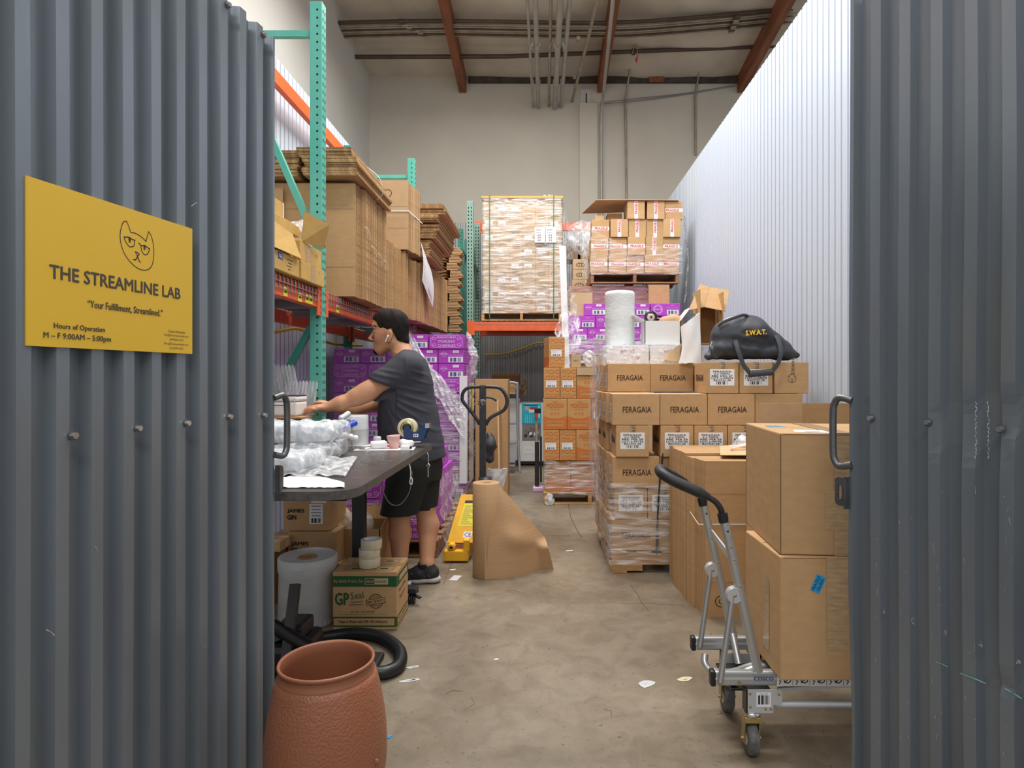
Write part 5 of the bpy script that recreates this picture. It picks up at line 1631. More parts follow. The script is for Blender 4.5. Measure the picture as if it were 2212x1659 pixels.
b.quadf(f, 0.004, 0.665, 0.63, 0.668, 'print_faint'); b.quadf(f, 0.004, 0.185, 0.63, 0.188, 'print_faint')
b.ringf(f, 0.085, 0.085, 0.03, 0.03, 0.004, 'print_brown'); b.textf(f, 'G', 0.085, 0.085, 0.03, 'print_brown')
b.make('flattened_carton', label='frontmost flattened carton of the upright bundle, with a round stamp', cat='cardboard', loc=(1.192, FB0 - 0.012, 0.0))
b = MB().box(0.84, 1.51, FB0 - 0.016, FB0 - 0.0135, 0.50, 0.506, 'strap_white')
b.bar((0.84, FB0 - 0.014, 0.503), (0.842, FB0 + 0.22, 0.53), 0.0025, 0.006, 'strap_white')
b.make('strap', label='white strap around the front flattened cartons behind the hand truck', cat='strap')
MB().add([(0.99, 3.50, 0.862), (1.5, 3.44, 0.868), (1.5, 3.95, 0.90), (1.10, 3.9, 0.868), (0.99, 3.50, 0.865), (1.5, 3.44, 0.871), (1.5, 3.95, 0.903), (1.10, 3.9, 0.871)], [(0, 3, 2, 1), (4, 5, 6, 7), (0, 1, 5, 4), (1, 2, 6, 5), (2, 3, 7, 6), (3, 0, 4, 7)], 'cardboard_pale').make('cardboard_sheet', label='pale cardboard sheet lying on top of the upright bundle', cat='cardboard')
def papr(u, v): return (1.08 + 0.4 * u + 0.06 * v, 3.62 + 0.2 * v, 0.885 + 0.09 * u + 0.05 * v * math.sin(u * 9) ** 2)
sheet(MB(), papr, 24, 4, 'film_heavy').make('film_scrap', label='white film scraps lying on the upright cardboard bundle', cat='plastic film')
o = open_carton(0.62, 0.20, 1.045, 'cardboard', {'f': (0, 0.14)}, 'open_carton')
tag(o, 'tall open brown carton with a raised flap behind the big upper carton', 'box')
o.location = (1.275, 2.78, 0)
b = MB().box(-0.31, -0.125, -0.0065, -0.0035, 1.045, 1.183, 'cardboard_pale')
b.make('flap_patch', o)

def hand_truck():
    t = thing('hand_truck', 'silver folding platform hand truck loaded with two big cartons', 'cart', (0.574, 2.16, 0))
    o = Vector((0.574, 2.16, 0))
    def mk(b, n, par=t, **k):
        if par is t:
            b.v = [tuple(Vector(v) - o) for v in b.v]
        else:
            b.v = [tuple(Vector(v) - o) for v in b.v]
        return b.make(n, par, **k)
    X1 = 1.33
    for y, s in ((2.16, -1), (2.44, 1)):
        y_ = y
        b = MB().box(0.590, X1, y_ - 0.014, y_ + 0.014, 0.240, 0.2885, 'aluminium', bev=0.006)
        b.box(0.590, X1, y_ - 0.016, y_ + 0.016, 0.262, 0.268, 'aluminium_pale')
        f = Fr((0.590, y_ - 0.0165, 0.240), (1, 0, 0), (0, 0, 1))
        if y == 2.16:
            b.textf(f, 'COSCO', 0.165, 0.027, 0.013, 'print_blue', w=0.068, bold=0.03, lift=0.002)
            for x in (0.016, 0.083): b.polyf(f, [(x + 0.0055 * math.cos(k * PI / 6), 0.010 + 0.0055 * math.sin(k * PI / 6)) for k in range(12)], 'brass_zinc', 0.002)
        r_ = mk(b, 'rail')
        mk(MB().box(0.574, 0.593, y_ - 0.017, y_ + 0.017, 0.237, 0.291, 'black_plastic', bev=0.007), 'end_cap')
        if y == 2.16:
            f = Fr((0.80, y_ - 0.0165, 0.240), (1, 0, 0), (0, 0, 1))
            q = MB().quadf(f, 0, 0.001, 0.52, 0.042, 'paper_white', 0.0012)
            for k in range(9):
                x = 0.02 + k * 0.058
                q.ringf(f, x + 0.016, 0.024, 0.012, 0.012, 0.003, 'print_black', n=10, lift=0.002)
                q.linef(f, [(x - 0.012, 0.008), (x - 0.006, 0.018), (x - 0.012, 0.02)], 0.0025, 'print_black', 0.002)
                q.linef(f, [(x + 0.006, 0.014), (x + 0.026, 0.03)], 0.003, 'print_black', 0.002)
                q.quadf(f, x + 0.034, 0.003, x + 0.035, 0.04, 'print_black', 0.002)
            mk(q, 'pictogram_strip')
        # leaning post and its strut
        a, c = Vector((0.742, y_, 0.285)), Vector((0.620, y_, 0.825))
        mk(MB().tube([a, c], 0.0165, 'aluminium', n=16), 'post')
        q = MB()
        for k in (0.55, 0.72, 0.80, 0.90): q.ball(a.lerp(c, k) + Vector((0.0, -0.0165, 0)), (0.004, 0.002, 0.004), 'black_plastic' if k > 0.85 else 'brass_zinc', 8)
        mk(q, 'rivets')
        h = a.lerp(c, 0.49) + Vector((-0.024, 0, 0.0))
        mk(MB().lathe([(0, -0.014), (0.026, -0.014), (0.028, -0.010), (0.028, 0.010), (0.026, 0.014), (0, 0.014)], h, 'aluminium_pale', n=22, axis='y', smooth=False).ball(h + Vector((0, -0.014, 0)), (0.006, 0.003, 0.006), 'brass_zinc', 8), 'hinge_disc')
        mk(MB().tube([h + Vector((-0.006, -0.004, 0)), (0.606, y_ - 0.018, 0.255)], 0.0105, 'aluminium', n=12), 'strut')
    mk(MB().bar((0.66, 2.16, 0.66), (0.652, 2.44, 0.70), 0.006, 0.024, 'aluminium_pale'), 'cross_bar')
    # tubes between the rails
    mk(MB().tube(smooth_path([(0.62, 2.40, 0.235), (0.615, 2.38, 0.21), (0.64, 2.36, 0.19), (0.70, 2.33, 0.20), (0.76, 2.30, 0.235), (0.82, 2.29, 0.25), (0.95, 2.29, 0.25)], 5), 0.0135, 'aluminium', n=12), 'bent_tube')
    mk(MB().tube(smooth_path([(0.66, 2.22, 0.225), (0.70, 2.22, 0.245), (0.76, 2.23, 0.262), (0.84, 2.24, 0.262), (1.0, 2.24, 0.262)], 5), 0.0135, 'aluminium', n=12), 'bent_tube')
    mk(MB().tube([(0.735, 2.43, 0.30), (0.738, 2.36, 0.215)], 0.0135, 'aluminium', n=12), 'stub_tube')
    mk(MB().box(0.66, 0.80, 2.20, 2.40, 0.196, 0.204, 'black_plastic', bev=0.003), 'folding_plate')
    mk(MB().tube([(0.80, 2.16, 0.170), (X1, 2.16, 0.170)], 0.0125, 'aluminium_pale', n=12).bar((0.81, 2.16, 0.222), (1.3, 2.17, 0.245), 0.01, 0.012, 'aluminium_pale'), 'lower_tube')
    mk(MB().box(0.812, X1, 2.17, 2.43, 0.272, 0.284, 'black_plastic'), 'platform')
    # bracket plates and casters
    for y, x in ((2.15, 0.716), (2.43, 0.716)):
        f = Fr((0.695, y - 0.02, 0.155), (1, 0, 0), (0, 0, 1))
        b = MB().prism([(0, 0), (0.088, 0), (0.088, 0.028), (0.118, 0.028), (0.118, 0.080), (0, 0.080)], f, 0.004, 'aluminium_pale')
        b.box(0.690, 0.696, y - 0.02, y + 0.02, 0.155, 0.235, 'black_plastic')
        for px, pz in ((0.009, 0.066), (0.010, 0.021), (0.062, 0.014), (0.08, 0.014), (0.107, 0.064)):
            b.polyf(f, [(px + 0.0045 * math.cos(k * PI / 5), pz + 0.0045 * math.sin(k * PI / 5)) for k in range(10)], 'brass_zinc', 0.0015)
        br = mk(b, 'bracket')
        if y < 2.3:
            q = MB().quadf(f, 0.030, 0.022, 0.080, 0.072, 'paper_white', 0.001)
            q.barcode(f, 0.036, 0.031, 0.074, 0.062, 'print_black', n=18, lift=0.002)
            q.textf(f, 'PACK 1 SET', 0.055, 0.067, 0.004, 'print_grey', lift=0.002)
            mk(q, 'barcode_sticker')
        c = thing('caster', None, None)
        c.parent = t
        def mc(b, n):
            b.v = [tuple(Vector(v) - o) for v in b.v]
            return b.make(n, c)
        mc(MB().lathe([(0.0, 0.157), (0.024, 0.157), (0.029, 0.150), (0.029, 0.143), (0.024, 0.138), (0, 0.138)], (x, y, 0), 'chrome', n=24), 'swivel')
        q = MB().box(x - 0.027, x + 0.027, y - 0.022, y + 0.022, 0.120, 0.140, 'brass_zinc', bev=0.003)
        for s in (-1, 1):
            q.bar((x + s * 0.0255, y + 0.004, 0.135), (x + s * 0.0255, y + 0.012, 0.045), 0.030, 0.004, 'brass_zinc', up=(1, 0, 0))
        q.tube([(x - 0.034, y + 0.01, 0.055), (x + 0.034, y + 0.01, 0.055)], 0.006, 'brass_zinc', n=10)
        mc(q, 'fork')
        mc(MB().lathe([(0.02, -0.018), (0.047, -0.018), (0.053, -0.014), (0.055, -0.006), (0.055, 0.006), (0.053, 0.014), (0.047, 0.018), (0.02, 0.018)], (x, y + 0.01, 0.055), 'wheel_grey', n=36, axis='x').lathe([(0, -0.019), (0.022, -0.019), (0.022, 0.019), (0, 0.019)], (x, y + 0.01, 0.055), 'aluminium_pale', n=18, axis='x'), 'wheel')
    mk(MB().bar((0.66, 2.24, 0.23), (0.70, 2.3, 0.16), 0.06, 0.012, 'black_plastic'), 'pedal')
    # black handle loop with its thick grip
    pA = [(0.620, 2.16, 0.815), (0.612, 2.16, 0.845), (0.596, 2.165, 0.868), (0.570, 2.17, 0.885)]
    pB = [(0.620, 2.44, 0.815), (0.612, 2.44, 0.842), (0.590, 2.435, 0.868), (0.552, 2.425, 0.892)]
    mk(MB().tube(smooth_path(pA, 5), 0.0105, 'black_plastic', n=12).tube(smooth_path(pB, 5), 0.0105, 'black_plastic', n=12), 'handle_tube')
    g = smooth_path([(0.575, 2.17, 0.882), (0.53, 2.18, 0.905), (0.47, 2.20, 0.93), (0.432, 2.225, 0.95), (0.424, 2.27, 0.958), (0.44, 2.34, 0.955), (0.49, 2.395, 0.925), (0.552, 2.425, 0.893)], 6)
    rs = [0.0125 + 0.007 * min(1, i / 5, (len(g) - 1 - i) / 5) for i in range(len(g))]
    mk(MB().tube(g, rs, 'black_rubber', n=16), 'handle_grip')
    for y in (2.16, 2.44): mk(MB().tube([(0.624, y, 0.80), (0.617, y, 0.832)], 0.0178, 'black_plastic', n=16), 'post_cap')
hand_truck()
def big_carton(w, d, h, lab_, loc, rz, tapes, seam_left):
    b = MB().box(-w / 2, w / 2, 0, d, 0, h, 'cardboard', bev=0.005)
    f = frames(w, d, h)
    b.quadf(f['top'], 0.004, d / 2 - 0.0015, w - 0.004, d / 2 + 0.0015, 'seam')
    if seam_left:
        b.quadf(f['front'], 0.003, 0.0, 0.0055, h - 0.004, 'seam', 0.001)
    b.quadf(f['front'], 0.01, h - 0.0055, w - 0.01, h - 0.004, 'seam', 0.001)
    o = b.make('carton', label=lab_, cat='box', loc=loc)
    o.rotation_euler = (0, 0, rz)
    for fn, x0, z0, x1, z1 in tapes:
        MB().quadf(f[fn], x0, z0, x1, z1, 'tape_brown', 0.0012).make('tape', o, label='shiny brown tape strip')
    return o, f
o, f = big_carton(0.50, 0.36, 0.412, 'lower of two big brown cartons on the hand truck, blue sticker', (1.038, 2.08, 0.2905), 0, (('front', 0.155, 0.10, 0.225, 0.408), ('left', 0.20, 0.05, 0.26, 0.30)), False)
q = MB()
fs_ = Fr(f['front'].at(0.126, 0.322), (math.cos(rad(66)), 0, math.sin(rad(66))), (-math.sin(rad(66)), 0, math.cos(rad(66))))
q.quadf(fs_, -0.029, -0.0165, 0.029, 0.0165, 'label_blue', 0.0012)
q.textf(fs_, 'FRAGILE', 0, 0.008, 0.011, 'print_black', w=0.05, lift=0.002); q.textf(fs_, 'GLASS', 0, -0.007, 0.011, 'print_black', w=0.042, lift=0.002)
q.make('blue_sticker', o, label='blue sticker printed FRAGILE GLASS')
o, f = big_carton(0.52, 0.46, 0.408, 'upper of two big brown cartons on the hand truck', (1.052, 2.08, 0.7045), rad(-4.5), (('front', 0.178, 0.0, 0.245, 0.40), ('front', 0.150, 0.085, 0.178, 0.215), ('top', 0.178, 0.0, 0.245, 0.46)), True)
q = MB().add([f['top'].at(0.06, 0.03, 0.001), f['top'].at(0.17, 0.015, 0.001), f['top'].at(0.20, 0.12, 0.001), f['top'].at(0.085, 0.13, 0.001)], [(0, 1, 2, 3)], 'paper_white')
q.quadf(f['top'], 0.10, 0.045, 0.15, 0.06, 'print_grey', 0.0018)
q.make('label', o)
q = MB().add([f['top'].at(0.035, 0.27, 0.001), f['top'].at(0.105, 0.27, 0.001), f['top'].at(0.08, 0.33, 0.001), f['top'].at(0.04, 0.33, 0.001)], [(0, 1, 2, 3)], 'label_blue')
q.make('blue_sticker', o)

# ---------------------------------------------------------------- middle: paper roll, pallet jack, ladder, boards
def kraft_roll():
    c = Vector((P(1050, 1243, 4.10).x, 4.10, 0))
    R_ = 0.088
    t = thing('kraft_paper_roll', 'brown kraft paper roll standing on the floor with its loose end spread', 'paper roll', c)
    b = MB().lathe([(0.036, 0.60), (0.036, 0.612), (R_ - 0.004, 0.612), (R_, 0.608), (R_, 0.003), (R_ - 0.004, 0.0), (0.0, 0.0)], (0, 0, 0), 'kraft', n=40)
    for r_ in (0.05, 0.06, 0.07, 0.078): b.lathe([(r_, 0.6125), (r_ + 0.0012, 0.6125)], (0, 0, 0), 'kraft_core', n=40)
    b.make('roll', t)
    MB().lathe([(0.028, 0.0), (0.028, 0.61), (0.036, 0.613), (0.036, 0.58)], (0, 0, 0), 'kraft_core', n=28).make('core', t)
    def fn(u, v):
        # v up the roll, u along the loose sheet
        L = 0.012 + 0.30 * (1 - v) / 0.65 if v > 0.35 else 0.312 + 0.055 * ((0.35 - v) / 0.35) ** 0.8
        a = -PI / 2
        p0 = Vector((0, -R_ * 1.006, 0))
        x = p0.x + (L + R_ * 0.9) * u
        y = p0.y + 0.10 * u + 0.20 * u * u * (1 - v) - 0.02 * math.sin(PI * u) * (1 - v) + 0.006 * wob(u * 5, v * 4) * u - 0.030 * math.exp(-((u - 0.55) / 0.22) ** 2 - ((v - 0.42) / 0.12) ** 2)
        z = 0.608 * v * (1 - 0.04 * u) + 0.002
        if u > 0.8 and v < 0.36: y -= 0.10 * (u - 0.8) / 0.2 * min(1, (0.36 - v) / 0.08)
        return (x, y, z)
    sheet(MB(), fn, 36, 36, 'kraft', th=0.0015).make('loose_sheet', t)
kraft_roll()
def pallet_jack():
    jy = 4.42
    t = thing('pallet_jack', 'yellow hand pallet jack with a black loop handle', 'pallet jack', (0, 0, 0))
    # the sloping yellow battery-cover plate, base and forks
    def q(u, v, d): return P(u, v, d)
    A, B, C_, D = q(966, 1172, 4.42), q(1024, 1172, 4.42), q(1045, 1068, 4.62), q(996, 1068, 4.62)
    th = Vector((0.0, 0.07, -0.03))
    b = MB().add([A, B, C_, D] + [p + th for p in (A, B, C_, D)], [(0, 1, 2, 3), (7, 6, 5, 4), (0, 4, 5, 1), (1, 5, 6, 2), (2, 6, 7, 3), (3, 7, 4, 0)], 'jack_yellow')
    fr = Fr(A, B - A, D - A)
    w = (B - A).length
    fr.u = (D - A - (B - A).normalized() * (D - A).dot((B - A).normalized())).normalized()
    fr.n = fr.r.cross(fr.u)
    sh = (D - A).dot(fr.r) / (D - A).dot(fr.u)
    def sk(x, y): return (x + sh * y, y)
    cv = b.make('front_cover', t)
    s = MB()
    s.polyf(fr, [sk(*p) for p in ((0.045, 0.12), (0.155, 0.12), (0.155, 0.31), (0.045, 0.31))], 'sticker_yellow', 0.001)
    s.polyf(fr, [sk(*p) for p in ((0.045, 0.295), (0.155, 0.295), (0.155, 0.315), (0.045, 0.315))], 'print_black', 0.0015)
    for k in range(10): s.polyf(fr, [sk(*p) for p in ((0.055, 0.135 + k * 0.015), (0.14 - 0.02 * (k % 3), 0.135 + k * 0.015), (0.14 - 0.02 * (k % 3), 0.139 + k * 0.015), (0.055, 0.139 + k * 0.015))], 'print_grey', 0.0016)
    s.make('warning_sticker', cv)
    s = MB().polyf(fr, [sk(*p) for p in ((0.10, 0.035), (0.16, 0.035), (0.16, 0.08), (0.10, 0.08))], 'paper_white', 0.001)
    s.textf(fr, 'CE', 0.13 + sh * 0.057, 0.057, 0.028, 'print_blue', lift=0.002)
    s.make('ce_sticker', cv)
    c = q(976, 1180, 4.40)
    MB().lathe([(0, -0.03), (0.018, -0.03), (0.026, -0.024), (0.028, 0.02), (0, 0.02)], c, 'jack_yellow', n=20, axis='y').lathe([(0, -0.034), (0.011, -0.034), (0.011, -0.028)], c, 'black_plastic', n=14, axis='y').make('axle_boss', t)
    b = MB().box(q(960, 0, 4.40).x, q(1012, 0, 4.40).x, 4.37, 4.60, 0.012, 0.085, 'jack_yellow', bev=0.008)
    b.box(q(1002, 0, 4.40).x, q(1014, 0, 4.40).x, 4.37, 4.60, 0.08, 0.16, 'jack_yellow', bev=0.005)
    b.make('base', t)
    fx = q(1040, 0, 4.62).x
    MB().box(fx - 0.10, fx - 0.03, 4.62, 5.6, 0.09, 0.15, 'jack_yellow', bev=0.01).make('fork', t)
    MB().box(fx + 0.06, fx + 0.13, 4.62, 5.6, 0.09, 0.15, 'jack_yellow', bev=0.01).make('fork', t)
    for k in (0, 1):
        MB().lathe([(0, -0.03), (0.085, -0.03), (0.09, -0.02), (0.09, 0.02), (0.085, 0.03), (0, 0.03)], (fx - 0.02 + k * 0.10, 4.72, 0.091), 'black_rubber', n=28, axis='x').make('wheel', t)
    MB().tube([(fx - 0.06, 4.70, 0.20), (fx + 0.12, 4.70, 0.20)], 0.035, 'chrome', n=14).lathe([(0, 0.1), (0.05, 0.1), (0.05, 0.55), (0, 0.55)], (fx + 0.02, 4.70, 0), 'jack_black', n=18).make('pump', t)
    # handle
    hd = 4.74
    x = P(1043, 0, hd).x
    z0, z1 = 0.30, P(0, 832, hd).z
    MB().box(x - 0.025, x + 0.024, hd - 0.018, hd + 0.018, z0, z1 - 0.0, 'jack_black', bev=0.006).make('handle_bar', t)
    pts = [(x - 0.022, hd, P(0, 917, hd).z), (x - 0.075, hd, P(0, 894, hd).z), (P(1001, 0, hd).x, hd, P(0, 868, hd).z), (P(998.5, 0, hd).x, hd, P(0, 856, hd).z), (P(1003, 0, hd).x, hd, P(0, 844, hd).z),
           (P(1015, 0, hd).x, hd, P(0, 837, hd).z), (x, hd, P(0, 835.5, hd).z), (P(1075, 0, hd).x, hd, P(0, 837, hd).z), (P(1087, 0, hd).x, hd, P(0, 845, hd).z), (P(1094, 0, hd).x, hd, P(0, 858, hd).z), (P(1095, 0, hd).x, hd, P(0, 870, hd).z), (P(1088, 0, hd).x, hd, P(0, 886, hd).z), (x + 0.06, hd, P(0, 902, hd).z), (x + 0.022, hd, P(0, 918, hd).z)]
    MB().tube(smooth_path(pts, 6), 0.0135, 'jack_black', n=14).make('loop_handle', t)
    b = MB()
    f = Fr((x - 0.025, hd - 0.0185, 0), (1, 0, 0), (0, 0, 1))
    for k in range(18):
        zz = P(0, 862 + 20 * rnd.random(), hd).z
        b.quadf(f, 0.005 + rnd.random() * 0.035, zz, 0.01 + rnd.random() * 0.04, zz + 0.006 * rnd.random() + 0.001, 'gate_scuff', 0.001)
    b.make('worn_paint', t)
    MB().tube(smooth_path([(x + 0.02, hd - 0.01, P(0, 858, hd).z), (x + 0.07, hd - 0.012, P(0, 860, hd).z), (x + 0.105, hd - 0.012, P(0, 866, hd).z)], 5), 0.008, 'jack_black', n=10).make('release_lever', t)
pallet_jack()
def ladder():
    t = thing('step_ladder', 'grey framed step ladder with wide steps by the back wall', 'ladder', (0, 0, 0))
    d = 8.62
    xl, xr = P(1066, 0, d).x, P(1119, 0, d).x
    zt_ = P(0, 826, d).z
    b = MB().tube(smooth_path([(xl, d, 0.0), (xl, d, 0.6), (xl, d, zt_ - 0.06), (xl + 0.02, d, zt_ - 0.015), (xl + 0.06, d, zt_), (xr - 0.08, d, zt_), (xr - 0.03, d, zt_ - 0.02), (xr - 0.01, d, zt_ - 0.06), (xr - 0.006, d, 0.6), (xr + 0.03, d - 0.1, 0.0)], 5), 0.018, 'ladder_grey', n=10)
    b.make('frame', t)
    for k, v in enumerate((865, 909, 950, 989, 1000)):
        zz = P(0, v, d).z
        MB().box(xl + 0.02, xr - 0.03, d - 0.12 - 0.05 * k + 0.1, d + 0.02, zz - (0.05 if k < 4 else 0.02), zz - 0.02 if k < 4 else zz, 'ladder_grey', bev=0.003).make('step', t)
    MB().tube([(xl + 0.02, d + 0.02, zt_ - 0.1), (xl + 0.02, d + 0.65, 0.0)], 0.014, 'ladder_grey', n=8).tube([(xr - 0.02, d + 0.02, zt_ - 0.1), (xr - 0.02, d + 0.65, 0.0)], 0.014, 'ladder_grey', n=8).make('rear_leg', t)
ladder()
d = 9.35
b = MB().box(P(1056, 0, d).x, P(1122, 0, d).x, d, d + 0.3, 0.06, P(0, 862, d).z, 'white_plastic')
fr = Fr((P(1056, 0, d).x, d, 0), (1, 0, 0), (0, 0, 1))
for k in range(18): b.quadf(fr, 0.0, 0.10 + k * 0.05, 0.456, 0.104 + k * 0.05, 'tape_white', 0.001)
b.make('shutter', label='bright white ribbed panel standing behind the step ladder', cat='panel')
b = MB().box(P(1122, 0, 9.2).x, P(1185, 0, 9.2).x, 9.2, 9.75, 0.06, P(0, 871, 9.2).z, 'white_plastic', bev=0.01)
f = Fr((P(1122, 0, 9.2).x, 9.2, 0), (1, 0, 0), (0, 0, 1))
o = b.make('white_cabinet', label='white cabinet with a cyan poster at the back wall', cat='cabinet')
q = MB()
zc0, zc1 = P(0, 916, 9.2).z, P(0, 872, 9.2).z
q.quadf(f, 0.035, zc0, 0.32, zc1, 'cyan_panel', 0.002)
for x, y, w_, h_, m_ in ((0.08, 0.20, 0.06, 0.06, 'pink_cup'), (0.14, 0.17, 0.09, 0.05, 'paper_white'), (0.16, 0.215, 0.1, 0.035, 'print_red'), (0.07, 0.27, 0.2, 0.012, 'print_black'), (0.28, 0.09, 0.02, 0.18, 'paper_white')):
    q.quadf(f, x, zc0 + y, x + w_, zc0 + y + h_, m_, 0.003)
for k in range(4): q.quadf(f, 0.09 + 0.03 * k, zc0 + 0.01, 0.094 + 0.03 * k, zc0 + 0.14, 'paper_white', 0.003)
q.make('cyan_poster', o)
q = MB()
z0 = P(0, 952, 9.2).z
q.quadf(f, 0.04, z0, 0.32, z0 + 0.25, 'print_grey', 0.002)
for k in range(14):
    x, y = 0.05 + rnd.random() * 0.22, z0 + 0.01 + rnd.random() * 0.18
    q.polyf(f, [(x, y), (x + 0.05, y + 0.01), (x + 0.045, y + 0.05), (x + 0.01, y + 0.045)], rnd.choice(('paper_white', 'cardboard_dark', 'print_brown')), 0.003 + k * 0.0002)
q.make('photo_sheet', o)
q = MB().quadf(f, 0.055, P(0, 980, 9.2).z, 0.22, P(0, 964, 9.2).z, 'paper_white', 0.002)
q.textf(f, 'NOTICE', 0.137, P(0, 972, 9.2).z, 0.03, 'print_lilac', w=0.12, lift=0.003)
q.make('notice', o)
b = MB()
for k in range(8): b.box(-0.75 + k * 0.17, -0.66 + k * 0.17, 9.3, 9.8, 0, 0.06, 'black_plastic')
b.box(-0.80, 0.12, 9.19, 9.25, 0.02, 0.055, 'black_plastic')
b.make('low_skid', label='low black skid under the white panel and cabinet', cat='skid')
# stick vacuum leaning in front of the cabinet
t = thing('mop', 'stick mop with grey tube and red clip standing before the white cabinet', 'mop', (0, 0, 0))
d = 7.15
xs = P(1160, 0, d).x
MB().tube([(xs - 0.005, d, 0.55), (xs - 0.01, d + 0.02, P(0, 892, d).z)], 0.016, 'conduit_grey', n=10).make('tube', t)
MB().box(xs - 0.03, xs + 0.045, d - 0.02, d + 0.02, P(0, 893, d).z, P(0, 882, d).z, 'black_plastic', bev=0.006).make('head', t)
MB().box(xs - 0.022, xs + 0.01, d - 0.022, d + 0.018, P(0, 904, d).z, P(0, 893, d).z, 'red_tag', bev=0.005).make('red_clip', t)
MB().tube([(xs, d, 0.06), (xs, d, 0.56)], 0.026, 'jack_black', n=12).tube([(xs + 0.045, d + 0.01, 0.1), (xs + 0.045, d + 0.01, 0.62)], 0.012, 'jack_black', n=10).make('sleeve', t)
MB().box(xs - 0.045, xs + 0.12, d - 0.08, d + 0.08, 0.004, 0.05, 'print_lilac', bev=0.008).make('foot', t)
SDF((0.0, 6.75, -0.01), (0.16, 7.1, 0.36), 0.012).ell((0.06, 6.95, 0.15), (0.045, 0.08, 0.15), 0.01).noise(0.012, (40, 40, 30), 3).plane((0, 0, 0.004), (0, 0, -1)).into(MB(), 'film_bag').make('film_scrap', label='clear film heap on the floor beside the mop foot', cat='plastic film')
# cardboard and wrapped boards behind the jack handle
b = carton_mb(0.36, 0.4, 1.28, 'cardboard'); b.textf(frames(0.36, 0.4, 1.28)['front'], '20', 0.05, 1.02, 0.04, 'print_brown')
b.make('carton', label='tall brown carton standing behind the black jack handle', cat='box', loc=(P(1056, 0, 6.9).x + 0.03, 6.9, 0))
b = MB().bar((P(1083, 0, 6.2).x, 6.2, 0.0), (P(1080, 0, 6.4).x - 0.02, 6.6, 0.98), 0.5, 0.014, 'cardboard', up=(1, 0, 0))
b.make('cardboard_sheet', label='narrow cardboard sheet leaning right of the black jack handle', cat='cardboard')
def grey_bag(u, v): return (P(1050 + 36 * u, 0, 5.9).x - 0.10 * (v - 0.5) * (1 if u > 0.5 else 0.2) * -1, 5.9 - 0.04 * math.sin(PI * u) + 0.01 * wob(u * 6, v * 7), 0.02 + 0.42 * v)
sheet(MB(), grey_bag, 14, 18, 'film_grey', th=0.01).make('plastic_sleeve', label='pale grey plastic sleeve hanging between jack handle and ladder', cat='plastic')
SDF((-0.75, 5.95, 0.35), (-0.35, 6.25, 1.0), 0.014).ell((-0.53, 6.1, 0.62), (0.07, 0.05, 0.16), 0.02).noise(0.02, (25, 25, 20), 5).into(MB(), 'jack_black').make('dark_bag', label='dark crumpled bag behind the black jack handle', cat='bag')
b = carton_mb(0.42, 0.35, 0.16, 'cardboard_dark'); b.make('carton', label='dark brown carton high behind the step ladder top', cat='box', loc=(P(1092, 0, 9.5).x, 9.5, P(0, 830, 9.5).z))
b = MB().box(-0.15, 0.15, 0, 0.006, 0, 0.17, 'cardboard'); b.make('cardboard_sheet', label='brown sheet hooked on the step ladder under its top bar', cat='cardboard', loc=(P(1094, 0, 8.7).x, 8.69, P(0, 851, 8.7).z))
b = MB()
for k in range(12):
    a = Vector((P(1130, 0, 9.0).x + rnd.uniform(-0.05, 0.05), 9.05, P(0, 832, 9.0).z + rnd.uniform(-0.1, 0.1)))
    b.bar(a, a + Vector((rnd.uniform(-0.06, 0.1), 0.04, rnd.uniform(-0.16, 0.05))), 0.03, 0.006, 'cardboard_dark')
b.make('torn_cardboard', label='torn dark cardboard scraps beside the ladder top', cat='cardboard')

# ---------------------------------------------------------------- left: purple loads
b = thing('wooden_pallet', None, None) if False else None
pallet(-1.33, -0.76, 4.50, 5.9, 0, 'wooden pallet under the low purple stack behind the person', 'pallet_wood_old')
zl = [0.128 + 0.1455 * k for k in range(5)]
for r_ in range(3):
    for k in range(4):
        KPF.put(-0.985, 4.52 + 0.258 * k + 0.03 * r_, zl[r_], f'purple cherry carton {ORD[k]} from the front in layer {ORD[r_]} of the low stack')
for k in range(3): KPF.put(-0.985 - 0.02, 4.70 + 0.258 * k, zl[3], f'purple cherry carton {ORD[k]} from the front in the fourth, top layer of the low stack')
for r_ in range(2): KPF.put(-1.335, 4.53, zl[r_], f'purple cherry carton at the left front of the low stack, layer {("one", "two")[r_]}')
KPF.put(-1.335, 4.53, zl[2], 'lettered purple carton seen under the table beside the black leg, upper')
def lowfilm(u, v):
    y = 4.42 + u * 1.1
    z = 0.62 - 0.1 * u - v * 0.52
    return (-0.765 + 0.05 * v * (1 - u) + 0.02 * wob(u * 9, v * 8) + 0.015, y, max(0.02, z + 0.03 * wob(u * 7, 3)))
sheet(MB(), lowfilm, 28, 24, 'film_loose').make('stretch_film', label='loose clear film hanging from the low purple stack beside the yellow jack', cat='plastic film')
def lowfront(u, v): return (-1.50 + 0.62 * u, 4.475 - 0.012 * abs(wob(u * 12, v * 9)) - 0.02 * v, 0.44 + 0.05 * wob(u * 6, 1) - v * (0.16 + 0.05 * wob(u * 9, 2)))
sheet(MB(), lowfront, 28, 14, 'film_loose').make('stretch_film', label='torn clear film across the front of the low purple stack', cat='plastic film')
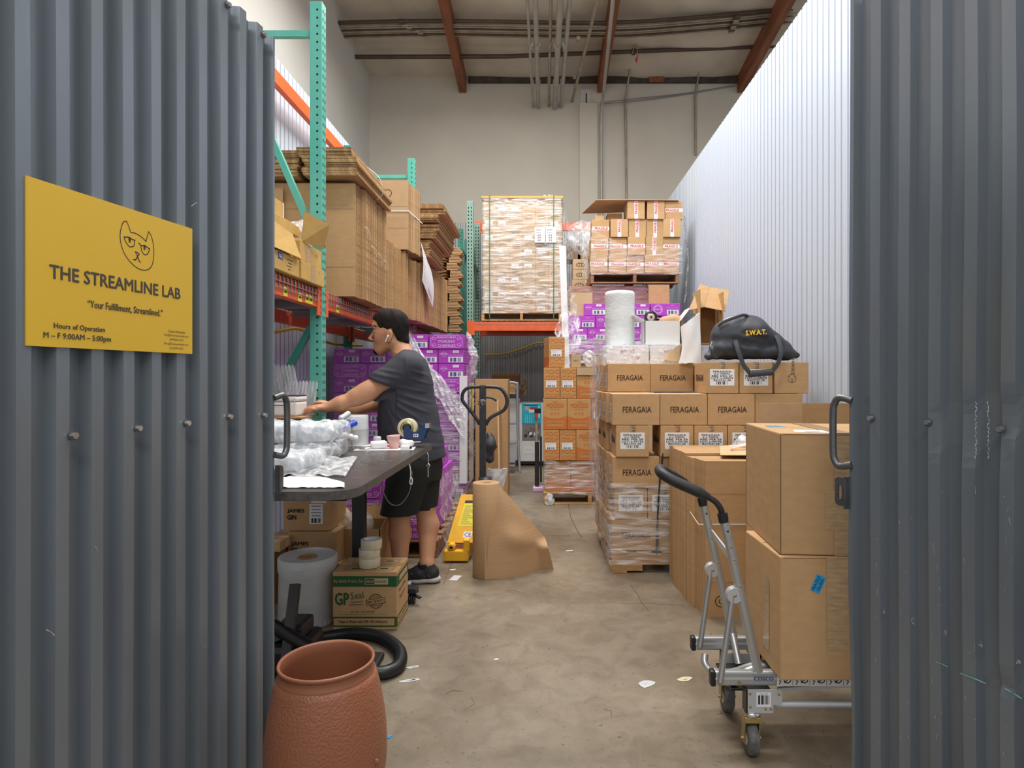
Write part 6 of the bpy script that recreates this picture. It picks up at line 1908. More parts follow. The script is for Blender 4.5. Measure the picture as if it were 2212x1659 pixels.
# tall wrapped purple load right of the person
TY = 6.2
pallet(-1.32, -0.78, TY, TY + 1.05, 0, 'wooden pallet under the tall purple stack behind the person', 'pallet_wood_old')
zt3 = [0.128 + 0.1455 * k for k in range(12)]
for r_ in range(11):
    n_ = 10 - r_
    nm = f'purple cherry carton, {ORD[n_] if n_ < 10 else "lowest"} row from the top of the tall stack'
    if r_ in (10, 7, 4, 2):
        KPF.put(-0.962, TY, zt3[r_], nm + ', lettered face')
        if r_ >= 7: KPE.put(-1.27, TY, zt3[r_], nm + ', left of it')
    else:
        KPE.put(-0.918, TY + 0.01, zt3[r_], nm + ', barcode face right')
        KPE.put(-1.178, TY + 0.01, zt3[r_], nm + ', barcode face left')
    for k in (1, 2):
        if r_ in (10, 7, 4, 2): KPF.put(-0.962, TY + 0.26 * k + 0.02, zt3[r_], 'purple cherry carton in the right side of the tall stack, behind its front', group='side cartons of the tall purple stack')
        else: KPE.put(-0.918, TY + 0.365 * k if k < 2 else TY + 0.73, zt3[r_], 'purple cherry carton in the right side of the tall stack, behind its front', group='side cartons of the tall purple stack')
def tf_top(x, y):
    return 1.66 - 0.62 * max(0, min(1, (x + 1.28) / 0.42)) if y < TY + 0.05 else 1.42 + 0.12 * (y - TY)
wrap(-1.33, -0.785, TY, TY + 1.0, 0.06, 1.4, 'film_wound', 'clear film wound round the tall purple stack', 'fr', 0.010, 61, nz=50, nx=24, top=tf_top)
def swoop(u, v):
    x = -1.33 + 0.56 * u
    z = 1.80 - 0.75 * u ** 0.75 + 0.03 * wob(u * 8, v * 4) - v * (0.16 + 0.20 * u)
    return (x, TY - 0.03 - 0.03 * abs(wob(u * 11, v * 8)) - 0.03 * v, z)
sheet(MB(), swoop, 44, 14, 'film_swoop').make('stretch_film', label='thick gathered film swooping down across the tall purple stack', cat='plastic film')
def tuft(u, v):
    z = zt3[10] + 0.16 - v * 0.42
    return (-0.775 + 0.10 * math.sin(v * 2.4) * (0.5 + 0.5 * u) + 0.03 * wob(v * 8, u * 5), TY + 0.02 + 0.22 * u, z + 0.02 * wob(u * 9, 4))
sheet(MB(), tuft, 12, 24, 'film_heavy').make('stretch_film', label='ragged film at the top right corner of the tall purple stack', cat='plastic film')
b = MB().box(-0.83, -0.763, TY - 0.024, TY - 0.016, 0.25, P(0, 812, TY).z, 'white_board').box(-0.768, -0.760, TY - 0.02, TY + 0.07, 0.25, P(0, 812, TY).z, 'white_board')
b.make('edge_protector', label='white corner board at the right edge of the tall purple stack', cat='board')
b = MB().box(-0.772, -0.764, TY + 0.30, TY + 0.62, 0.2, 1.24, 'film_grey')
for k in range(40):
    y_, z_ = TY + 0.10 + rnd.random() * 0.8, 0.25 + rnd.random() * 0.95
    b.add([(-0.757, y_, z_), (-0.757, y_ + 0.12, z_ + 0.03), (-0.757, y_ + 0.11, z_ + 0.045), (-0.757, y_, z_ + 0.012)], [(0, 1, 2, 3)], rnd.choice(('film_grey', 'print_lilac', 'print_grey')))
b.make('wrapped_sheet', label='greyish film-covered sheet on the right side of the tall purple stack', cat='plastic')
for k, v in enumerate((840, 872)):
    MB().box(-0.752, -0.748, TY + 0.42 + 0.0 * k, TY + 0.52, P(0, v + 14, 6.6).z, P(0, v - 12, 6.6).z, 'sticker_yellow').make('yellow_label', label='yellow warning label on the tall purple stack, ' + ('upper' if k == 0 else 'lower'), cat='label')
# purple load inside the rack, left of the person
LY = 6.15
for r_ in range(10):
    if r_ in (8, 6, 3, 1):
        for k in range(2): KPF.put(-1.905 + 0.348 * k, LY, 0.13 + 0.1455 * r_, f'purple cherry carton under the shelf, lettered, {ORD[9 - r_]} row from top, ' + ('left', 'right')[k])
    else:
        for k in range(3): KPE.put(-1.935 + 0.26 * k - 0.03 * (r_ % 4 == 0), LY, 0.13 + 0.1455 * r_, f'purple barcode carton under the shelf, {ORD[9 - r_]} row from top, ' + ('left', 'middle', 'right')[k])

pallet(-2.06, -1.48, LY, LY + 0.56, 0, 'wooden pallet inside the rack under the purple cartons', 'pallet_wood_old')
wrap(-2.08, -1.47, LY - 0.012, LY + 0.4, 0.1, 1.60, 'film_purple', 'film around the purple cartons under the shelf', 'f', 0.007, 71, nz=60)

# ---------------------------------------------------------------- left: the shelf
SZ = SH + 0.018
def shelf_group(s): return 'flattened cartons ' + s
# front standing bundle A, just behind the first upright
bundle(-1.98, -1.295, 4.32, 5.12, SZ, 2.645, 'flattened brown carton standing in the front bundle on the shelf', shelf_group('in the front shelf bundle'), jx=0.03, edge='cardboard_edge')
b = board_mesh(0.72, 0.008, 0.775)
f = Fr((-0.36, 0, 0), (1, 0, 0), (0, 0, 1))
for z in (0.20, 0.60): b.quadf(f, 0.01, z, 0.71, z + 0.003, 'print_faint')
b.make('flattened_carton', label='frontmost brown carton panel standing on the shelf behind the upright', cat='cardboard', loc=(-1.655, 4.305, SZ))
b = board_mesh(0.42, 0.008, 0.74)
f = Fr((-0.21, 0, 0), (1, 0, 0), (0, 0, 1))
b.ringf(f, 0.265, 0.64, 0.035, 0.035, 0.005, 'print_brown'); b.linef(f, [(0.245, 0.645), (0.258, 0.63), (0.275, 0.63), (0.287, 0.65)], 0.004, 'print_brown')
b.textf(f, 'GOOD', 0.17, 0.655, 0.016, 'print_brown'); b.textf(f, 'E IN', 0.17, 0.625, 0.016, 'print_brown')
b.make('flattened_carton', label='brown carton panel with a round stamp behind the yellowish shelf cartons', cat='cardboard', loc=(-1.99, 4.27, SZ))
for k, (y, z) in enumerate(((4.46, 2.34), (4.62, 2.24), (4.80, 2.22), (4.98, 2.20))):
    MB().tube(smooth_path([(-1.272, y, z + 0.03), (-1.268, y + 0.07, z + 0.02), (-1.27, y + 0.13, z - 0.03)], 4), 0.003, 'strap_white', n=5).make('strap', label=f'white strap end on the front shelf bundle, {ORD[k]} from the front', cat='strap')
# H1: flat stack lying on A
def lying(x0, x1, ya, yb, z0, n, t, label, group, jx=0.012, tilt=0.0, face='cardboard', sag=None):
    b = MB()
    w, d = x1 - x0, yb - ya
    vs = [Vector(p) for p in ((-w / 2, 0, 0), (w / 2, 0, 0), (w / 2, d, 0), (-w / 2, d, 0), (-w / 2, 0, t * 0.82), (w / 2, 0, t * 0.82), (w / 2, d, t * 0.82), (-w / 2, d, t * 0.82))]
    b.add(vs, [(0, 3, 2, 1), (4, 5, 6, 7)], face)
    b.add(vs, [(0, 1, 5, 4), (1, 2, 6, 5), (2, 3, 7, 6), (3, 0, 4, 7)], 'cardboard_edge')
    k = Kit(b.make('flattened_carton', cat='cardboard'))
    jump = 0
    for i in range(n):
        if i % 5 == 0: jump = rnd.uniform(-1, 1) * jx * 1.5
        o = k.put((x0 + x1) / 2 + jump + rnd.uniform(-0.5, 0.5) * jx + tilt * (n - i) * t, ya + rnd.uniform(-0.5, 0.5) * jx, z0 + i * t, label, rz=rad(rnd.uniform(-0.4, 0.4)), group=group)
lying(-1.66, -1.29, 4.22, 5.14, 2.662, 15, 0.013, 'flattened carton in the flat pile on top of the front shelf bundle', 'flattened cartons lying on the front bundle', tilt=0.25)
lying(-2.03, -1.675, 4.24, 5.1, 2.662, 14, 0.013, 'flattened carton lying at the rear of the flat pile on the front shelf bundle', 'flattened cartons lying at the rear on the front bundle')
b = MB()
for y in (4.62,):
    b.tube(smooth_path([(-1.3, y, 2.85), (-1.22, y + 0.02, 2.78), (-1.20, y + 0.05, 2.68), (-1.255, y + 0.1, 2.64)], 6), 0.003, 'strap_white', n=5)
b.make('strap', label='white strap over the right end of the flat pile on the shelf', cat='strap')
# B: second bundle
bundle(-1.95, -1.29, 5.20, 6.45, SZ, 2.44, 'flattened brown carton standing in the middle bundle on the shelf', shelf_group('in the middle shelf bundle'), jx=0.03, edge='cardboard_edge', sl=0.03)
# C: bundle on top of B with a strap
bundle(-1.86, -1.22, 5.64, 6.02, 2.452, 3.06, 'flattened pale carton in the strapped bundle on top of the middle shelf bundle', shelf_group('in the strapped upper bundle'), jx=0.012, face='cardboard_pale', edge='cardboard_edge', sl=0.05)
b = board_mesh(0.66, 0.008, 0.62, 'cardboard_pale')
f = Fr((-0.33, 0, 0), (1, 0, 0), (0, 0, 1))
for z in (0.19, 0.385): b.quadf(f, 0.01, z, 0.65, z + 0.003, 'print_faint')
b.ringf(f, 0.475, 0.505, 0.032, 0.032, 0.005, 'print_brown'); b.linef(f, [(0.22, 0.485), (0.29, 0.485), (0.29, 0.535), (0.22, 0.535)], 0.004, 'print_brown', closed=True)
b.textf(f, 'PRINTED', 0.37, 0.515, 0.013, 'print_brown'); b.textf(f, '273 10', 0.37, 0.49, 0.013, 'print_brown')
b.make('flattened_carton', label='pale front panel with stamps on the strapped upper bundle', cat='cardboard', loc=(-1.545, 5.625, 2.452))
MB().box(-1.875, -1.213, 5.612, 5.616, 2.79, 2.80, 'strap_white').bar((-1.212, 5.615, 2.795), (-1.165, 6.02, 2.78), 0.003, 0.010, 'strap_white').make('strap', label='white strap around the upper pale bundle on the shelf', cat='strap')
# D: third bundle with the white paper sheet
bundle(-1.93, -1.255, 6.50, 7.78, SZ, 2.50, 'flattened brown carton standing in the far bundle on the shelf', shelf_group('in the far shelf bundle'), jx=0.025, edge='cardboard_edge', sl=0.06)
def pap(u, v): return (-1.20 + 0.03 * u + 0.02 * math.sin(v * 3), 6.10 + 0.42 * u + 0.08 * (1 - v), 2.26 + 0.36 * v - 0.22 * u)
b = sheet(MB(), pap, 6, 10, 'paper_white', th=0.002)
b.make('paper_sheet', label='white printed sheet hanging on the side of the shelf bundles', cat='paper')
f = Fr((-1.168, 6.12, 2.22), (0.05, 0.86, -0.45), (0.02, -0.35, 0.9))
b = MB()
for k in range(7): b.quadf(f, 0.02, 0.05 + 0.035 * k, 0.06 + 0.03 * (k % 3), 0.056 + 0.035 * k, 'print_grey', 0.0)
b.barcode(f, 0.20, 0.02, 0.36, 0.09, 'print_grey', lift=0.0)
b.make('printed_text', bpy.data.objects['paper_sheet'])
lying(-1.80, -1.13, 6.30, 7.1, 2.52, 12, 0.014, 'flattened carton jutting in the lower pile over the far shelf bundle', 'flattened cartons jutting over the far bundle, lower', jx=0.02)
lying(-1.78, -1.08, 6.28, 7.3, 2.70, 10, 0.014, 'flattened carton jutting in the middle pile over the far shelf bundle', 'flattened cartons jutting over the far bundle, middle', jx=0.02)
lying(-1.76, -1.02, 6.25, 7.35, 2.86, 13, 0.014, 'flattened carton in the topmost pile over the far shelf bundle', 'flattened cartons in the topmost jutting pile', jx=0.03)
# small folded trays at the far end of the shelf
def tray_kit():
    b = MB()
    for k in range(5):
        z = k * 0.019
        q = 0.02 * math.sin(k * 1.3)
        b.bar((-0.13 + q, 0.0, z + 0.008), (0.0, -0.03, z + 0.012 + 0.01 * (k % 2)), 0.28, 0.012, 'cardboard_dark')
        b.bar((0.005, -0.02, z + 0.010), (0.15 + q, 0.0, z + 0.008), 0.28, 0.012, 'cardboard')
    return b.make('folded_tray_bundle', cat='cardboard')
KT = Kit(tray_kit())
for k in range(11):
    KT.put(-1.22 + 0.02 * math.sin(k * 2.1), 8.1, SZ + 0.02 + (0 if k < 4 else 0.0) + k * 0.098, 'bundle of small folded brown trays in the column at the shelf far end', rz=rad(rnd.uniform(-9, 9)), group='folded tray bundles at the shelf far end')
# yellowish cartons in the first bay
def yc(x, y0_, y1_, z, h, lab_, w=0.5):
    b = carton_mb(w, y1_ - y0_, h, 'cardboard_yellow')
    f = frames(w, y1_ - y0_, h)['right']
    return b, f, (x - w / 2, y0_, z), lab_
XY = -1.372
b, f, l, s = yc(XY, 3.06, 3.51, SZ, 0.10, 'yellowish shelf carton with a blue printed square, nearest the gate')
b.quadf(f, 0.17, 0.058, 0.225, 0.094, 'print_blue'); b.textf(f, 'NE', 0.198, 0.076, 0.022, 'paper_white', lift=0.002)
for k in range(4): b.quadf(f, 0.28 + 0.015 * (k % 2), 0.072 - 0.017 * k, 0.36 - 0.01 * k, 0.076 - 0.017 * k, 'print_brown')
b.make('carton', label=s, cat='box', loc=l)
b, f, l, s = yc(XY + 0.005, 3.53, 3.90, SZ, 0.105, 'yellowish shelf carton low beside the teal upright')
b.quadf(f, 0.15, 0.0, 0.215, 0.104, 'tape_brown'); b.textf(f, '12x', 0.28, 0.08, 0.012, 'print_faint')
b.make('carton', label=s, cat='box', loc=l)
b, f, l, s = yc(XY - 0.002, 3.53, 3.87, SZ + 0.107, 0.112, 'yellowish taped carton with an open flap beside the teal upright')
b.quadf(f, 0.09, 0.0, 0.155, 0.111, 'tape_brown'); b.textf(f, '1.54', 0.25, 0.07, 0.018, 'print_faint')
o = b.make('carton', label=s, cat='box', loc=l)
b = MB()
q = [P(653, 521, 3.56), P(700, 538, 3.80), P(712, 485, 3.76), P(659, 457, 3.54)]
b.add([p - Vector(l) for p in q] + [p - Vector(l) - Vector((0.006, 0, 0)) for p in q], [(0, 1, 2, 3), (7, 6, 5, 4), (0, 4, 5, 1), (1, 5, 6, 2), (2, 6, 7, 3), (3, 7, 4, 0)], 'cardboard_yellow')
b.make('flap', o)
b, f, l, s = yc(XY - 0.03, 3.05, 3.50, SZ + 0.102, 0.145, 'yellowish bulging carton stacked above the blue-printed one')
o = b.make('carton', label=s, cat='box', loc=l)
b = MB()
q = [Vector((XY + 0.012, 3.07, SZ + 0.10)), Vector((XY + 0.02, 3.49, SZ + 0.105)), Vector((XY - 0.02, 3.47, SZ + 0.235)), Vector((XY - 0.025, 3.06, SZ + 0.265))]
b.add([p - Vector(l) for p in q] + [p - Vector(l) - Vector((0.006, 0, 0)) for p in q], [(0, 1, 2, 3), (7, 6, 5, 4), (0, 4, 5, 1), (1, 5, 6, 2), (2, 6, 7, 3), (3, 7, 4, 0)], 'cardboard_yellow')
b.make('flap', o)
b, f, l, s = yc(XY - 0.04, 3.10, 3.62, SZ + 0.25, 0.06, 'yellowish carton with a pale torn edge above the bulging one')
b.make('carton', label=s, cat='box', loc=l)
b, f, l, s = yc(XY - 0.07, 3.12, 3.47, SZ + 0.312, 0.095, 'topmost yellowish carton by the gate edge on the shelf')
b.quadf(f, 0.335, 0.0, 0.35, 0.095, 'tape_white')
b.make('carton', label=s, cat='box', loc=l)
SDF((-1.6, 3.55, SZ + 0.2), (-1.35, 3.95, SZ + 0.5), 0.01).ell((-1.45, 3.76, SZ + 0.30), (0.06, 0.12, 0.085), 0.01).noise(0.01, (40, 40, 30), 6).into(MB(), 'film_bag').make('film_scrap', label='crumpled clear film in the open shelf carton beside the upright', cat='plastic film')
# ---------------------------------------------------------------- work table
TZ = 0.90
def table():
    t = thing('work_table', 'dark scratched work table on a black steel column base at the left', 'table', (-1.06, 2.98, 0))
    o = Vector((-1.06, 2.98, 0))
    x0, x1, y0_, y1_, r = -1.45, -0.668, 2.185, 3.78, 0.11
    def outline():
        pts = []
        for cx, cy, a, rr in ((x1 - r, y0_ + r, -90, r), (x1 - 0.02, y1_ - 0.02, 0, 0.02), (x0 + 0.02, y1_ - 0.02, 90, 0.02), (x0 + r, y0_ + r, 180, r)):
            for i in range(9):
                q = rad(a + 90 * i / 8)
                pts.append((cx + rr * math.cos(q) - o.x, cy + rr * math.sin(q) - o.y))
        return pts
    b = MB()
    pts = outline()
    n = len(pts)
    vt = [(x, y, TZ) for x, y in pts]
    vb = [(x, y, TZ - 0.032) for x, y in pts]
    b.add(vt, [tuple(range(n))], 'table_top')
    b.add(vb, [tuple(reversed(range(n)))], 'table_top')
    b.add(vt + vb, [(n + i, n + (i + 1) % n, (i + 1) % n, i) for i in range(n)], 'table_edge')
    fr = Fr((0, 0, TZ), (1, 0, 0), (0, 1, 0))
    for k in range(420):
        x, y = rnd.gauss(0.14, 0.13), rnd.gauss(0.10, 0.28)
        a, L = rnd.uniform(0, PI), rnd.uniform(0.008, 0.05)
        if abs(x) < 0.34 and abs(y) < 0.72:
            b.linef(fr, [(x, y), (x + L * math.cos(a), y + L * math.sin(a))], rnd.uniform(0.0008, 0.0022), 'scratch', 0.0006)
    b.make('table_top', t)
    for y in (2.35, 3.60):
        MB().box(-0.035, 0.035, y - o.y - 0.035, y - o.y + 0.035, 0.09, TZ - 0.05, 'table_steel', bev=0.008).make('column', t)
        MB().box(-0.33, 0.33, y - o.y - 0.03, y - o.y + 0.03, TZ - 0.06, TZ - 0.034, 'table_steel', bev=0.004).make('top_bracket', t)
        MB().box(-0.30, 0.335, y - o.y - 0.04, y - o.y + 0.04, 0.066, 0.095, 'table_steel', bev=0.008).make('foot', t)
        for x in (-0.27, 0.305):
            c = MB().lathe([(0, 0.078), (0.034, 0.078), (0.036, 0.066), (0.03, 0.060), (0, 0.060)], (x, y - o.y, 0), 'black_rubber', n=20)
            for s in (-1, 1):
                c.lathe([(0, -0.007), (0.026, -0.007), (0.028, 0), (0.026, 0.007), (0, 0.007)], (x + s * 0.011, y - o.y - 0.012, 0.029), 'black_plastic', n=20, axis='x')
            c.bar((x, y - o.y - 0.01, 0.055), (x + 0.055, y - o.y - 0.045, 0.045), 0.02, 0.008, 'black_plastic')
            c.make('caster', t)
table()
def bub_pack(name, lab_, c, hs, seed, rz=0.0, inner='label_blue'):
    """bubble-wrapped parcel: glossy clear skin around pale contents"""
    t = SDF(tuple(np.array(c) - np.array(hs) - 0.04), tuple(np.array(c) + np.array(hs) + 0.04), 0.0062)
    t.rbox(c, np.array(hs) * np.array((0.96, 0.96, 0.94)), min(hs) * 0.8, 0.01).noise(0.0055, (38, 38, 30), seed).noise(0.0045, (90, 90, 80), seed + 5).noise(0.004, (18, 30, 14), seed + 9)
    o = t.into(MB(), 'film_bag').make(name, label=lab_, cat='parcel')
    q = SDF(tuple(np.array(c) - np.array(hs) - 0.02), tuple(np.array(c) + np.array(hs) + 0.02), 0.012).rbox(c, np.array(hs) * 0.80, min(hs) * 0.5, 0.01).noise(0.003, (30, 30, 30), seed).into(MB(), inner)
    q.make('contents', o)
    return o
mat('parcel_inner', (0.62, 0.70, 0.74), 0.5, var=0.25, vs=5)
bub_pack('bubble_wrapped_parcel', 'upper bubble-wrapped parcel in the stack on the work table', (-1.22, 3.10, 1.03), (0.235, 0.17, 0.052), 3, inner='parcel_inner')
bub_pack('bubble_wrapped_parcel', 'lower bubble-wrapped parcel in the stack on the work table', (-1.21, 3.08, 0.945), (0.215, 0.17, 0.042), 8, inner='parcel_inner')
bub_pack('bubble_wrapped_parcel', 'bubble-wrapped parcel nearest the gate on the work table', (-1.17, 2.66, 0.945), (0.215, 0.14, 0.042), 13, inner='parcel_inner')
# box, board and label printer beyond the parcels
b = carton_mb(0.36, 0.22, 0.165, 'cardboard'); b.make('carton', label='low brown carton under the white label printer', cat='box', loc=(-1.62, 3.50, TZ + 0.002))
MB().box(-0.21, 0.25, 0, 0.25, 0, 0.008, 'kraft_core').make('thin_board', label='thin brown board under the white label printer', cat='board', loc=(-1.60, 3.48, TZ + 0.169))
def printer():
    w, d, h = 0.19, 0.16, 0.112
    b = MB().box(-w / 2, w / 2, 0, d, 0, h * 0.72, 'white_plastic', bev=0.012).box(-w / 2, w / 2, 0.0, d, h * 0.735, h, 'white_plastic', bev=0.012)
    f = Fr((-w / 2, 0, 0), (1, 0, 0), (0, 0, 1))
    o = b.make('label_printer', label='small white label printer by the hands of the person', cat='printer', loc=(-1.500, 3.56, TZ + 0.178))
    q = MB()
    q.linef(f, [(0.055, 0.02), (0.178, 0.02), (0.178, 0.095), (0.06, 0.095), (0.055, 0.088)], 0.004, 'paper_white', closed=True)
    q.quadf(f, 0.06, 0.060, 0.150, 0.064, 'print_black', 0.002)
    q.make('paper_slot', o)
    MB().box(-w / 2 + 0.01, w / 2 - 0.005, 0.01, d - 0.01, h, h + 0.006, 'black_plastic', bev=0.002).make('lid', o)
printer()
b = MB().box(-0.05, 0.05, 0, 0.08, 0, 0.09, 'pallet_wood', bev=0.003); b.make('wooden_block', label='small wooden block behind the label printer', cat='block', loc=(-1.60, 3.76, TZ + 0.155))
def cushion(x0, x1, y, z0, z1, lean, n, lab_):
    b = MB()
    w = (x1 - x0) / n
    for k in range(n):
        x = x0 + (k + 0.5) * w
        b.tube([(x, y, z0), (x + lean * 0.02, y, z0 + 0.015), (x + lean * 0.5, y + 0.01, (z0 + z1) / 2), (x + lean * 0.98, y, z1 - 0.015), (x + lean, y, z1)], [0.002, w * 0.5, w * 0.52, w * 0.5, 0.002], 'air_clear', n=8)
    b.make('air_cushion_sleeve', label=lab_, cat='packing')
cushion(-1.74, -1.48, 3.86, 1.03, 1.38, -0.06, 12, 'clear inflated air-column sleeve leaning behind the label printer')
cushion(-1.60, -1.42, 3.83, 1.02, 1.28, 0.04, 9, 'clear inflated air-column sleeve beside the teal upright')
# clear plastic rolls standing at the far end of the table
b = MB().lathe([(0.0, 0), (0.083, 0), (0.085, 0.006), (0.085, 0.09), (0.087, 0.094), (0.085, 0.10), (0.084, 0.17), (0.08, 0.176), (0.02, 0.174), (0.02, 0.15), (0, 0.15)], (0, 0, 0), 'film_grey', n=36)
b.make('plastic_film_roll', label='clear grey roll of plastic film standing at the far end of the table', cat='roll', loc=(-1.12, 3.69, TZ + 0.002))
# bits on the table
def tape_gun():
    t = thing('tape_dispenser', 'blue hand tape dispenser with a clear roll standing on the table corner', 'tape dispenser', (0, 0, 0))
    d = 3.60
    c = P(881, 924, d)
    MB().lathe([(0.0385, -0.024), (0.055, -0.024), (0.055, 0.024), (0.0385, 0.024), (0.0385, -0.024)], c, 'tape_clear', n=40, axis='y').make('tape_roll', t)
    MB().lathe([(0.026, -0.026), (0.0385, -0.026), (0.0385, 0.026), (0.026, 0.026), (0.026, -0.026)], c, 'brass_zinc', n=32, axis='y').make('hub', t, label='tan cardboard core')
    fr = Fr((0, d - 0.028, 0), (1, 0, 0), (0, 0, 1))
    def q(u, v): p = P(u, v, d - 0.028); return (p.x, p.z)
    body = [q(*a) for a in ((873, 947), (871, 936), (873, 924), (877, 917), (882, 917), (885, 923), (888, 931), (896, 934), (906, 931), (912, 922), (918, 914), (926, 913), (927, 918), (921, 932), (914, 950), (900, 950), (888, 946))]
    MB().prism(body, fr, 0.012, 'dispenser_blue').make('side_plate', t)
    MB().prism(body, Fr((0, d + 0.036, 0), (1, 0, 0), (0, 0, 1)), 0.008, 'dispenser_blue').make('side_plate', t)
    a, c2 = P(922, 916, d), P(926, 920, d)
    MB().box(a.x - 0.004, c2.x + 0.008, d - 0.03, d + 0.03, c2.z - 0.01, a.z + 0.006, 'chrome').make('cutter', t)
    f2 = Fr((q(893, 944)[0], d - 0.0285, q(893, 944)[1]), (1, 0, 0), (0, 0, 1))
    MB().quadf(f2, 0, 0, 0.028, 0.018, 'paper_white', 0.001).barcode(f2, 0.004, 0.004, 0.024, 0.014, 'print_black', n=10, lift=0.002).make('sticker', t)
    MB().bar(P(888, 946, d), P(914, 951, d), 0.05, 0.012, 'dispenser_blue').make('foot_plate', t)
tape_gun()
MB().lathe([(0.0, 0.002), (0.024, 0.002), (0.036, 0.062), (0.037, 0.075), (0.034, 0.075), (0.024, 0.01), (0, 0.008)], (0, 0, 0), 'pink_cup', n=24).make('cup', label='pinkish paper cup next to the blue tape dispenser', cat='cup', loc=P(852, 957, 3.5) * 1.0)
o = bpy.data.objects['cup']; o.location.z = TZ + 0.001; o.rotation_euler = (0, rad(-5), 0)
b = SDF((-0.06, -0.06, -0.02), (0.06, 0.06, 0.06), 0.004).ell((0, 0, 0.02), (0.05, 0.03, 0.022), 0.01).noise(0.004, (60, 60, 60), 3).into(MB(), 'paper_white'); b.make('tissue', label='white crumpled tissue between the cup and the tape dispenser', cat='paper', loc=(P(870, 0, 3.55).x + 0.015, 3.55, TZ + 0.006))
MB().lathe([(0, -0.045), (0.022, -0.045), (0.023, -0.04), (0.023, 0.03), (0.018, 0.038), (0.018, 0.045), (0, 0.045)], (0, 0, 0), 'vial', n=24, axis='x').make('vial', label='white plastic vial lying on its side on the table', cat='container', loc=(P(819, 0, 3.48).x, 3.48, TZ + 0.0245))
bpy.data.objects['vial'].rotation_euler = (0, rad(-3), rad(12))
MB().lathe([(0, 0), (0.022, 0), (0.022, 0.055), (0.018, 0.06), (0.0, 0.06)], (0, 0, 0), 'film_grey', n=24).make('vial', label='clear plastic vial standing behind the lying one', cat='container', loc=(P(815, 0, 3.58).x, 3.58, TZ + 0.001))
MB().lathe([(0, -0.026), (0.0105, -0.026), (0.012, -0.02), (0.012, 0.018), (0.01, 0.024), (0, 0.024)], (0, 0, 0), 'vial', n=18, axis='x').lathe([(0, 0.024), (0.008, 0.024), (0.008, 0.034), (0, 0.034)], (0, 0, 0), 'black_plastic', n=14, axis='x').make('glue_stick', label='small white bottle with a dark cap lying before the cup', cat='bottle', loc=(P(876, 0, 3.44).x, 3.44, TZ + 0.013))
MB().tube([(0, 0, 0), (-0.05, 0.01, 0)], 0.006, 'red_tag', n=8).make('marker', label='red marker lying behind the cup on the table', cat='pen', loc=(P(842, 0, 3.56).x, 3.56, TZ + 0.0075))
b = MB().tube(smooth_path([(0.0, 0, 0.004), (-0.03, 0, 0.006), (-0.046, 0, 0.02), (-0.05, 0, 0.15), (-0.058, 0, 0.162), (-0.075, 0, 0.16)], 6), 0.0035, 'chrome', n=8)
b.lathe([(0.0, 0.0), (0.036, 0.0), (0.038, 0.004), (0.036, 0.012), (0.02, 0.016), (0, 0.016)], (0.03, 0, 0), 'chrome', n=28)
b.make('hot_knife', label='wire stand with a round chrome weight on the table', cat='tool', loc=(P(779, 0, 3.45).x, 3.45, TZ + 0.001))
def bar_tool(lab_, u0, v0, u1, v1, d0, d1, m_, r_):
    a, c = P(u0, v0, d0), P(u1, v1, d1)
    b = MB().tube(smooth_path([a, a.lerp(c, 0.3), a.lerp(c, 0.7), c], 4), [r_ * (0.8 + 0.2 * (k % 3)) for k in range(13)], m_, n=10)
    b.make('tool_handle', label=lab_, cat='tool')
bar_tool('blue tape gun handle rising behind the parcels', 738, 926, 768, 913, 3.34, 3.45, 'blue_handle', 0.016)
bar_tool('white ribbed tool handle lying behind the parcels', 727, 936, 770, 948, 3.30, 3.42, 'white_plastic', 0.017)
bar_tool('grey clear tool handle behind the parcels, uppermost', 735, 905, 753, 893, 3.36, 3.45, 'film_grey', 0.014)
def strip(pts, lab_, m_='paper_white'):
    b = MB()
    q = []
    for u, v in pts:
        d = (EYE - TZ) * F / (v - V0)
        p = P(u, v, d)
        q.append((p.x, p.y, TZ + 0.0015))
    k = len(q)
    b.add(q + [(x, y, z + 0.0008) for x, y, z in q], [tuple(reversed(range(k))), tuple(range(k, 2 * k))] + [(i, (i + 1) % k, k + (i + 1) % k, k + i) for i in range(k)], m_)
    f = Fr((q[0][0], q[0][1], TZ + 0.003), Vector(q[1]) - Vector(q[0]), (0, 1, 0))
    return b, f
b, f = strip(((746, 965), (882, 964), (890, 958.5), (758, 960)), '')
b.make('paper_strip', label='white label strip on the table, farther of two', cat='paper')
b, f = strip(((762, 974), (893, 973), (899, 965.5), (778, 967)), '')
b.make('paper_strip', label='white label strip on the table, nearer of two', cat='paper')
b, f = strip(((884, 957), (908, 956), (915, 949), (890, 949)), ''); b.make('paper_strip', label='small white paper under the blue tape dispenser', cat='paper')
def crum(u, v):
    uu, vv = 600 + 144 * u, 1055 - 27 * v * (0.35 + 0.65 * math.sin(PI * min(1, 0.18 + u * 0.80)))
    d = (EYE - TZ) * F / (vv - V0)
    p = P(uu, vv, d)
    return (p.x, p.y, TZ + 0.003 + 0.004 * abs(wob(u * 9, v * 6)))
sheet(MB(), crum, 30, 10, 'paper_white', th=0.001).make('paper_sheet', label='plain white torn paper at the front edge of the table', cat='paper')
def bag(u, v):
    uu, vv = 612 + (160 - 26 * (1 - v)) * u, 1032 - 36 * v
    d = (EYE - TZ) * F / (vv - V0)
    p = P(uu, vv, d)
    return (p.x, p.y, TZ + 0.006 + 0.012 * (0.6 + wob(u * 8, v * 7)) * math.sin(PI * u) ** 0.4 + 0.015 * u * v)
b = sheet(MB(), bag, 40, 18, 'film_bag', th=0.002)
b.make('poly_mailer', label='clear plastic mailer with printed lines lying on the table front', cat='bag')
b = MB()
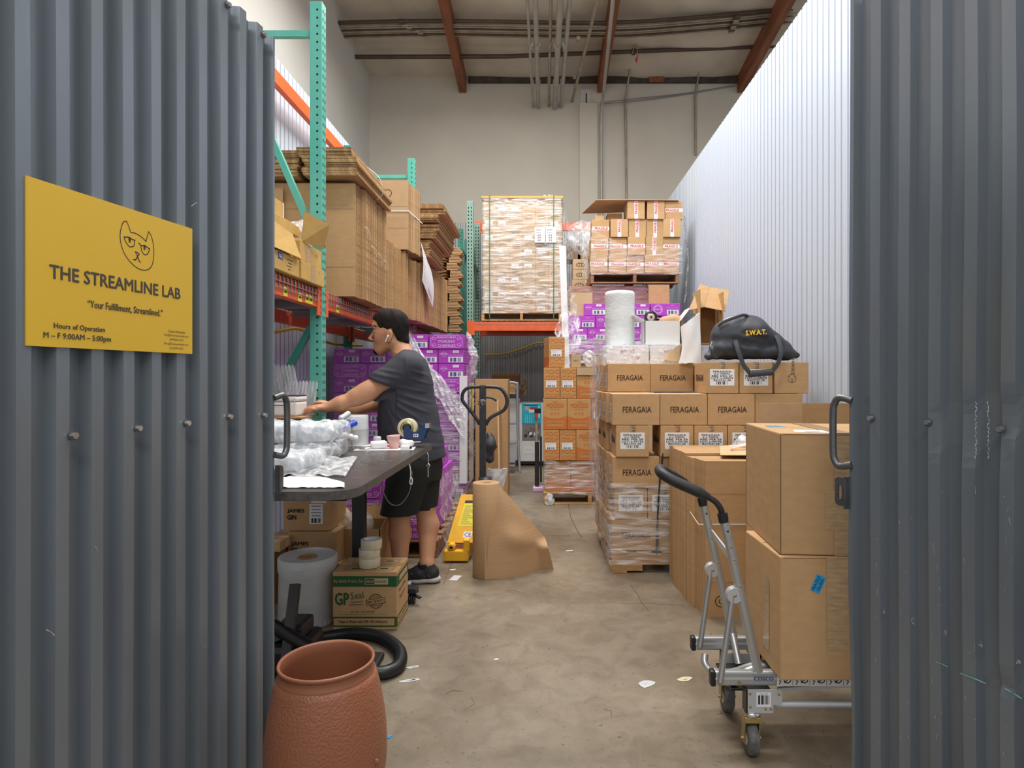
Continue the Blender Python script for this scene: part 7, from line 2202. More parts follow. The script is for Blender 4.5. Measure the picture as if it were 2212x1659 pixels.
for k in range(26):
    u, v = 0.35 + 0.45 * rnd.random(), 0.15 + 0.7 * rnd.random()
    a, c = Vector(bag(u, v)), Vector(bag(min(0.95, u + 0.03 + 0.10 * rnd.random()), v + 0.02))
    b.bar(a + Vector((0, 0, 0.004)), c + Vector((0, 0, 0.004)), 0.004, 0.0008, 'print_grey')
b.make('printed_lines', bpy.data.objects['poly_mailer'])
# keys, hook and charging cord at the table edge
MB().tube(smooth_path([(-0.675, 3.60, TZ - 0.03), (-0.664, 3.60, TZ - 0.05), (-0.664, 3.60, TZ - 0.10)], 4), 0.004, 'chrome', n=6).lathe([(0.006, -0.003), (0.012, -0.003), (0.012, 0.003), (0.006, 0.003), (0.006, -0.003)], (-0.664, 3.60, TZ - 0.108), 'chrome', n=14, axis='y').box(-0.667, -0.661, 3.598, 3.602, TZ - 0.175, TZ - 0.115, 'chrome').make('keys', label='keys hanging from a clip under the far table corner', cat='keys')
MB().tube(smooth_path([(-0.672, 3.12, TZ - 0.03), (-0.664, 3.12, TZ - 0.06), (-0.664, 3.12, TZ - 0.10), (-0.668, 3.12, TZ - 0.125), (-0.658, 3.12, TZ - 0.135), (-0.655, 3.12, TZ - 0.11), (-0.664, 3.12, TZ - 0.098)], 5), 0.0028, 'strap_white', n=6).make('hanging_loop', label='small white loop tool hanging from the table edge', cat='tool')
MB().tube(smooth_path([(-0.69, 3.22, TZ - 0.034), (-0.685, 3.24, TZ - 0.10), P(890, 1020, 3.35), P(885, 1060, 3.35), P(868, 1087, 3.35), P(850, 1091, 3.32), P(835, 1078, 3.28), P(820, 1040, 3.2), P(815, 1020, 3.0)], 8), 0.0028, 'cord_grey', n=6).make('charging_cord', label='thin grey cord looping down from the table edge', cat='cord')

# ---------------------------------------------------------------- under and before the table
def gin_carton(w, d, h, lab_, loc, rz, lbl, dark=True):
    b = carton_mb(w, d, h, 'cardboard')
    f = frames(w, d, h)['front']
    b.textf(f, 'JAMES', 0.022, h * 0.62, 0.030, 'print_black', w=0.105, al='l', bold=0.05)
    b.textf(f, 'GIN', 0.022, h * 0.43, 0.030, 'print_black', w=0.056, al='l', bold=0.05)
    o = b.make('carton', label=lab_, cat='box', loc=loc)
    o.rotation_euler = (0, 0, rz)
    if lbl:
        q = MB().quadf(f, 0.155, h * 0.22, 0.235, h * 0.84, 'paper_white', 0.001)
        for k in range(4): q.quadf(f, 0.165 + 0.004 * (k % 2), h * (0.76 - 0.1 * k), 0.225 - 0.004 * (k % 2), h * (0.79 - 0.1 * k), 'print_grey', 0.002)
        q.barcode(f, 0.167, h * 0.25, 0.223, h * 0.40, 'print_black', n=16, lift=0.002)
        q.make('label', o)
        MB().quadf(f, 0.165, h * 0.88, 0.255, h * 0.985, 'paper_white', 0.001).make('label', o)
gx_ = P(672, 0, 3.72).x
b = carton_mb(0.33, 0.33, 0.185, 'cardboard'); b.make('carton', label='plain brown carton at the bottom of the pile under the table', cat='box', loc=(gx_, 3.74, 0.002))
gin_carton(0.29, 0.32, 0.19, 'brown gin carton, lower of two, under the table', (gx_ + 0.005, 3.72, 0.189), 0, False)
gin_carton(0.285, 0.30, 0.19, 'brown gin carton with white label, upper of two, under the table', (gx_ - 0.03, 3.74, 0.381), rad(1), True)
b = carton_mb(0.10, 0.3, 0.30, 'cardboard_dark'); b.make('carton', label='narrow dark carton under the table next to the gate edge', cat='box', loc=(-1.58, 3.55, 0.002))
b = carton_mb(0.12, 0.2, 0.06, 'cardboard_pale'); b.make('carton', label='small pale carton lying on the narrow dark one by the gate', cat='box', loc=(-1.56, 3.56, 0.305))
o = open_carton(0.245, 0.30, 0.36, 'cardboard', {'l': (38, 0.09), 'r': (30, 0.10), 'b': (20, 0.08)}, 'open_carton')
tag(o, 'open brown coffee carton standing behind the black table leg', 'box')
o.location = (P(785, 0, 3.86).x - 0.02, 3.86, 0.002)
f = Fr((-0.1225, -0.0005, 0), (1, 0, 0), (0, 0, 1))
q = MB().textf(f, 'POCCO', 0.125, 0.16, 0.04, 'print_orange', w=0.17, bold=0.03)
q.textf(f, 'MADE IN ITALY', 0.12, 0.115, 0.012, 'print_orange')
for k in (0, 1, 2): q.ringf(f, 0.08 + 0.04 * k, 0.06, 0.009, 0.011, 0.004, 'print_orange', n=10)
q.make('front_print', o)
SDF((-1.32, 3.85, 0.25), (-0.95, 4.15, 0.55), 0.01).ell((P(745, 0, 3.95).x + 0.06, 3.98, 0.37), (0.11, 0.09, 0.085), 0.02).noise(0.014, (30, 30, 26), 4).into(MB(), 'film_bag').make('film_scrap', label='crumpled clear film stuffed in the open coffee carton', cat='plastic film')
# big clear film roll
def film_roll():
    t = thing('plastic_film_roll', 'big upright roll of clear plastic film on the floor left of the tape carton', 'roll', (P(665, 0, 3.34).x, 3.34, 0))
    R_ = 0.150
    b = MB().lathe([(0, 0), (R_ - 0.004, 0), (R_, 0.004), (R_ - 0.006, 0.27), (R_, 0.283), (R_ + 0.001, 0.345), (R_ - 0.005, 0.352)] + [(R_ - 0.005 - k * 0.009, 0.352 - 0.004 * (k % 2) - 0.0012 * k) for k in range(1, 11)] + [(0.048, 0.338), (0.046, 0.30)], (0, 0, 0), 'film_grey', n=48)
    b.make('roll', t)
    MB().lathe([(0.039, 0.29), (0.039, 0.345), (0.047, 0.345), (0.047, 0.30)], (0, 0, 0), 'kraft_core', n=30).make('core', t)
    b = MB()
    for k in range(14):
        a = rad(-100 + k * 6)
        b.bar((R_ * 1.005 * math.cos(a), R_ * 1.005 * math.sin(a), 0.008), (R_ * 1.005 * math.cos(a), R_ * 1.005 * math.sin(a), 0.03), 0.002, 0.0015, 'tape_white', up=(0, 1, 0.02))
    b.make('perforated_edge', t)
film_roll()
def gp_box():
    w, d, h = 0.330, 0.262, 0.298
    b = carton_mb(w, d, h, 'cardboard', seam=False)
    F_ = frames(w, d, h)
    f = F_['front']
    gr, bl = 'print_green', 'print_brown'
    b.quadf(f, 0.001, 0.222, w - 0.001, 0.277, gr)
    b.textf(f, 'Buy Quality Product, Buy', 0.006, 0.250, 0.020, 'cardboard_pale', w=0.150, al='l', lift=0.002)
    b.quadf(f, 0.165, 0.234, 0.285, 0.266, 'carton_tan', 0.0014)
    b.quadf(f, 0.168, 0.237, 0.214, 0.263, gr, 0.0018)
    b.textf(f, 'MEGA', 0.191, 0.250, 0.013, 'carton_tan', w=0.040, bold=0.03, lift=0.0024)
    b.textf(f, 'packaging\u00ae', 0.248, 0.249, 0.017, gr, w=0.062, lift=0.002)
    b.textf(f, 'GP', 0.048, 0.160, 0.066, gr, w=0.074, bold=0.035)
    b.textf(f, 'Seal', 0.125, 0.178, 0.036, gr, w=0.066, rot=0.12)
    b.textf(f, 'Guaranteed', 0.123, 0.146, 0.011, gr, w=0.064, rot=0.08)
    b.textf(f, 'Performance', 0.121, 0.131, 0.011, gr, w=0.068, rot=0.08)
    cx, cy = 0.222, 0.148
    b.ringf(f, cx, cy, 0.036, 0.036, 0.003, bl, n=28); b.ringf(f, cx, cy, 0.024, 0.024, 0.002, bl, n=24)
    for k, ch in enumerate('TESTED'):
        a = rad(148 - k * 23)
        b.textf(f, ch, cx + 0.030 * math.cos(a), cy + 0.030 * math.sin(a), 0.007, bl, rot=a - PI / 2)
    for k, ch in enumerate('CERTIFIED'):
        a = rad(-160 + k * 17)
        b.textf(f, ch, cx + 0.030 * math.cos(a), cy + 0.030 * math.sin(a), 0.006, bl, rot=a + PI / 2)
    rot = rad(9)
    def rt(x, y): return (cx + x * math.cos(rot) - y * math.sin(rot), cy + x * math.sin(rot) + y * math.cos(rot))
    b.polyf(f, [rt(-0.046, -0.013), rt(0.046, -0.013), rt(0.046, 0.013), rt(-0.046, 0.013)], 'cardboard', 0.0018)
    b.linef(f, [rt(-0.048, -0.013), rt(0.048, -0.013), rt(0.048, 0.013), rt(-0.048, 0.013)], 0.0025, bl, 0.0022, True)
    b.textf(f, 'BEST QUALITY', cx, cy, 0.014, bl, w=0.086, rot=rot, bold=0.02, lift=0.0024)
    b.textf(f, 'Item No. TAP-GP218C', 0.155, 0.094, 0.010, gr, w=0.125)
    b.textf(f, 'Clear Acrylic Tape \u2022 36 mm x 100 M \u2022 43 micron \u2022 24 rls / ctn', 0.155, 0.080, 0.007, gr, w=0.245)
    b.quadf(f, 0.001, 0.016, w - 0.001, 0.068, gr)
    b.quadf(f, 0.006, 0.024, w - 0.012, 0.060, 'cardboard', 0.0014)
    b.textf(f, 'Tape is Made with MP-100 Adhesive', 0.156, 0.042, 0.018, bl, w=0.250, bold=0.015, lift=0.002)
    s = F_['right']
    b.quadf(s, 0.001, 0.222, d - 0.001, 0.277, gr); b.quadf(s, 0.001, 0.016, d - 0.001, 0.068, gr); b.quadf(s, 0.05, 0.235, d - 0.03, 0.265, 'carton_tan', 0.0014)
    b.quadf(s, 0.01, 0.024, d - 0.01, 0.060, 'cardboard', 0.0014); b.textf(s, 'Tape is Made with', 0.13, 0.042, 0.016, bl, w=0.2, lift=0.002)
    b.textf(s, 'Ship Safely', 0.12, 0.19, 0.026, bl, w=0.16, rot=0.05); b.textf(s, 'Superior', 0.12, 0.15, 0.026, bl, w=0.13, rot=0.05)
    tp = F_['top']
    for x in (0.05, 0.20):
        for y in (0.03, 0.16): b.linef(tp, [(x, y), (x + 0.10, y), (x + 0.10, y + 0.06), (x, y + 0.06)], 0.002, gr, closed=True); b.quadf(tp, x + 0.03, y + 0.02, x + 0.07, y + 0.035, gr)
    o = b.make('carton', label='brown carton with green bands and tape rolls on top', cat='box', loc=(P(788, 0, 3.21).x, 3.21, 0.002))
    MB().quadf(tp, 0.0, 0.11, w, 0.155, 'tape_brown', 0.0016).make('tape', o)
    return o
gp_box()
def tape_rolls():
    b = MB().lathe([(0.0385, 0.0), (0.053, 0.0), (0.0545, 0.002), (0.0545, 0.046), (0.053, 0.048), (0.0385, 0.048), (0.0385, 0.0)], (0, 0, 0), 'tape_clear', n=40)
    r_ = b.make('tape_roll', cat='tape')
    MB().lathe([(0.036, 0.0), (0.036, 0.0482), (0.0385, 0.0482), (0.0385, 0.0)], (0, 0, 0), 'paper_white', n=36).make('core', r_)
    K = Kit(r_)
    x = P(800, 0, 3.30).x
    for k, (dx, l) in enumerate(((-0.003, 'clear tape roll at the bottom of three on the green-banded carton'), (-0.004, 'clear tape roll in the middle of three on the green-banded carton'), (0.006, 'topmost clear tape roll on the green-banded carton'))):
        K.put(x + dx, 3.30, 0.303 + 0.0485 * k, l)
tape_rolls()
# terracotta barrel in front
def barrel():
    c = (P(706, 0, 1.90).x, 1.90, 0)
    t = thing('barrel_planter', 'terracotta plastic barrel planter with pebbled sides in front of the left gate', 'planter', c)
    prof = [(0.105, 0.0), (0.118, 0.004)]
    for k in range(25):
        z = 0.01 + k * 0.0163
        q = (z - 0.165) / 0.26
        prof.append((0.178 - 0.040 * q * q * (1.0 if z > 0.165 else 1.9), z))
    MB().lathe(prof + [(0.137, 0.405)], (0, 0, 0), 'terracotta_pebbled', n=64).make('body', t)
    MB().lathe([(0.1385, 0.398), (0.141, 0.401), (0.1415, 0.408), (0.1375, 0.412), (0.1365, 0.432), (0.140, 0.434), (0.1415, 0.440), (0.139, 0.445), (0.134, 0.444), (0.131, 0.438), (0.131, 0.405), (0.150, 0.30), (0.164, 0.16), (0.120, 0.02), (0, 0.02)], (0, 0, 0), 'terracotta', n=64).make('rim', t, label='smooth rim and plain brown inside')
    a = rad(-22)
    MB().lathe([(0, 0), (0.010, 0), (0.011, 0.002), (0.007, 0.005), (0.006, 0.002), (0, 0.002)], (0, 0, 0), 'terracotta', n=16, axis='y').make('drain_plug', t, loc=(0.180 * math.cos(a), 0.180 * math.sin(a), 0.17))
barrel()
# vacuum with its hose behind the gate edge
t = thing('vacuum_cleaner', 'black vacuum cleaner with ribbed hose on the floor beside the barrel', 'vacuum', (0, 0, 0))
def ribbed(pts, r_, name):
    c = smooth_path(pts, 40)
    L = [0]
    for i in range(1, len(c)): L.append(L[-1] + (c[i] - c[i - 1]).length)
    n = int(L[-1] / 0.0045)
    q, rs, j = [], [], 0
    for k in range(n):
        s = L[-1] * k / (n - 1)
        while j < len(L) - 2 and L[j + 1] < s: j += 1
        q.append(c[j].lerp(c[j + 1], (s - L[j]) / max(L[j + 1] - L[j], 1e-9)))
        rs.append(r_ + (0.0022 if k % 2 else -0.0012))
    MB().tube(q, rs, 'black_plastic', n=16).make(name, t)
def fl(u, v, z): 
    d = (EYE - z) * F / (v - V0)
    return P(u, v, d)
ribbed([fl(596, 1372, 0.20), fl(625, 1378, 0.12), fl(650, 1385, 0.06), fl(690, 1378, 0.03), fl(760, 1368, 0.03), fl(822, 1376, 0.03), fl(860, 1402, 0.03), fl(864, 1432, 0.03), fl(840, 1450, 0.03), fl(800, 1453, 0.035), fl(760, 1448, 0.05)], 0.027, 'hose')
ribbed([fl(590, 1350, 0.24), fl(630, 1376, 0.22), fl(670, 1398, 0.20), fl(700, 1420, 0.17), fl(690, 1450, 0.10)], 0.024, 'hose')
MB().box(fl(690, 1440, 0.02).x, fl(815, 1440, 0.02).x + 0.0, 2.66, 2.90, 0.004, 0.03, 'black_rubber', bev=0.01).make('floor_nozzle', t)
MB().bar((-1.06, 2.55, 0.05), (-1.08, 2.72, 0.40), 0.03, 0.04, 'black_plastic', up=(1, 0, 0)).make('wand', t)
b = MB().box(-1.19, -1.00, 2.62, 2.86, 0.03, 0.17, 'black_plastic', bev=0.03).box(-1.15, -1.03, 2.66, 2.82, 0.17, 0.24, 'black_plastic', bev=0.02)
b.make('motor_head', t)
for y in (2.66, 2.80): MB().lathe([(0, -0.015), (0.03, -0.015), (0.034, 0), (0.03, 0.015), (0, 0.015)], (-0.99, y, 0.035), 'black_rubber', n=20, axis='x').make('wheel', t)
# small litter on the floor
def litter(u, v, w_, h_, m_, lab_, rz=0.3):
    d = EYE * F / (v - V0)
    p = P(u, v, d)
    b = MB()
    n = 9
    r = random.Random(int(u * 7 + v))
    pts = [(w_ * (0.7 + 0.6 * r.random()) * math.cos(2 * PI * k / n), h_ * (0.7 + 0.6 * r.random()) * math.sin(2 * PI * k / n)) for k in range(n)]
    f = Fr((0, 0, 0), (math.cos(rz), math.sin(rz), 0), (-math.sin(rz), math.cos(rz), 0))
    b.prism(pts, Fr((0, 0, 0.0025), f.r, f.u), 0.002, m_)
    for k in range(3): b.polyf(f, [(w_ * r.uniform(-0.5, 0.5), h_ * r.uniform(-0.5, 0.5)) for _ in range(3)], m_, 0.004)
    b.make('floor_litter', label=lab_, cat='litter', loc=(p.x, p.y, 0.0))
litter(839, 1592, 0.012, 0.010, 'label_blue', 'tiny bright blue scrap on the floor right of the barrel')
litter(1072, 1425, 0.010, 0.006, 'paper_white', 'tiny white scrap in the middle of the concrete floor')
litter(1395, 1478, 0.040, 0.030, 'film_grey', 'grey film scrap on the floor left of the hand truck, farther')
litter(1478, 1468, 0.035, 0.018, 'tape_clear', 'shiny film scrap on the floor just left of the hand truck')
litter(893, 1442, 0.030, 0.012, 'film_grey', 'pale film scrap on the floor near the hose loop')
litter(888, 1470, 0.045, 0.012, 'film_grey', 'long pale film scrap on the floor in front of the hose loop')
litter(1231, 1190, 0.03, 0.012, 'paper_white', 'white film scrap on the floor right of the paper roll')
litter(978, 1231, 0.02, 0.012, 'paper_white', 'white crumb on the floor below the yellow jack')
b = MB()
p = P(984, 1249, 1755 / 434.0)
b.box(-0.027, 0.027, -0.05, 0.05, 0.0005, 0.0025, 'film_grey')
o = b.make('floor_tag', label='small grey card lying on the floor left of the paper roll', cat='card', loc=(p.x, p.y, 0)); o.rotation_euler = (0, 0, rad(-12))
# cracks in the floor are dirt lines
b = MB()
f = Fr((0, 0, 0), (1, 0, 0), (0, 1, 0))
def crack(pts, w_):
    q = []
    for u, v in pts:
        d = EYE * F / (v - V0)
        p = P(u, v, d)
        q.append((p.x, p.y))
    b.linef(f, q, w_, 'seam', 0.0007)
crack(((1360, 1262), (1378, 1285), (1386, 1302), (1402, 1320)), 0.004)
crack(((1340, 1303), (1400, 1304), (1478, 1308)), 0.003)
crack(((1180, 1157), (1240, 1158), (1300, 1158)), 0.004)
crack(((1227, 1085), (1233, 1118), (1246, 1145), (1256, 1160)), 0.008)
crack(((958, 1262), (972, 1225), (985, 1200)), 0.004)
for k in range(230):
    x, y = rnd.uniform(-1.0, 1.3), rnd.uniform(2.1, 8.0)
    a, L = rnd.uniform(0, PI), rnd.uniform(0.006, 0.07) * rnd.random()
    b.linef(f, [(x, y), (x + L * math.cos(a), y + L * math.sin(a)), (x + 1.6 * L * math.cos(a + 0.5), y + 1.6 * L * math.sin(a + 0.5))], rnd.uniform(0.001, 0.0035), 'seam' if k % 3 else 'print_grey', 0.0006)
b.make('trim_3', kind='structure')

# ---------------------------------------------------------------- the person
def person():
    D0 = 4.05
    t = thing('person', 'person in dark grey t-shirt and black shorts leaning over the table, working with both hands', 'person', (P(890, 0, D0).x, D0, 0))
    O = Vector(t.location)
    def Q(u, v, d=D0): return P(u, v, d)
    def mk(s, m_, name, par=t, label=None):
        mb = s.into(MB(), m_)
        mb.v = [tuple(Vector(v) - O) for v in mb.v]
        return mb.make(name, par, label=label)
    hd = 4.06
    def H(u, v, y=0.0): return P(u, v, hd) + Vector((0, y, 0))
    lo, hi = (-1.66, 3.60, -0.01), (-0.62, 4.36, 1.80)
    s = SDF(lo, hi, 0.0052)
    # head
    s.ell(H(850, 705), (0.098, 0.079, 0.098), 0.02, rot=-0.12)
    s.ell(H(835, 712), (0.075, 0.070, 0.085), 0.03)
    s.cone(H(829, 722), H(822, 748), 0.058, 0.036, 0.03, (1, 1.12, 1))
    s.cone(H(848, 738, -0.035), H(824, 756, -0.012), 0.034, 0.026, 0.03)
    s.cone(H(848, 738, 0.035), H(824, 756, 0.012), 0.034, 0.026, 0.03)
    s.ell(H(815.5, 757), (0.021, 0.024, 0.02), 0.02)
    s.cone(H(813.5, 704, -0.034), H(813.5, 704, 0.034), 0.021, 0.021, 0.02)
    s.cone(H(820, 692, -0.02), H(820, 692, 0.02), 0.030, 0.030, 0.03)
    for sg in (-1, 1):
        s.ell(H(823, 731, 0.040 * sg), (0.024, 0.017, 0.024), 0.04)
        s.ell(H(806.5, 715.5, 0.036 * sg), (0.014, 0.019, 0.013), 0.015, op='cut')
        s.ell(H(816.5, 716, 0.034 * sg), (0.012, 0.015, 0.011), 0.005)
    s.cone(H(809.5, 711), H(801, 729.0), 0.0085, 0.0105, 0.012)
    s.ell(H(799, 731.5), (0.0125, 0.0125, 0.0115), 0.008)
    for sg in (-1, 1): s.ell(H(804, 734, 0.012 * sg), (0.0115, 0.0085, 0.008), 0.006)
    s.cone(H(811.5, 740, -0.016), H(811.5, 740, 0.016), 0.011, 0.011, 0.012)
    s.cone(H(809.5, 742, -0.015), H(809.5, 742, 0.015), 0.007, 0.007, 0.005)
    s.cone(H(810.5, 747, -0.014), H(810.5, 747, 0.014), 0.0078, 0.0078, 0.006)
    for sg in (-1, 1):
        y = 0.079 * sg
        s.ell(H(848, 727, y), (0.021, 0.010, 0.036), 0.006, rot=-0.22)
        s.ell(H(847, 727, y + 0.012 * sg), (0.012, 0.009, 0.023), 0.006, rot=-0.22, op='cut')
        s.ell(H(846, 739, y), (0.009, 0.008, 0.010), 0.008)
    # neck and torso
    s.cone(H(858, 738), Q(883, 787), 0.055, 0.070, 0.03, (1, 1.02, 1))
    s.cone(Q(868, 765), Q(884, 782, 3.94), 0.045, 0.034, 0.04)
    s.cone(Q(868, 765), Q(884, 782, 4.16), 0.045, 0.034, 0.04)
    def row(v, uf, ub, hy, cy=D0):
        a, c = Q(uf, v), Q(ub, v)
        return (a.z, (a.x + c.x) / 2, (c.x - a.x) / 2, cy, hy)
    rows = [row(768, 862, 905, 0.12), row(785, 852, 914, 0.15), row(810, 843, 924, 0.185), row(850, 832, 929, 0.19), row(905, 827, 940, 0.19), row(955, 830, 949, 0.185), row(1010, 838, 948, 0.18)]
    s.loft(rows, 0.04)
    # arms
    LS, LE, LW = Q(874, 798, 3.89), Q(791, 846, 3.80), Q(702, 881, 3.71)
    s.cone(LS, LE, 0.056, 0.051, 0.03)
    s.cone(Q(800, 842, 3.80), Q(772, 857, 3.775), 0.054, 0.052, 0.03)
    s.cone(Q(790, 850, 3.79), Q(735, 872, 3.74), 0.052, 0.040, 0.03)
    s.cone(Q(735, 872, 3.74), LW, 0.040, 0.0285, 0.03, (1, 1.15, 1))
    RS, RE, RW = Q(884, 800, 4.22), Q(812, 872, 4.14), Q(712, 878, 3.90)
    s.cone(RS, RE, 0.058, 0.05, 0.03)
    s.cone(RE, Q(762, 886, 4.02), 0.05, 0.044, 0.03)
    s.cone(Q(762, 886, 4.02), RW, 0.044, 0.028, 0.03)
    # left hand, palm down, fingers curled over the printer paper
    pl = Q(690, 881, 3.695)
    s.cone(LW, pl, 0.027, 0.024, 0.012, (1, 1.35, 0.8))
    s.cone(pl, Q(679, 880, 3.68), 0.027, 0.021, 0.012, (1, 1.5, 0.75))
    for k, (yy, ln, dz) in enumerate(((-0.038, 0.86, 3), (-0.013, 1.0, 1), (0.012, 1.03, 0), (0.036, 0.92, 0))):
        a = Q(679, 880.5 + dz, 3.68) + Vector((0.004 * abs(k - 1.5), yy, 0))
        m1 = a + Vector((-0.030 * ln, 0.001, 0.003))
        m2 = m1 + Vector((-0.021 * ln, 0.002, -0.011))
        m3 = m2 + Vector((-0.010 * ln, 0.002, -0.016))
        s.cone(a, m1, 0.0105, 0.0090, 0.006); s.cone(m1, m2, 0.0090, 0.0080, 0.004); s.cone(m2, m3, 0.0080, 0.0068, 0.004)
    a = pl + Vector((-0.004, -0.030, -0.008))
    s.cone(a, a + Vector((-0.030, -0.020, -0.010)), 0.0135, 0.0105, 0.008)
    s.cone(a + Vector((-0.030, -0.020, -0.010)), a + Vector((-0.058, -0.012, -0.013)), 0.0105, 0.0075, 0.004)
    # right hand behind it
    pr = Q(701, 873, 3.87)
    s.cone(RW, pr, 0.027, 0.024, 0.012, (1, 1.35, 0.8))
    s.cone(pr, Q(692, 869, 3.85), 0.026, 0.021, 0.012, (1, 1.45, 0.75))
    for k, (yy, ln) in enumerate(((-0.036, 0.9), (-0.012, 1.03), (0.012, 1.0), (0.034, 0.82))):
        a = Q(692, 869.5, 3.85) + Vector((0.004 * abs(k - 1.5), yy, 0))
        m1 = a + Vector((-0.028 * ln, 0, -0.002)); m2 = m1 + Vector((-0.018 * ln, -0.001, -0.017)); m3 = m2 + Vector((-0.006 * ln, 0, -0.016))
        s.cone(a, m1, 0.0105, 0.0090, 0.006); s.cone(m1, m2, 0.0090, 0.0080, 0.004); s.cone(m2, m3, 0.0080, 0.0068, 0.004)
    a = pr + Vector((-0.004, -0.028, -0.006))
    s.cone(a, a + Vector((-0.026, -0.020, -0.012)), 0.013, 0.0105, 0.008)
    s.cone(a + Vector((-0.026, -0.020, -0.012)), a + Vector((-0.048, -0.012, -0.024)), 0.0105, 0.0075, 0.004)
    # legs
    s.cone(Q(880, 1000, 3.96), Q(866, 1098, 3.93), 0.10, 0.064, 0.05)
    s.cone(Q(866, 1098, 3.93), Q(864, 1120, 3.93), 0.062, 0.060, 0.03)
    s.cone(Q(863, 1118, 3.935), Q(864, 1152, 3.94), 0.058, 0.066, 0.03)
    s.cone(Q(864, 1152, 3.94), Q(864, 1236, 3.87), 0.066, 0.040, 0.03)
    s.cone(Q(905, 1000, 4.12), Q(916, 1092, 4.08), 0.10, 0.064, 0.05)
    s.cone(Q(916, 1088, 4.08), Q(925, 1135, 4.07), 0.062, 0.066, 0.03)
    s.cone(Q(925, 1135, 4.07), Q(922, 1218, 3.97), 0.066, 0.042, 0.03)
    s.cone(Q(922, 1218, 3.97), Q(918, 1238, 3.97), 0.042, 0.045, 0.02)
    s.cone(Q(864, 1236, 3.87), Q(858, 1250, 3.87), 0.040, 0.045, 0.02)
    s.plane((0, 0, 0.03), (0, 0, -1))
    mk(s, 'skin', 'body')
    # hair: a cap over the skull with a clean hairline
    s = SDF((-1.12, 3.93, 1.42), (-0.84, 4.19, 1.78), 0.004)
    s.ell(H(851, 703), (0.1015, 0.083, 0.107), 0.012, rot=-0.12)
    s.ell(H(835, 698), (0.094, 0.077, 0.096), 0.02)
    s.cone(H(861, 722), H(867, 735), 0.068, 0.058, 0.02, (0.9, 1.05, 1))
    s.noise(0.0018, (90, 90, 90), 4)
    # cut away the face and below the hairline
    s.plane(H(817, 690), (-0.93, 0, 0.0)) if False else None
    g = (s.ax[0][:, None, None], s.ax[1][None, :, None], s.ax[2][None, None, :])
    # region boundaries as half planes in x and z
    X, Z = g[0], g[2]
    fz = np.array([H(0, v).z for v in (752, 726, 716, 706, 697, 692, 688, 660)])
    fx = np.array([H(u, 0).x for u in (842, 837, 832, 823, 819, 812, 800, 795)])
    front = np.interp(Z.ravel(), fz, fx)[None, None, :]
    lx = np.array([H(u, 0).x for u in (800, 838, 844, 851, 857, 862, 880)])
    lz = np.array([H(0, v).z for v in (727, 725, 714, 711, 722, 736, 742)])
    low = np.interp(X.ravel(), lx, lz)[:, None, None]
    s.f = np.maximum(s.f, np.maximum(front - X, low - Z).astype(np.float32) + 0 * s.f)
    mk(s, 'hair', 'hair')
    s = SDF((-1.13, 3.97, 1.42), (-1.0, 4.15, 1.52), 0.003)
    s.ell(H(815.0, 759.0), (0.0265, 0.028, 0.0215), 0.008).ell(H(812.6, 752), (0.009, 0.009, 0.009), 0.006).noise(0.0012, (120, 120, 120), 2)
    mk(s, 'hair', 'goatee')
    b = MB()
    for sg in (-1, 1):
        c = smooth_path([H(805.6, 706, 0.018 * sg), H(806.4, 704.5, 0.033 * sg), H(811.0, 704, 0.0505 * sg), H(818.5, 707, 0.0625 * sg)], 4)
        b.tube([p - O for p in c], 0.0032, 'hair', n=6)
    b.make('eyebrows', t)
    for sg in (-1, 1):
        c = H(814.0, 716, 0.0385 * sg)
        b = MB().ball(c - O + Vector((-0.0035, 0.001 * sg, 0)), (0.0105, 0.0115, 0.0085), 'eye_white', 14)
        b.ball(c - O + Vector((-0.0098, 0.0012 * sg, -0.0005)), (0.0072, 0.0075, 0.0072), 'hair', 10)
        b.tube([c - O + Vector((-0.009, -0.008, 0.0065)), c - O + Vector((-0.0115, 0.0, 0.0075)), c - O + Vector((-0.004, 0.0125 * sg, 0.006))] if sg > 0 else [c - O + Vector((-0.009, 0.008, 0.0065)), c - O + Vector((-0.0115, 0.0, 0.0075)), c - O + Vector((-0.004, -0.0125, 0.006))], 0.0018, 'hair', n=6)
        b.make('eye', t)
    b = MB()
    for v, r_ in ((742, 0.0062), (746.4, 0.0066)):
        b.tube([H(809.5, v, -0.017) - O + Vector((0.003, 0, 0)), H(808.4 if v < 744 else 808.8, v, -0.006) - O, H(808.4 if v < 744 else 808.8, v, 0.006) - O, H(809.5, v, 0.017) - O + Vector((0.003, 0, 0))], [0.003, r_, r_, 0.003], 'lip', n=8)
    b.make('lips', t)
    c = H(845, 731, -0.092)
    MB().ball(c - O + Vector((0.002, 0, 0.008)), (0.008, 0.007, 0.008), 'white_plastic', 12).tube([c - O + Vector((0.001, -0.003, 0.008)), c - O + Vector((-0.012, -0.005, -0.026))], 0.0038, 'white_plastic', n=10).make('earbud', t, label='white wireless earbud')
    # t-shirt
    s = SDF((-1.20, 3.70, 0.68), (-0.58, 4.40, 1.54), 0.0062)
    rows = [row(757, 870, 896, 0.085), row(766, 858, 908, 0.125), row(776, 848, 918, 0.17), row(790, 841, 925, 0.20), row(815, 833, 932.5, 0.212), row(850, 821, 937.5, 0.212), row(905, 817, 949, 0.208), row(950, 819, 958, 0.204), row(985, 826, 963, 0.204), row(998, 829, 962, 0.206), row(1010, 829, 961, 0.206)]
    s.loft(rows, 0.03)
    s.cone(Q(877, 792, 3.885), Q(825, 826, 3.835), 0.084, 0.078, 0.06)
    s.cone(Q(825, 826, 3.835), Q(812, 842, 3.82), 0.078, 0.076, 0.02)
    s.cone(Q(886, 790, 4.21), Q(835, 840, 4.17), 0.085, 0.08, 0.03)
    # folds: across the back, under the sleeve and down the belly
    X, Y, Z = s.ax[0][:, None, None], s.ax[1][None, :, None], s.ax[2][None, None, :]
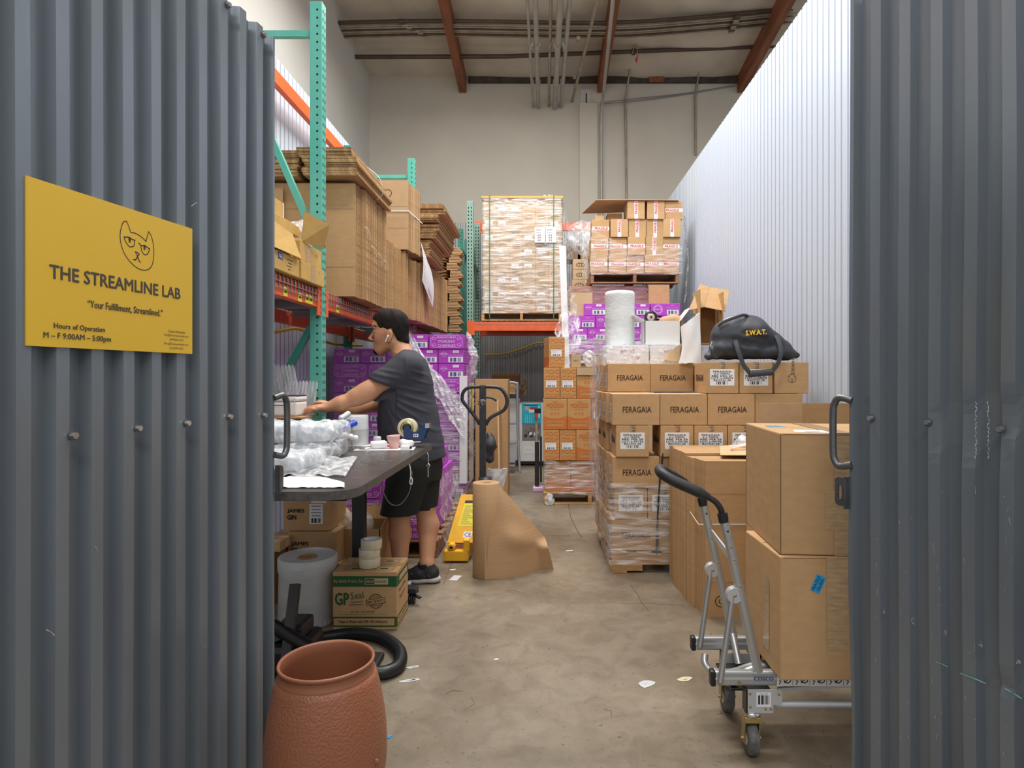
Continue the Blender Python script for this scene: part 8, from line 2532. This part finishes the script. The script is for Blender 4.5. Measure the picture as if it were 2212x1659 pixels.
    def fold(p, q, w, amp, y0_=-9, y1_=9):
        p, q = Q(*p), Q(*q)
        tx, tz = q.x - p.x, q.z - p.z
        L2 = tx * tx + tz * tz
        k = np.clip(((X - p.x) * tx + (Z - p.z) * tz) / L2, 0, 1)
        sd = ((X - p.x) * tz - (Z - p.z) * tx) / math.sqrt(L2)
        dd = np.sqrt((X - p.x - tx * k) ** 2 + (Z - p.z - tz * k) ** 2)
        e = np.exp(-(dd / w) ** 2) * np.sin(PI * (0.12 + 0.76 * k)) - 0.7 * np.exp(-((dd) / (2.0 * w)) ** 2) * 0.5
        m = 1.0 / (1 + np.exp((Y - y1_) / 0.02))
        s.f = (s.f - amp * e * m).astype(np.float32)
    for p, q, w, amp in (((874, 833), (926, 846), 0.010, 0.008), ((868, 845), (936, 868), 0.011, 0.010), ((866, 856), (934, 890), 0.010, 0.010), ((860, 862), (925, 908), 0.012, 0.010), ((856, 872), (900, 922), 0.011, 0.009),
                         ((850, 880), (880, 940), 0.012, 0.008), ((902, 800), (931, 812), 0.009, 0.007), ((898, 815), (934, 830), 0.009, 0.007), ((905, 905), (952, 930), 0.012, 0.008), ((838, 895), (834, 965), 0.014, 0.007),
                         ((900, 950), (958, 962), 0.012, 0.007), ((855, 965), (930, 985), 0.013, 0.006)):
        fold(p, q, w, amp)
    for p, q, w, amp in (((836, 797), (886, 806), 0.010, 0.007), ((830, 806), (882, 818), 0.010, 0.008), ((822, 815), (872, 830), 0.009, 0.007), ((893, 768), (899, 815), 0.008, 0.009)):
        fold(p, q, w, amp, y1_=3.98)
    s.noise(0.004, (9, 9, 14), 6).noise(0.0018, (24, 24, 30), 9)
    # sleeve hems and bottom hem
    def sleeve(a, c, y0_, y1_):
        a, c = Q(*a), Q(*c)
        tx, tz = c.x - a.x, c.z - a.z
        L = math.hypot(tx, tz)
        n = (-tz / L, tx / L) if (-tz * -1 + tx * -1) > 0 else (tz / L, -tx / L)
        d = (X - a.x) * n[0] + (Z - a.z) * n[1]
        reg = (X < Q(846, 0).x) if False else None
        return d
    a, c = Q(806, 818, 3.82), Q(868, 848, 3.82)
    tx, tz = c.x - a.x, c.z - a.z
    L = math.hypot(tx, tz)
    nx_, nz_ = tz / L, -tx / L                    # points down and to the left
    dl = (X - a.x) * nx_ + (Z - a.z) * nz_
    m = (Y < 3.845 + 0 * X + 0 * Z) & (X < Q(872, 0).x)
    s.f = np.where(m, np.maximum(s.f, dl), s.f).astype(np.float32)
    m = (Y > 4.24 + 0 * X + 0 * Z) & (X < Q(872, 0).x)
    s.f = np.where(m, np.maximum(s.f, dl), s.f).astype(np.float32)
    hem = Q(0, 1001).z
    a, c = Q(892, 1001), Q(962, 986)
    k = (c.z - a.z) / (c.x - a.x)
    s.f = np.maximum(s.f, (np.maximum(hem, a.z + k * (X - a.x)) - Z)).astype(np.float32)
    # neckline
    a, c = Q(842, 775), Q(893, 746)
    tx, tz = c.x - a.x, c.z - a.z
    L = math.hypot(tx, tz)
    up = (X - a.x) * (-tz / L) + (Z - a.z) * (tx / L)
    bulge = 0.012 - 0.5 * (Y - D0) ** 2 / 0.1
    s.f = np.where(np.abs(Y - D0) < 0.13, np.maximum(s.f, (up + 0.010 - 1.1 * (Y - D0) ** 2)), s.f).astype(np.float32)
    mk(s, 'shirt', 'tshirt')
    # shorts
    s = SDF((-1.16, 3.70, 0.36), (-0.60, 4.32, 0.86), 0.0066)
    s.loft([row(985, 832, 955, 0.19), row(1010, 834, 956, 0.19), row(1035, 834, 952, 0.185)], 0.03)
    s.cone(Q(884, 1010, 3.95), Q(862, 1112, 3.925), 0.135, 0.108, 0.03)
    s.cone(Q(862, 1112, 3.925), Q(862, 1140, 3.925), 0.108, 0.108, 0.01)
    s.cone(Q(908, 1010, 4.13), Q(914, 1100, 4.10), 0.135, 0.092, 0.03)
    s.cone(Q(914, 1100, 4.10), Q(914, 1125, 4.10), 0.092, 0.092, 0.01)
    s.noise(0.006, (12, 12, 8), 3).noise(0.002, (30, 30, 18), 7)
    X, Y, Z = s.ax[0][:, None, None], s.ax[1][None, :, None], s.ax[2][None, None, :]
    hemz = np.where(Y < 4.03, Q(0, 1110, 3.93).z + 0 * X, Q(0, 1094, 4.1).z + 0.06 * (X - Q(917, 0).x))
    s.f = np.maximum(s.f, hemz - Z).astype(np.float32)
    mk(s, 'shorts', 'shorts')
    # shoes
    for nm, hu, hv, d, yaw in (('r', 951, 1252, 3.965, 0.0), ('l', 887, 1262, 3.87, 0.0)):
        h = P(hu, hv, d)
        hx, L = h.x, 0.295
        lo, hi = (hx - L - 0.03, d - 0.08, -0.01), (hx + 0.03, d + 0.08, 0.16)
        s = SDF(lo, hi, 0.005)
        s.cone((hx - 0.050, d, 0.058), (hx - 0.13, d, 0.062), 0.044, 0.048, 0.02, (1, 0.95, 1))
        s.cone((hx - 0.13, d, 0.055), (hx - 0.255, d, 0.038), 0.046, 0.033, 0.02, (1, 1.2, 0.9))
        s.cone((hx - 0.065, d, 0.06), (hx - 0.085, d, 0.108), 0.046, 0.043, 0.02, (1, 0.95, 1))
        s.cone((hx - 0.09, d, 0.125), (hx - 0.085, d, 0.14), 0.032, 0.03, 0.01, op='cut')
        s.plane((0, 0, 0.022), (0, 0, -1))
        s.noise(0.0015, (40, 40, 30), 3)
        o = mk(s, 'shoe_black', 'shoe')
        s = SDF(lo, hi, 0.005)
        s.cone((hx - 0.045, d, 0.022), (hx - 0.14, d, 0.020), 0.050, 0.044, 0.02, (1, 0.95, 0.5))
        s.cone((hx - 0.14, d, 0.020), (hx - 0.245, d, 0.022), 0.044, 0.044, 0.02, (1, 1.0, 0.48))
        s.plane((0, 0, 0.001), (0, 0, -1))
        s.plane((hx - 0.1, 0, 0.038), (0.12, 0, 1)) if False else s.plane((hx - 0.1, 0, 0.036), (-0.10, 0, 1))
        mb = s.into(MB(), 'shoe_sole')
        mb.v = [tuple(Vector(v) - O) for v in mb.v]
        mb.make('sole', o)
        b = MB()
        for k in range(4): b.tube([Vector((hx - 0.06 - 0.03 * k, d - 0.047 - 0.002 * k, 0.05)) - O, Vector((hx - 0.085 - 0.03 * k, d - 0.043, 0.082 - 0.004 * k)) - O], 0.0022, 'print_grey', n=6)
        b.make('stripe', o)
        MB().lathe([(0.043, 0.085), (0.046, 0.118), (0.044, 0.124), (0.040, 0.118)], Vector((P(918 if nm == 'r' else 860, 0, d).x, d, 0)) - O, 'sock', n=24).make('sock', t)
person()
